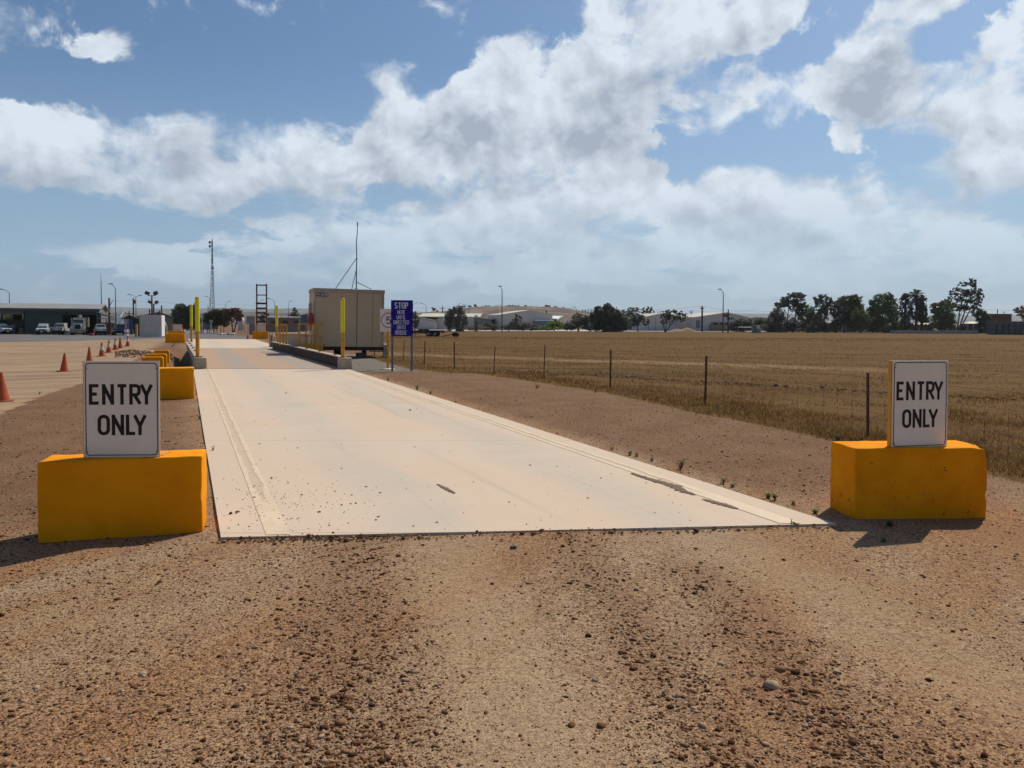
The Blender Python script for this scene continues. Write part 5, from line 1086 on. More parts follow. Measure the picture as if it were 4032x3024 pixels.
shed('grey_gable_shed', 'steep grey gabled shed seen between the trunks of the row', 182, 3085, 3152, (1280, 1285), 1250, 3122, 12, SHEDG, ROOFG)
# dark grey panels behind the tree row
for i, (x0, x1, y0) in enumerate([(3210, 3270, 1275), (3272, 3330, 1274), (3330, 3370, 1270), (3395, 3450, 1278), (3452, 3498, 1270)]):
    flatshed('storage_shed', ['grey storage shed behind the thin gum', 'grey storage shed with a doorway behind the domed tree', 'narrow grey shed behind the domed tree trunks', 'dark grey shed behind the low bright green tree', 'mottled grey shed left of the palms'][i], 176, x0, x1, y0 - 2, y0, 7, SHEDG if i % 2 else SHEDD, ROOFG)
tag(thing('spoil_heap', (0, 0, 0), 'tan heap of sand in front of the grey sheds', 'sand heap'))
sp = bpy.data.objects['spoil_heap']; a = PD(2690, 1300, 172); sp.location = (a.x, 172, 0); m = MB(); v = []; f = []
for i in range(25):
    for j in range(9):
        x = (i / 24 - .5) * 8.6; y = (j / 8 - .5) * 4; z = max(0, .95 * math.exp(-((x - 1) / 1.6) ** 2) + .62 * math.exp(-((x + 1.8) / 1.3) ** 2)) * math.cos(y * math.pi / 4.2) + .08 * mnoise.noise((x, y, 0)); v.append((x, y, z - .05))
m.add(v, [(i * 9 + j, i * 9 + 9 + j, i * 9 + 10 + j, i * 9 + j + 1) for i in range(24) for j in range(8)]); m.build('heap', mat('tan_sand', (.27, .19, .12, 1), (.22, .15, .09, 1), 1, 1), sp, True)
# gazebos, concrete tanks, white slabs
for px0, px1, y0, ye, yb, lab in ((3603, 3661, 1271, 1277, 1303, 'brown walled gazebo with a pale hipped roof under the palms'), (3792, 3856, 1266, 1274, 1302, 'open gazebo with pale posts and dark doors by the large gum')):
    dep = 168; a = PD(px0, 1300, dep); b = PD(px1, 1300, dep); W_ = b.x - a.x; t = thing('gazebo', ((a.x + b.x) / 2, dep, 0), lab, 'gazebo', 0, 'gazebos by the trees'); ze = zat(px0, ye, dep); zt = zat(px0, y0, dep)
    m = MB(); w2 = W_ / 2 + .2; m.add([(-w2, -w2, ze), (w2, -w2, ze), (w2, w2, ze), (-w2, w2, ze), (-.4, 0, zt), (.4, 0, zt)], [(0, 1, 5, 4), (1, 2, 5), (2, 3, 4, 5), (3, 0, 4), (3, 2, 1, 0)]); m.build('roof', ROOFC, t)
    if 'brown' in lab:
        MB().box((0, 0, ze / 2), (W_ - .3, W_ - .3, ze)).build('wall', BRICK, t)
        for q in range(6): MB().box((-W_ / 2 + .2 + q * (W_ - .4) / 5, -W_ / 2 + .12, ze / 2), (.08, .08, ze)).build('post', CABINT, t)
    else:
        for q in (0, .34, .66, 1.0): MB().box((-W_ / 2 + .1 + q * (W_ - .2), -W_ / 2 + .2, ze / 2), (.18, .18, ze)).build('post', PALE, t)
        for q in (.50, .83): MB().box((-W_ / 2 + .1 + q * (W_ - .2), -W_ / 2 + .5, ze / 2 - .05), (.8, .1, ze - .1)).build('door', SHEDB, t)
        MB().box((0, .3, ze / 2), (W_ - .5, W_ - 1, ze)).build('wall', BRICK, t)
SLABW = mat('weathered_white_slab', (.36, .37, .40, 1), (.26, .26, .28, 1), 4, .8); pr = None
for i in range(46):
    px = 3512 + i * 7.4
    if 3617 < px < 3624 or 3692 < px < 3702: continue
    dep = 152 + (1.5 if i % 2 else 0); p = PD(px, 1300, dep)
    if pr is None:
        pr = thing('precast_slab', (0, 0, 0), 'short pale precast slab on legs in the long row under the trees', 'precast slab', 0, 'row of pale precast slabs')
        MB().box((0, 0, .42), (.42, .5, .34)).build('slab', SLABW, pr)
        for sx in (-1, 1): MB().box((sx * .16, 0, .12), (.08, .4, .26)).build('leg', SLABW, pr)
        o = pr
    else: o = copy_tree(pr)
    o.location = (p.x, dep, -.02); o.scale = (1, 1, 1 + .12 * random.random())
pr = None; RINGC = mat('grey_concrete_ring', (.125, .12, .115, 1), (.085, .082, .08, 1), 1.5, .95)
for row, (dep, y0, y1, n, x0, st, hh) in enumerate([(146, 0, 0, 8, 3895, 21, 2.45), (138, 0, 0, 9, 3908, 23.5, 2.05)]):
    for i in range(n):
        p = PD(x0 + i * st, 1300, dep)
        if pr is None:
            pr = thing('concrete_tank', (0, 0, 0), 'tall grey stack of concrete tank rings at the right edge', 'concrete tank', 0, 'grey concrete tank stacks')
            c = MB(); z = 0; prof = []
            for q in range(3): prof += [(.52, z + .02), (.52, z + .96), (.50, z + .98)]; z += .98
            c.lathe(prof, 18); b_ = c.build('rings', RINGC, pr, True); smooth_by_angle(b_, 30); l_ = MB().lathe([(.56, 2.94), (.56, 3.0)], 18).build('lid', CONC if row == 0 else RINGC, pr); o = pr
        else: o = copy_tree(pr)
        o.location = (p.x, dep, 0); o.scale = (1, 1, hh / 2.98 * (1.0 if row == 0 else random.uniform(.96, 1.0)))
        if row: o['label'] = 'grey stack of concrete rings in the shorter front row at the right edge'; o['group'] = 'front row of grey ring stacks'
t = thing('brick_shed', (PD(3925, 1300, 190).x, 190, 0), 'brown brick shed roofline behind the concrete tanks', 'shed'); MB().box((0, 0, 2.2), (4.6, 4, 4.4)).build('wall', REDB, t); MB().box((0, 0, 4.45), (4.9, 4.3, .14)).build('roof', ROOFG, t)

# transformer cabinet, boundary posts
p = PD(2980, 1311, 150); t = thing('transformer_cabinet', (p.x, 150, 0), 'pale green transformer cabinet at the far paddock edge', 'cabinet'); MB().box((0, .6, .78), (1.35, 1.2, 1.56)).build('housing', mat('pale_green_metal', (.20, .23, .21, 1), (.17, .19, .17, 1), 2, .7), t, bevel=.02); MB().box((.28, -.01, 1.2), (.7, .03, .7)).build('door', PALE, t); MB().box((-.3, -.01, .8), (.5, .03, 1.2)).build('panel', mat('dull_green_metal', (.13, .15, .135, 1), rough=.7), t); MB().box((.8, .3, .3), (.25, .5, .6)).build('plinth', PALE, t)
p = PD(2937, 1306, 155); t = thing('rail_barrier', (p.x, 155, 0), 'low pipe barrier beside the transformer cabinet', 'barrier'); m = MB(); m.tube([(-1.6, 0, 0), (-1.6, 0, 1.1)], .06, 6); m.tube([(1.4, 0, 0), (1.4, 0, 1.1)], .06, 6); m.build('post', GALV, t); MB().tube([(-1.6, 0, 1.1), (1.4, 0, 1.1)], .06, 6).build('rail', GALV, t)

# ---------------------------------------------------------------- lamps, poles, wires
def lamp(px, ytop, dep, tip, label, r=.10, head=True, zbase=0.):
    p = PD(px, 1300, dep); k = ppx(dep); zt = zat(px, ytop, dep); t = thing('street_lamp', (p.x, dep, zbase), label, 'street lamp', 0, 'tall grey street lamps'); zt -= zbase
    MB().tube([(0, 0, 0), (0, 0, zt * .5), (0, 0, zt)], [r, r * .85, r * .7], 8).build('pole', POLEM, t, True)
    tips = tip if isinstance(tip, list) else [tip]
    for (tx, ty) in tips:
        q = PD(tx, ty, dep); dx, dz = q.x - p.x, q.z - zbase - zt
        MB().tube([(0, 0, zt), (dx * .35, 0, zt + dz * .55), (dx * .62, 0, zt + dz * .88), (dx * .85, 0, zt + dz)], r * .5, 6).build('arm', POLEM, t, True)
        MB().box((dx * .98, 0, zt + dz + .02), (max(.75, abs(dx) * .28), .32, .16), top=(.7, .7)).build('lamp_head', LAMPM, t)
    return t
lamp(38.5, 1153, 150, (4, 1139), 'lamp rising behind the workshop roof at the far left'); lamp(456, 1137, 140, (436, 1118), 'tall lamp right of the workshop with its arm pointing left')
lamp(536, 1171, 190, [(507, 1159), (553, 1163)], 'double armed lamp left of the floodlights')
lamp(827, 1175, 230, (811, 1167), 'lamp standing in front of the lattice tower'); lamp(888, 1197, 260, (907, 1186), 'lamp with arm to the right, beyond the rusty trees')
lamp(1014, 1192, 280, (1036, 1181), 'small lamp seen through the red ladder frame'); lamp(1082.5, 1188, 220, (1058, 1176), 'lamp just right of the red ladder frame'); lamp(1136, 1193, 250, (1146, 1185), 'lamp left of the pointed pine tree')
lamp(1622, 1206, 300, (1643, 1192), 'lamp arm showing right of the blue sign'); lamp(1678, 1203, 270, (1657, 1194), 'lamp with arm to the left near the utility pole'); lamp(1794, 1207, 300, (1812, 1196), 'lamp arm behind the hanging gum'); lamp(1846, 1208, 280, (1826, 1198), 'lamp right of the hanging gum'); lamp(2272, 1222, 320, [(2256, 1208), (2262, 1210)], 'far twin lamp at the right foot of the red hill')
lamp(1976.5, 1143, 158, (1968, 1127), 'tallest lamp at the paddock edge before the large grey shed', r=.12); lamp(2846.5, 1154, 158, (2833, 1139), 'tall lamp before the wide gabled shed', r=.12)
lamp(1957, 1207, 420, (1972, 1200), 'tiny far lamp on the crest left of the tallest lamp'); lamp(2110, 1212, 420, (2119, 1203), 'tiny far lamp on the right part of the hill crest')
def upole(px, y0, dep, label, r=.15, arm=0., mt=WOODP, zb=0.):
    p = PD(px, 1300, dep); zt = zat(px, y0, dep); t = thing('utility_pole', (p.x, dep, zb), label, 'utility pole', 0, 'dark timber utility poles')
    MB().tube([(0, 0, 0), (0, 0, zt)], [r, r * .75], 8).build('pole', mt, t, True)
    if arm:
        MB().box((0, 0, zt - .6), (arm, .12, .12)).build('crossarm', WOODP, t)
        for s_ in (-1, 0, 1): MB().lathe([(.06, 0), (.08, .1), (.04, .2)], 6, (s_ * arm * .45, 0, zt - .54)).build('insulator', LAMPM, t)
    return t, Vector((p.x, dep, zt))
P1, w1_ = upole(431, 1173, 150, 'utility pole left of the tall lamp, with a small bracket', .22, 0); MB().bar((0, 0, w1_.z - 1.6), (.7, 0, w1_.z - .5), .1).build('bracket', WOODP, P1)
P2, w2_ = upole(526, 1174, 170, 'dark utility pole carrying a transformer can, left of the double lamp', .2, 0); MB().lathe([(.3, 0), (.34, .5), (.2, .8)], 10, (.25, 0, w2_.z - 1.2)).build('transformer', LAMPM, P2)
P3, w3_ = upole(1742, 1207, 240, 'utility pole with crossarm beside the long pale shed', .2, 1.8)
P4, w4_ = upole(2764, 1205, 176, 'thick dark utility pole before the wide gabled shed', .24, .9); P5, w5_ = upole(2721, 1222, 260, 'short utility pole showing above the long grey shed', .2, 1.6)
P6, w6_ = upole(2867, 1218, 158, 'utility pole just right of the tall lamp at the gabled shed', .16, 0)
P7, w7_ = upole(3926, 1218, 260, 'thin far pole above the concrete tanks, left one', .18, 0); P8, w8_ = upole(3952, 1226, 270, 'thin far pole above the concrete tanks, right one', .18, 0)
upole(1871, 1240, 158, 'left one of two close thick posts by the roadside', .16, 0, POLEM); upole(1878, 1240, 158.5, 'right one of two close thick posts by the roadside', .16, 0, POLEM); upole(509, 1224, 180, 'short dark post with a crosspiece beyond the gabled roof', .16, 2.0)
upole(829 - 9, 1203, 250, 'thin pole immediately left of the lattice tower foot', .14, 0)
def wire(pts, label, sag=.6, r=.022):
    m = MB()
    for a, b in zip(pts, pts[1:]):
        m.tube([a.lerp(b, k / 12) - Vector((0, 0, sag * 4 * (k / 12) * (1 - k / 12))) for k in range(13)], r, 4, caps=False)
    tag(m.build('overhead_wire', WIREM), label, 'overhead wire', 'overhead power wires')
wire([w1_ + Vector((0, 0, -.1)), w2_ + Vector((0, 0, -.2)), PD(620, 1188, 185), PD(900, 1197, 220), PD(1240, 1199, 240)], 'overhead wire running right from the pole by the workshop', .5, .016)
wire([PD(2450, 1217, 190), w4_, PD(2970, 1221, 180), PD(3080, 1215, 185)], 'overhead wire through the thick dark pole, upper one', .5, .018); wire([PD(2560, 1222, 240), w5_, PD(2960, 1224, 240), PD(3060, 1232, 240)], 'overhead wire behind the gabled shed, lower one', .5, .02)
wire([PD(3600, 1212, 250), PD(3680, 1213, 250), w7_, PD(4090, 1217, 260)], 'overhead wire crossing behind the large gum to the right edge', .4, .02)
wire([PD(1380, 1206, 250), PD(1600, 1208, 250), w3_, PD(1900, 1212, 250)], 'overhead wire behind the blue sign', .4, .018)
# switchyard masts on the skyline
for i, (px, y0) in enumerate([(2293, 1218), (2305, 1217), (2312, 1217), (2318, 1216), (2324, 1217), (2330, 1216), (2338, 1217), (2428, 1207), (2578, 1226), (2590, 1227), (2600, 1223), (2612, 1225)]):
    p = PD(px, y0, 520); o = MB().tube([(0, 0, 0), (0, 0, p.z)], [.30, .2], 6).build('mast', POLEM, loc=(p.x, 520, 0)); tag(o, 'thin far mast of the cluster on the skyline around the largest dark tree', 'mast', 'far thin skyline masts')
# shed whip aerial
p = PD(400, 1210, 118); t = thing('whip_aerial', (p.x, 118, 0), 'tall whip aerial at the right end of the workshop', 'aerial'); zt = zat(398, 1107, 118); MB().tube([(0, 0, 0), (-.04, 0, zt)], [.09, .06], 8).build('mast', POLEM, t, True); MB().tube([(-.04, 0, zt), (-.14, 0, zat(396, 1072, 118))], [.03, .015], 6).build('whip', POLEM, t)
# floodlight poles
def flood(px, ytop, dep, hw, yb, label, s_=1.):
    p = PD(px, 1300, dep); zt = zat(px, ytop, dep); k = ppx(dep); t = thing('floodlight_pole', (p.x, dep, 0), label, 'floodlight', 0, 'floodlight poles'); MB().tube([(0, 0, 0), (0, 0, zt)], [.14, .10], 8).build('pole', WOODP, t, True)
    MB().box((0, 0, zt), (2 * hw * k * .8, .1, .1)).build('crossbar', GALV, t)
    for sx in (-1, 1):
        M_ = Matrix.Rotation(sx * R(-22), 3, 'Y') @ Matrix.Rotation(R(-15), 3, 'X'); f = MB().box((sx * hw * k * .88, -.1, zt + .32 * s_), (.56 * s_, .3, .42 * s_), M=M_).build('floodlight_head', LAMPM, t); MB().box((sx * hw * k * .88, -.27, zt + .32 * s_), (.44 * s_, .02, .3 * s_), M=M_).build('lens', REDB, f)
    return t
t = flood(599, 1164, 112, 19, 1231, 'taller floodlight pole behind the white container', 1.1)
for q, y_ in enumerate((1180, 1186)): MB().box((-.42, 0, zat(599, y_, 112)), (.45, .08, .08)).build('step_arm', PALE, t)
flood(606, 1197, 108, 15, 1231, 'shorter floodlight pole with two small heads behind the white container', .8)
# lattice tower
def lattice(px, dep, ybot, ytop, wb_, label):
    p = PD(px, 1300, dep); k = ppx(dep); zt = zat(px, ytop, dep); t = thing('lattice_tower', (p.x, dep, 0), label, 'radio tower'); zk = zat(px, 1000, dep); n = 15; m = MB(); ws = wb_ * k
    def rad(z): return max(2.4 * k, ws * (1 - z / zk) + 2.4 * k * z / zk) if z < zk else 2.4 * k
    lv = [zt * (1 - (1 - i / n) ** 1.0) for i in range(n + 1)]
    for a in range(3):
        an = R(90 + a * 120 + 12); m.tube([(rad(z) * math.cos(an), rad(z) * math.sin(an), z) for z in lv], .085, 5)
    m.build('leg', TOWERM, t); m = MB()
    for i in range(n):
        for a in range(3):
            a1, a2 = R(90 + a * 120 + 12), R(90 + (a + 1) * 120 + 12); q = lambda an, z: Vector((rad(z) * math.cos(an), rad(z) * math.sin(an), z))
            z0, z1 = lv[i], lv[i + 1]; mid = (q(a1, z0) + q(a2, z0)) / 2; m.tube([q(a1, z0), q(a2, z0)], .045, 4, caps=False); m.tube([q(a1, z1), mid], .04, 4, caps=False); m.tube([q(a2, z1), mid], .04, 4, caps=False)
    m.build('bracing', TOWERM, t)
    for (x, y, r) in ((840, 1022, 4.6), (842, 1056, 5.2)):
        d = MB().lathe([(r * k, 0), (r * k * .9, .25), (r * k * .3, .45)], 14).build('dish', DISH, t); d.location = ((x - px) * k, -.8, zat(x, y, dep)); d.rotation_euler = (R(95), 0, R(25))
    for (x, y) in ((829, 955), (829.5, 970)): MB().box(((x - px) * k, -.3, zat(x, y, dep)), (6 * k, .6, 9 * k)).build('antenna_panel', LAMPM, t)
    MB().box((-4 * k, 0, zat(px, 951, dep)), (11 * k, .3, .2)).build('mount_bar', TOWERM, t); MB().tube([(0, 0, zt - 1), (.1, 0, zat(838, 938, dep))], .12, 5).build('whip', TOWERM, t)
lattice(837.5, 330, 1240, 948, 12, 'tall slim lattice radio tower with two dishes')
# ---------------------------------------------------------------- workshop at the left
WD = 106.; k_ = ppx(WD) * .94; wx = lambda px: (px + 200) * k_
AZW = R(24); a = PD(-200, 1300, WD).x; xr = PD(398, 1300, WD).x; t = thing('workshop', (0, WD, 0), 'long open fronted workshop with a green wall and pale grey roof', 'workshop', AZW); Zw = lambda py: zat(150, py, WD)
ze = Zw(1219); zr = zat(150, 1201, WD + 9); xe = wx(385)
MB().prism([(-.5, ze), (9, zr), (18, ze), (18, ze + .12), (9, zr + .14), (-.5, ze + .14)], -2, xe + .4, ax='X').build('roof', ROOFG, t)
MB().box((xe / 2 - .8, -.45, ze - .10), (xe + 2.2, .10, .34)).build('fascia', mat('dull_purple_fascia', (.10, .075, .075, 1), rough=.7), t)
MB().box((wx(190), .1, ze / 2 - .1), (wx(258) - wx(124), .12, ze - .1)).build('green_wall', GREEN, t)
MB().box((wx(320), .15, ze - .42), (wx(385) - wx(255), .2, .6)).build('door_header', GREEN, t); MB().box((wx(40), .15, ze - .42), (wx(124) - wx(-200), .2, .62)).build('bay_header', SHEDD, t)
MB().box((wx(391), .1, ze / 2 - .2), (wx(398) - wx(384), .12, ze - .4)).build('green_corner', GREEN, t)
MB().prism([(0, 0), (17.5, 0), (17.5, ze), (9, zr - .1), (0, ze)], xe - .1, xe, ax='X').build('gable_wall', SHEDD, t)
for px in (-60, 28, 46, 124, 258, 383): MB().box((wx(px), .25, ze / 2 - .1), (.22, .22, ze - .2)).build('column', DARK, t)
# rear wall with openings, so the scrub shows through the upper bays
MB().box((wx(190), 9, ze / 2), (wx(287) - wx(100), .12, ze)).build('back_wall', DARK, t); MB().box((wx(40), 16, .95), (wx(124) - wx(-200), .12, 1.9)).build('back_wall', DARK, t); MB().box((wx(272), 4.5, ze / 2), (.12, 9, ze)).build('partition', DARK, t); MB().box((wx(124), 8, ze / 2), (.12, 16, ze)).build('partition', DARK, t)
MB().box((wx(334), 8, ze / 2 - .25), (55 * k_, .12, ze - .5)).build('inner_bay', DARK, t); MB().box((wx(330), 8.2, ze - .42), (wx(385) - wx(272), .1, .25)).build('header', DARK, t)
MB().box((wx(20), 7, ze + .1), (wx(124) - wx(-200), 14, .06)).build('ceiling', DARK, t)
t.location = Vector((xr, WD, 0)) - Matrix.Rotation(AZW, 3, 'Z') @ Vector((wx(398), 0, 0)); m = MB(); m.box((wx(389), -.1, Zw(1222)), (.5, .3, .3)); m.build('light_fitting', ROOFW, t)
wk = t
# ---------------------------------------------------------------- vehicles in the yard
def wheel(t, x, y, r, wd=.22, nm='wheel'):
    w_ = MB().tube([(x - wd / 2, y, r), (x + wd / 2, y, r)], r, 18).build(nm, TYRE, t); MB().tube([(x - wd / 2 - .01, y, r), (x + wd / 2 + .01, y, r)], r * .55, 12).build('rim', GALV, w_); return w_
def utility(px, dep, W_, label, paint, front=True, rz=0, tray=True, canopy=False, Hh=1.62):
    p = PD(px, 1300, dep); t = thing('parked_ute' if tray else 'parked_wagon', (p.x, dep, .012), label, 'ute' if tray else 'car', rz - math.atan((px - CX) / F)); t.scale = (.84, .84, .86); L = 4.8; hw = W_ / 2; s_ = 1 if front else -1
    # y runs away from the viewer; profile from the near end
    if front: prof = [(0, .42), (0, .82), (.1, .92), (1.05, 1.0), (1.12, .98), (3.0, .98), (3.0, .42)]; cabp = [(1.0, .98), (1.55, Hh), (2.55, Hh), (2.85, .98)]
    else: prof = [(0, .55), (0, 1.02), (2.3, 1.02), (3.5, .98), (4.6, .86), (4.7, .5)]; cabp = [(1.9 if tray else .12, 1.0), (2.0 if tray else .4, Hh), (3.0, Hh), (3.6, .96)]
    MB().prism(prof, -hw, hw, ax='X').build('body', paint, t, bevel=.05)
    m = MB(); n = len(cabp); v = [((-1 if i == 0 else 1) * (hw - (.10 if z < 1.2 else .24)), y, z) for i in (0, 1) for (y, z) in cabp]; m.add(v, [tuple(range(n)), tuple(range(2 * n - 1, n - 1, -1))] + [(i, i + n, (i + 1) % n + n, (i + 1) % n) for i in range(n)]); m.build('cab', paint, t, bevel=.04)
    (y0, z0), (y1, z1) = cabp[0], cabp[1]; q = MB(); o_ = -.02; gl = hw - .26
    q.add([(-gl - .08, y0 + .06 + o_, z0 + .07), (gl + .08, y0 + .06 + o_, z0 + .07), (gl - .04, y1 - .04 + o_, z1 - .10), (-gl + .04, y1 - .04 + o_, z1 - .10), (-gl - .08, y0 + .10, z0 + .07), (gl + .08, y0 + .10, z0 + .07), (gl - .04, y1 + .0, z1 - .10), (-gl + .04, y1, z1 - .10)], [(0, 1, 2, 3), (7, 6, 5, 4), (0, 4, 5, 1), (1, 5, 6, 2), (2, 6, 7, 3), (3, 7, 4, 0)]); q.build('windscreen' if front else 'rear_window', GLASS, t)
    for sx in (-1, 1):
        for y in ((.75, 3.4) if front else (1.1, 3.9)): wheel(t, sx * (hw - .12), y, .35)
        if front: MB().box((sx * (hw - .22), -.02, .74), (.26, .05, .15)).build('headlight', SIGNW, t); 
        else: MB().box((sx * (hw - .08), -.02, .86), (.14, .05, .28)).build('tail_light', REDC, t)
        MB().box((sx * (hw + .1), y0 + .3 if front else 3.2, 1.08), (.18, .1, .16)).build('mirror', DARK, t)
    if front: MB().box((0, -.02, .72), (W_ - .8, .05, .16)).build('grille', DARK, t); MB().box((0, -.10, .50), (W_ - .1, .16, .20)).build('bumper', DUSTB, t); MB().box((0, -.19, .52), (.36, .02, .12)).build('number_plate', SIGNW, t)
    else: MB().box((0, -.08, .52), (W_ - .1, .16, .22)).build('bumper', DARK, t); MB().box((0, -.02, .80), (.36, .02, .12)).build('number_plate', SIGNW, t)
    if tray and front: MB().box((0, 3.9, 1.0), (W_, 1.9, .08)).build('tray', paint, t); MB().box((0, 2.98, 1.35), (W_ - .1, .06, .7)).build('headboard', GALV, t)
    if tray and not front:
        MB().box((0, .9, 1.07), (W_ + .1, 1.9, .09)).build('tray', paint, t); m = MB(); m.tube([(-hw, 1.9, 1.1), (-hw + .12, 1.9, 1.72), (hw - .12, 1.9, 1.72), (hw, 1.9, 1.1)], .03, 6); m.build('headboard', paint, t)
    return t
utility(164, 97, 1.56, 'dusty white ute facing the camera before the green workshop wall', CARW, True, R(-6)); utility(223, 98.5, 1.5, 'white tray ute seen from behind, beside a blue and white stack', CARW, False, R(-14))
utility(398, 94, 1.52, 'white wagon seen from behind at the right end of the workshop', CARW, False, R(3), tray=False)
t = utility(29, 100, 1.4, 'white vehicle end parked in the shade of the far left bay', CARW, True, R(20), tray=False)
# old truck in the doorway
p = PD(306, 1300, 96.5); t = thing('bonnet_truck', (p.x, 96.5, .012), 'dusty old bonneted truck with a bull bar in the workshop doorway', 'truck', R(-3 + 29.5)); t.scale = (.92, .92, .92)
MB().box((0, .75, 1.12), (.95, 1.5, .72), top=(.85, 1)).build('bonnet', CARW, t, bevel=.06); MB().box((0, -.02, 1.15), (.62, .06, .62)).build('grille', DARK, t)
c = MB().box((0, 2.1, 1.62), (1.5, 1.3, 1.25), top=(.88, .86)).build('cab', CARW, t, bevel=.06); MB().box((0, 1.47, 1.88), (1.18, .06, .46)).build('windscreen', GLASS, c)
for sx in (-1, 1):
    MB().box((sx * .68, .55, 1.0), (.44, 1.0, .46)).build('mudguard', mat('dusty_tan_paint%d' % sx, (.36, .32, .25, 1), rough=.7), t, bevel=.05); MB().tube([(sx * .68, .02, .98), (sx * .68, -.03, .98)], .11, 10).build('headlight', SIGNW, t); wheel(t, sx * .72, .6, .48, .28); wheel(t, sx * .78, 4.6, .5, .3); MB().tube([(sx * .82, 1.6, 1.0), (sx * .82, 1.6, 2.35)], .06, 8).build('exhaust_stack', GALV, t)
MB().box((0, -.15, .58), (1.9, .14, .42)).build('bull_bar', mat('tan_bar', (.34, .30, .23, 1), rough=.7), t, bevel=.03); m = MB()
for q in range(6): m.box((-.75 + q * .3, -.225, .56), (.12, .02, .11))
m.build('bar_slots', DARK, t); MB().box((.25, 4.4, 1.75), (1.85, 2.9, 1.35)).build('tipper_body', mat('tan_tipper', (.28, .21, .15, 1), (.22, .15, .10, 1), 2), t); MB().box((0, 3.2, .8), (.7, 5.4, .2)).build('chassis', DUSTB, t)
# dump truck shape and drums in the left bay
p = PD(70, 1300, 109); t = thing('earth_scraper', (p.x, 109, 0), 'dusty tan earthmoving machine standing in the dark left bay', 'earthmover'); MB().prism([(-1.6, 1.9), (-.9, .9), (1.0, .9), (1.5, 1.9)], -.2, 2.4).build('bowl', mat('dusty_khaki', (.16, .135, .10, 1), (.11, .09, .065, 1), 2), t); MB().box((-.6, .9, 2.3), (.8, .8, .8)).build('cab', DUSTB, t)
for x, y in ((-.9, 0), (.8, 0), (-.9, 2.2), (.8, 2.2)): MB().tube([(x, y - .2, .5), (x, y + .2, .5)], .5, 14).build('wheel', TYRE, t)
for i, px in enumerate((38, 51)):
    p = PD(px, 1300, 103); t = thing('drum', (p.x, 103, 0), ['pale capped red drum in the left bay, left one', 'pale capped brown drum in the left bay, right one'][i], 'drum', 0, 'drums in the workshop bay'); MB().lathe([(.30, 0), (.30, .9)], 12).build('drum_body', REDB if i == 0 else BROWNC, t); MB().lathe([(.27, .9), (.27, 1.15), (.1, 1.2)], 12).build('cap', CARW, t)
p = PD(87, 1300, 104); t = thing('pallet_box', (p.x, 104, 0), 'pale bin at the back of the dark left bay', 'bin'); MB().box((0, 0, .4), (.55, .55, .8)).build('bin_body', CONC, t); MB().box((0, 0, .83), (.6, .6, .06)).build('lid', BROWNC, t)
p = PD(245, 1300, 101); t = thing('stacked_bags', (p.x, 101, 0), 'white stack over blue drums beside the tray ute', 'stack'); MB().box((0, 0, 1.0), (.95, .8, 1.0)).build('white_stack', mat('lilac_white_plastic', (.40, .40, .50, 1), (.30, .30, .40, 1), 4), t, bevel=.06); MB().box((.2, 0, .25), (.6, .8, .5)).build('blue_drums', CARB, t)
# brown lean-to and gabled carport, blue truck with crane
D2 = 99.; k2 = ppx(D2); X2 = lambda px: PD(px, 1300, D2).x; Z2 = lambda py: zat(450, py, D2)
t = thing('lean_to_shed', (X2(384), D2, 0), 'red brown lean-to with a sloping roof at the right of the workshop', 'shed', R(26)); k2 *= .88; MB().box((26 * k2, 2, Z2(1270) / 2), (52 * k2, 3, Z2(1270))).build('wall', REDB, t); m = MB(); m.prism([(0, Z2(1251)), (80 * k2, Z2(1257)), (80 * k2, Z2(1259)), (0, Z2(1254))], -.5, 5); m.build('roof', ROOFG, t)
MB().box((35 * k2, .4, Z2(1258) / 2), (.14, .14, Z2(1258))).build('post', BROWNC, t); MB().box((60 * k2, 1.6, Z2(1272) / 2), (24 * k2, .1, Z2(1272))).build('pale_wall', mat('pale_grey_green', (.28, .27, .22, 1), rough=.8), t); m = MB(); m.prism([(6 * k2, Z2(1232)), (76 * k2, Z2(1252)), (76 * k2, Z2(1254)), (6 * k2, Z2(1240))], 4, 9); m.build('upper_roof', BROWNC, t)
D3 = 103.; X3 = lambda px: PD(px, 1300, D3).x; k3 = ppx(D3); Z3 = lambda py: zat(510, py, D3)
t = thing('carport', (X3(484), D3, 0), 'dark gabled carport with pale blue posts right of the crane truck', 'carport', R(25)); k3 *= .88; MB().prism([(0, Z3(1256)), (66 * k3, Z3(1256)), (28 * k3, Z3(1241))], 0, .2).build('gable', mat('brown_gable', (.05, .025, .02, 1), rough=.8), t)
m = MB(); m.prism([(-.3, Z3(1257)), (28 * k3, Z3(1240)), (28 * k3, Z3(1238.6)), (-.4, Z3(1255.5))], -.2, 6); m.prism([(28 * k3, Z3(1240)), (67 * k3, Z3(1257)), (67.5 * k3, Z3(1255.5)), (28 * k3, Z3(1238.6))], -.2, 6); m.build('roof', ROOFG, t)
for px, wd, m_ in ((503, 11, mat('pale_blue_panel', (.20, .27, .33, 1), rough=.7)), (518, 13, mat('violet_panel', (.06, .07, .16, 1), rough=.7)), (492, 5, CARB)): MB().box(((px - 484) * k3, .3, Z3(1256) / 2), (wd * k3, .3, Z3(1256))).build('panel', m_, t)
MB().box((52 * k3, 4, Z3(1256) / 2), (24 * k3, .2, Z3(1256))).build('back_wall', DARK, t); MB().box((65 * k3, .2, Z3(1256) / 2), (.2, .2, Z3(1256))).build('post', BROWNC, t)
p = PD(475, 1300, 94.5); t = thing('crane_truck', (p.x, 94.5, .012), 'blue and yellow crane truck with a white folded boom', 'crane truck', R(4 + 27)); MB().box((0, 1.0, .95), (.85, 1.6, .9)).build('cab', CARB, t, bevel=.05); MB().box((0, .18, 1.2), (.66, .05, .36)).build('windscreen', GLASS, t)
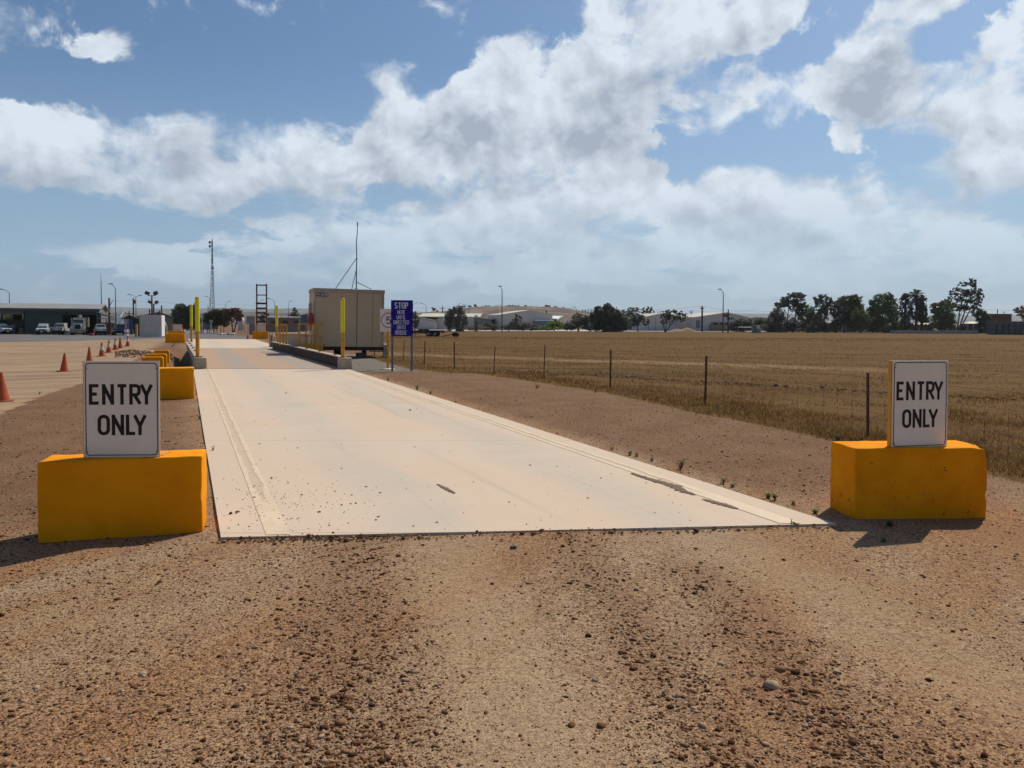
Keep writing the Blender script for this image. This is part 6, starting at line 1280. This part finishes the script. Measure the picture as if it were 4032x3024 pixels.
for sx in (-1, 1): MB().box((sx * .72, .6, .55), (.5, .9, .3)).build('outrigger_box', mat('faded_yellow%d' % sx, (.42, .30, .08, 1), rough=.6), t); wheel(t, sx * .62, .5, .38, .26); wheel(t, sx * .62, 3.8, .4, .26); MB().box((sx * .78, .9, 1.25), (.10, .1, .35)).build('mirror', DARK, t)
MB().box((0, -.1, .4), (1.7, .15, .28)).build('bumper', DARK, t); MB().box((0, 3.0, .75), (1.5, 3.6, .2)).build('tray', CARB, t)
m = MB(); m.bar((-.1, 1.9, 1.3), (.05, 1.6, 2.35), .30, .22); m.bar((.05, 1.6, 2.3), (.35, 1.9, 2.9), .2, .2); m.bar((.0, 1.7, 1.9), (.55, 2.0, 1.55), .12); m.build('crane_boom', ROOFW, t)
p = PD(497, 1300, 93.5); t = thing('striped_drum', (p.x, 93.5, 0), 'white and red striped drum right of the crane truck', 'drum'); MB().lathe([(.24, 0), (.24, .75)], 12).build('drum_body', SIGNW, t); MB().lathe([(.245, .25), (.245, .42)], 12).build('red_band', REDC, t)
m = MB(); m.box((0, 0, .16), (.5, .5, .3)); o = m.build('red_jerrycan', REDC, bevel=.05, loc=(PD(361, 1300, 93).x, 93, .01)); tag(o, 'small red container on the asphalt left of the white wagon', 'container')
# white container
cdp = 84.; cx0 = PD(551, 1331, cdp).x; t = thing('white_container', (cx0, cdp, 0), 'weathered white shipping container standing end on in the yard', 'container', R(17)); kc = ppx(cdp); Lc = 78 * kc; hc = zat(590, 1241, cdp)
MB().box((Lc / 2, 1.3, hc / 2 + .04), (Lc, 2.6, hc - .06)).build('body', PALE, t, bevel=.03); m = MB()
for q in range(14): m.box((Lc * (q + .5) / 14, -.012, hc / 2), (.05, .02, hc - .3))
m.build('ribs', PALE, t); m = MB()
for x in (.04, Lc - .04): m.box((x, .02, hc / 2), (.11, .11, hc))
m.box((Lc / 2, 0, hc - .03), (Lc, .08, .12)); m.box((Lc / 2, 0, .08), (Lc, .08, .14)); m.build('frame', PALE, t)
MB().box((Lc + .015, 1.3, hc / 2), (.03, 2.4, hc - .2)).build('side_panel', ROOFW, t); MB().box((Lc * .86, .3, hc + .04), (.3, .3, .1)).build('vent', DARK, t)
p = PD(642, 1300, 86); t = thing('white_tank', (PD(629, 1300, 87).x, 87.2, 0), 'round white tank end behind the white container', 'tank', R(24)); MB().tube([(0, 0, 1.35), (.0, 2.0, 1.35)], .62, 20).build('shell', PALE, t, True); MB().box((0, 1.2, .2), (.9, 1.6, .9)).build('cradle', REDB, t)
for i, (px, dy, hh, wd, m_, lab) in enumerate([(537, 88, 1.45, .22, OCHRE, 'ochre post left of the white container'), (543, 89, 2.0, .5, mat('dark_olive_machine', (.05, .05, .03, 1), rough=.9), 'dark wrapped machine left of the white container'), (652, 88, 1.4, .3, OCHRE, 'pair of ochre posts right of the white container')]):
    p = PD(px, 1300, dy); t = thing('yard_post', (p.x, dy, 0), lab, 'post'); MB().box((0, 0, hh / 2), (wd, .3, hh)).build('post', m_, t, bevel=.02); MB().box((0, 0, hh + .02), (wd + .06, .36, .05)).build('cap', DARK, t)
t, W_ = shed('red_roof_building', 'low building with a dull red roof behind the white container', 125, 545, 680, (1250, 1252), 1232, 625, 14, BROWNC, mat('dull_red_roof', (.20, .12, .10, 1), (.16, .10, .085, 1), 1))
for px, y0 in ((585, 1217), (629, 1202), (621, 1222)): MB().tube([((px - 545) * ppx(125), 3, 2), ((px - 545) * ppx(125), 3, zat(px, y0, 128))], .11, 6).build('flue', LAMPM, t)
shed('storage_shed', 'dark low shed behind the rusty trees under the lattice tower', 190, 798, 860, (1240, 1238), 1232, 850, 10, SHEDD, SHEDD)
# gate wall, toilet block, containers, white stones
p = PD(920, 1316, 100); t = thing('brown_wall', (p.x, 106, 0), 'square brown wall panel beside the rusty topped tree', 'wall'); kk = ppx(106); MB().box((12 * kk, 0, zat(920, 1277, 106) / 2), (23 * kk, .25, zat(920, 1277, 106))).build('panel', BRICK, t); MB().box((12 * kk, 0, zat(920, 1277, 106) + .03), (24 * kk, .3, .06)).build('cap', BROWNC, t)
t, W_ = flatshed('toilet_block', 'brown brick amenities block with louvre windows and corrugated roof', 138, 1052, 1178, 1250.5, 1253, 6, BRICK, mat('corrugated_roof', (.40, .39, .37, 1), (.2, .19, .18, 1), 5, .6, stretch=(1, .01, .01)), cat='building')
for px in (1078, 1121, 1163):
    f = MB().box(((px - 1052) * ppx(138), -.04, zat(px, 1268, 138)), (24 * ppx(138), .1, 11 * ppx(138))).build('window', BROWNC, t)
    for q in range(3): MB().box(((px - 1052) * ppx(138), -.10, zat(px, 1265 + q * 3.2, 138)), (20 * ppx(138), .05, .08)).build('louvre', DARK, f)
t, W_ = shed('small_shed', 'narrow blue grey shed between the amenities block and the cabin', 150, 1182, 1212, (1243, 1236), 1236, 1211, 8, SHEDB, ROOFW)
t = thing('grey_container', (PD(970, 1300, 150).x, 150, 0), 'grey shipping container raised behind the red ladder frame', 'container'); kk = ppx(150); MB().box((17 * kk, 1.2, zat(980, 1260, 150)), (34 * kk, 2.4, 30 * kk)).build('body', mat('grey_ribbed', (.20, .18, .16, 1), (.16, .14, .13, 1), 4, stretch=(3, 1, .1)), t, bevel=.03); m = MB()
for q in range(11): m.box((34 * kk * (q + .5) / 11, -.03, zat(980, 1260, 150)), (.07, .06, 28 * kk))
m.build('ribs', SHEDG, t)
for x in (.3, 1.6): MB().box((x, 1, .55), (.2, .2, 1.1)).build('leg', SHEDD, t)
t = thing('white_silo', (PD(950, 1300, 170).x, 170, 0), 'tall pale silo panel between the rusty tree and grey container', 'silo'); MB().lathe([(.62, 0), (.62, zat(950, 1250, 170)), (.2, zat(950, 1246, 170))], 14).build('shell', PALE, t, True); MB().lathe([(.66, 2.0), (.66, 2.08)], 14).build('band', SHEDG, t)
p = PD(960, 1300, 112); t = thing('wire_gate', (p.x, 112, 0), 'grey mesh gate panels left of the red ladder frame', 'gate'); kk = ppx(112); m = MB()
for x in (-22, -8, 4, 16, 40): m.tube([(x * kk, 0, 0), (x * kk, 0, 1.9)], .035, 6)
m.build('post', GALV, t); m = MB()
for z in (.3, .9, 1.4, 1.85): m.tube([(-22 * kk, 0, z), (40 * kk, 0, z)], .014, 4)
for q in range(24): m.tube([((-22 + q * 2.65) * kk, 0, .1), ((-22 + q * 2.65) * kk, 0, 1.85)], .007, 3)
m.build('mesh', GALV, t)
kk = ppx(104); pos = []; siz = []
WST = stonemat('white_stones', [(0, (.40, .38, .35, 1)), (.5, (.56, .54, .50, 1)), (.85, (.22, .20, .18, 1))])
for i in range(60): p = PD(random.uniform(862, 922), 1300, random.uniform(103, 106)); r = random.uniform(.10, .24); pos.append((p.x, p.y, r * .3)); siz.append(r)
stones('garden_stones', pos, siz, WST, .8, label='heap of white painted stones edging the garden by the road')
p = PD(831, 1300, 112); t = thing('globe_pole', (p.x, 112, 0), 'pale round sign on a post beside the dead stems', 'sign'); MB().tube([(0, 0, 0), (0, 0, 1.9)], .06, 8).build('post', PALE, t); MB().tube([(0, -.03, zat(831, 1266, 112)), (0, .03, zat(831, 1266, 112))], .27, 16).build('disc', mat('faded_disc', (.34, .31, .26, 1), (.26, .24, .2, 1), 5), t)
m = MB(); p = PD(790, 1300, 120); t = thing('gate_frame', (p.x, 120, 0), 'dark gate structure across the road under the yard trees', 'gate'); kk = ppx(120)
for x in (-3, 3, 10, 26, 34): MB().box((x * kk, 0, .9), (.12, .12, 1.9)).build('post', LAMPM, t)
m.box((12 * kk, 0, .55), (44 * kk, .06, .06)); m.box((12 * kk, 0, 1.05), (44 * kk, .06, .06)); m.build('rail', GALV, t)
p = PD(745, 1318, 110); t = thing('yellow_marker', (p.x, 112, 0), 'short yellow marker post by the road under the tree', 'marker post'); MB().lathe([(.08, 0), (.08, .8)], 8).build('post', STEELY, t); MB().lathe([(.085, .55), (.085, .68)], 8).build('band', SIGNW, t)

# ---------------------------------------------------------------- flat bed trailer and plough in the paddock
td = 96.; p = PD(1627, 1330, td); kk = ppx(td); t = thing('flatbed_trailer', (p.x, td, 0), 'dark red flatbed semi trailer parked in the dry paddock', 'trailer', R(-3)); Zt = lambda py: zat(1690, py, td); b0 = -70 * kk
MB().box(((122 * kk + b0) / 2, 1.1, Zt(1304)), (122 * kk - b0, 2.3, 7 * kk)).build('deck', DUSTB, t, bevel=.02); MB().box((117 * kk, 1.1, Zt(1306)), (12 * kk, 2.34, 10 * kk)).build('tail_board', REDB, t)
m = MB(); m.box((25 * kk, 1.1, Zt(1311)), (100 * kk, .3, 5 * kk)); m.build('chassis_rail', DARK, t)
for x in (60, 86): w_ = MB().tube([(x * kk, -.05, 10.5 * kk), (x * kk, .35, 10.5 * kk)], 10.5 * kk, 18).build('wheel', TYRE, t); MB().tube([(x * kk, -.08, 10.5 * kk), (x * kk, 0, 10.5 * kk)], 5 * kk, 12).build('rim', GALV, w_); MB().tube([(x * kk, 1.9, 10.5 * kk), (x * kk, 2.3, 10.5 * kk)], 10.5 * kk, 18).build('wheel', TYRE, t)
m = MB(); m.box((30 * kk, .4, Zt(1298)), (22 * kk, .8, 5 * kk), top=(.8, 1)); m.box((52 * kk, .4, Zt(1298)), (18 * kk, .8, 5 * kk), top=(.8, 1)); m.build('load', DARK, t); MB().box((8 * kk, 0, Zt(1318)), (.12, .12, 10 * kk)).build('landing_leg', GALV, t)
MB().box((b0 + 16 * kk, 1.1, Zt(1290)), (66 * kk * .3, 2.2, 36 * kk)).build('headboard', REDB, t); MB().tube([(b0 + 40 * kk, 0, 8 * kk), (b0 + 40 * kk, .4, 8 * kk)], 9 * kk, 16).build('wheel', TYRE, t)
p = PD(1795, 1331, 95); t = thing('old_roller', (p.x, 95, 0), 'small rusty wheeled implement with a long drawbar in the paddock', 'implement'); kk = ppx(95)
for x in (-8, 4): w_ = MB().tube([(x * kk, -.1 + (.5 if x < 0 else 0), 8.5 * kk), (x * kk, .12 + (.5 if x < 0 else 0), 8.5 * kk)], 8.5 * kk, 16).build('wheel', DUSTB, t)
MB().box((-3 * kk, .3, 19 * kk), (17 * kk, .5, 3 * kk)).build('seat_plate', PALE, t); MB().box((-4 * kk, .3, 15 * kk), (12 * kk, .5, 6 * kk), top=(.7, 1)).build('frame', RUST, t); MB().tube([(-8 * kk, .2, 11 * kk), (-55 * kk, 0, .05)], .06, 6).build('drawbar', RUST, t)

# ---------------------------------------------------------------- dry grass, weeds
GRASS = leafmat('dry_grass_blades', (.20, .108, .032, 1), (.14, .075, .023, 1), (.31, .20, .085, 1)); GRASS.node_tree
def blades(name, pts, hts, m, label, lean=.5, wd=.0035):
    n = len(pts); p = np.array(pts); h = np.array(hts)[:, None]; a = rng.random(n) * 6.283; side_ = np.stack([np.cos(a), np.sin(a) * .4, np.zeros(n)], 1) * (wd * (1 + p[:, 1:2] * .10))
    tip = np.stack([rng.normal(0, lean, n), rng.normal(0, lean, n), np.ones(n)], 1) * h
    V_ = np.stack([p - side_, p + side_, p + tip], 1).reshape(-1, 3).astype(np.float32)
    me = bpy.data.meshes.new(name); me.vertices.add(3 * n); me.vertices.foreach_set('co', V_.ravel()); me.loops.add(3 * n); me.loops.foreach_set('vertex_index', np.arange(3 * n, dtype=np.int32)); me.polygons.add(n); me.polygons.foreach_set('loop_start', np.arange(0, 3 * n, 3, dtype=np.int32)); me.polygons.foreach_set('loop_total', np.full(n, 3, dtype=np.int32)); me.materials.append(m); me.update()
    o = bpy.data.objects.new(name, me); col.objects.link(o); return tag(o, label, kind='stuff')
pts = []; hts = []; tries = 0
while len(pts) < 52000 and tries < 400000:
    tries += 1; py = 1330 + 640 * random.random() ** 1.5; px = random.uniform(1380, 4200); d = 1.64 * F / (py - 1277); x = (px - CX) / F * d; q = side(FE, x, d) if d < 78 else 1
    if q < -.1: continue
    cl = mnoise.noise((x * .55, d * .55, 0)) + .5 * mnoise.noise((x * 2.1, d * 2.1, 4)); strip = math.exp(-((q - .9) / .9) ** 2)
    if random.random() > .34 + cl * .8 + .55 * strip: continue
    if random.random() < sstep(.2, -.1, q): continue
    pts.append((x, d, H(x, d) - .01)); hts.append((.035 + .04 * random.random() + .032 * strip * random.random() + .04 * max(0, cl)))
blades('dry_grass', pts, hts, GRASS, 'dry golden grass covering the paddock and the fence line')
pts = []; hts = []
for i in range(2600):
    px = random.uniform(1500, 3700); s_ = random.uniform(2, 26); b = 4.78 + abs(random.gauss(0, 1)) * (1.0 if random.random() < .3 else 1.8); q = P(s_, b)
    if side(FE, q.x, q.y) > .1: continue
    pts.append((q.x, q.y, H(q.x, q.y) - .005)); hts.append(random.uniform(.012, .04))
blades('verge_stubble', pts, hts, GRASS, 'thin straw stubble on the gravel verge right of the slab', .7, .0025)
def weed(px, py, hh, m, label, n=16, spread=.5, leaf=.02, seed=0, twig=False):
    hh *= .62; leaf *= .65; g = G(px, py); rnd = random.Random(seed); t = thing('weed', g, label, 'weed', 0, 'weeds along the slab edges'); st = MB(); lf = MB()
    for i in range(n):
        a = rnd.random() * 6.283; e = rnd.uniform(.1, spread); L = hh * rnd.uniform(.45, 1); tip = Vector((math.cos(a) * e * L, math.sin(a) * e * L, L)); md = tip * .5 + Vector((rnd.gauss(0, .01), 0, L * .08)); st.tube([(0, 0, -.01), md, tip], [.0022, .0016, .0008], 3, caps=False)
        for j in range(3 if twig else 6):
            f = rnd.uniform(.25, 1); c = md.lerp(tip, f) if f > .5 else Vector((0, 0, 0)).lerp(md, f * 2); d = Vector((rnd.gauss(0, 1), rnd.gauss(0, 1), rnd.uniform(0, 1))).normalized() * leaf * rnd.uniform(.5, 1.2); s_ = d.cross(Vector((0, 0, 1))).normalized() * leaf * .3; lf.add([c, c + d * .5 + s_, c + d, c + d * .5 - s_], [(0, 1, 2, 3)])
    st.build('stem', bpy.data.materials['brown_bark'], t); lf.build('leaf', m, t, fix=False)
W1 = leafmat('weed_green', (.06, .10, .025, 1), (.10, .13, .045, 1)); W2 = leafmat('weed_dull', (.10, .09, .05, 1), (.06, .06, .035, 1))
for i, a in enumerate([(2679, 1848, .20, W2, 'dark twiggy weed clump on the right slab edge with tall dead stalks', 30, .6, .03, True), (2480, 1792, .09, W1, 'small green weed left of the twiggy clump', 14, .8, .03, False), (2506, 1798, .08, W2, 'brown weed touching the small green one', 12, .8, .025, False), (2408, 1770, .07, W1, 'tiny green weed farther up the right slab edge', 10, .9, .025, False),
      (2565, 1816, .07, W2, 'low dull weed just before the twiggy clump', 14, .9, .02, False), (2848, 1905, .08, W1, 'green weed midway between twiggy clump and right block', 16, .9, .03, False), (2885, 1918, .06, W2, 'dull flat weed beside the midway green one', 14, 1., .025, False), (3025, 1962, .08, W1, 'spiky green weed pair near the right block', 18, .8, .035, False), (3052, 1970, .09, W1, 'taller spiky green weed nearest the right block', 18, .7, .035, False), (3125, 1990, .06, W2, 'faint weed left of the last green one', 10, .9, .02, False),
      (3208, 2022, .06, W1, 'flat green weed at the foot of the right block', 20, 1.2, .03, False), (3130, 2072, .05, W1, 'small weed at the front corner of the slab, right side', 16, 1.6, .03, False), (3505, 2072, .07, W1, 'green weed in the shadow of the right block', 20, 1.3, .03, False), (3478, 2134, .05, W1, 'small weed below the shadow of the right block', 12, 1.2, .025, False), (3122, 1984, .05, W1, 'seedling near the last green weeds', 8, 1.2, .02, False),
      (1528, 1500, .20, W2, 'dark weed below the blue sign at the slab edge', 18, .6, .04, True), (1642, 1536, .22, W1, 'green weed in the gravel below the blue sign', 18, .7, .05, False), (1695, 1552, .14, W1, 'small green weed right of the one below the sign', 14, .8, .04, False), (2115, 1530, .2, W1, 'green tuft in the dry grass edge below the fence', 22, .8, .04, False), (1795, 1590, .13, W2, 'dead weed on the verge halfway to the sign', 12, .9, .03, True),
      (786, 1652, .13, W1, 'small green weed on the left slab edge', 16, .6, .03, False), (838, 1780, .16, W2, 'wispy weed at the left slab edge above the front block', 12, .5, .02, True), (156, 1553, .11, W2, 'dark dead weed on the left verge edge', 12, .8, .03, True), (2345, 1545, .18, W2, 'grey dry weed at the grass edge', 18, .9, .04, True), (3300, 1735, .18, W2, 'grey tangle of dry weed behind the right block', 30, 1.0, .04, True)]):
    weed(*a[:5], n=a[5], spread=a[6], leaf=a[7], twig=a[8], seed=i)
# dark fragment lying on the dirt
o = MB().box((0, 0, .012), (.045, .03, .02), top=(.8, .8)).build('stone_chip', mat('grey_green_chip', (.09, .10, .085, 1), rough=.6), bevel=.003, loc=G(2022, 2160), rz=.2); tag(o, 'flat grey chip lying in front of the slab edge', 'stone')
# ---------------------------------------------------------------- the air
hm_ = bpy.data.materials.new('haze_air'); hm_.use_nodes = True; t = NT(hm_.node_tree); pv = t.node('ShaderNodeVolumePrincipled'); pv.inputs['Color'].default_value = (.80, .88, .96, 1); pv.inputs['Density'].default_value = 1.2e-4; pv.inputs['Anisotropy'].default_value = .3
o_ = t.node('ShaderNodeOutputMaterial'); t.l.new(pv.outputs[0], o_.inputs['Volume'])
hz_ = MB().box((0, 2100, 60), (9900, 6500, 130)).build('haze', hm_); tag(hz_, 'thin pale haze lying over the plain', kind='stuff')
print('OBJECTS', len(bpy.data.objects), 'FACES', sum(len(o.data.polygons) for o in bpy.data.objects if o.type == 'MESH'))
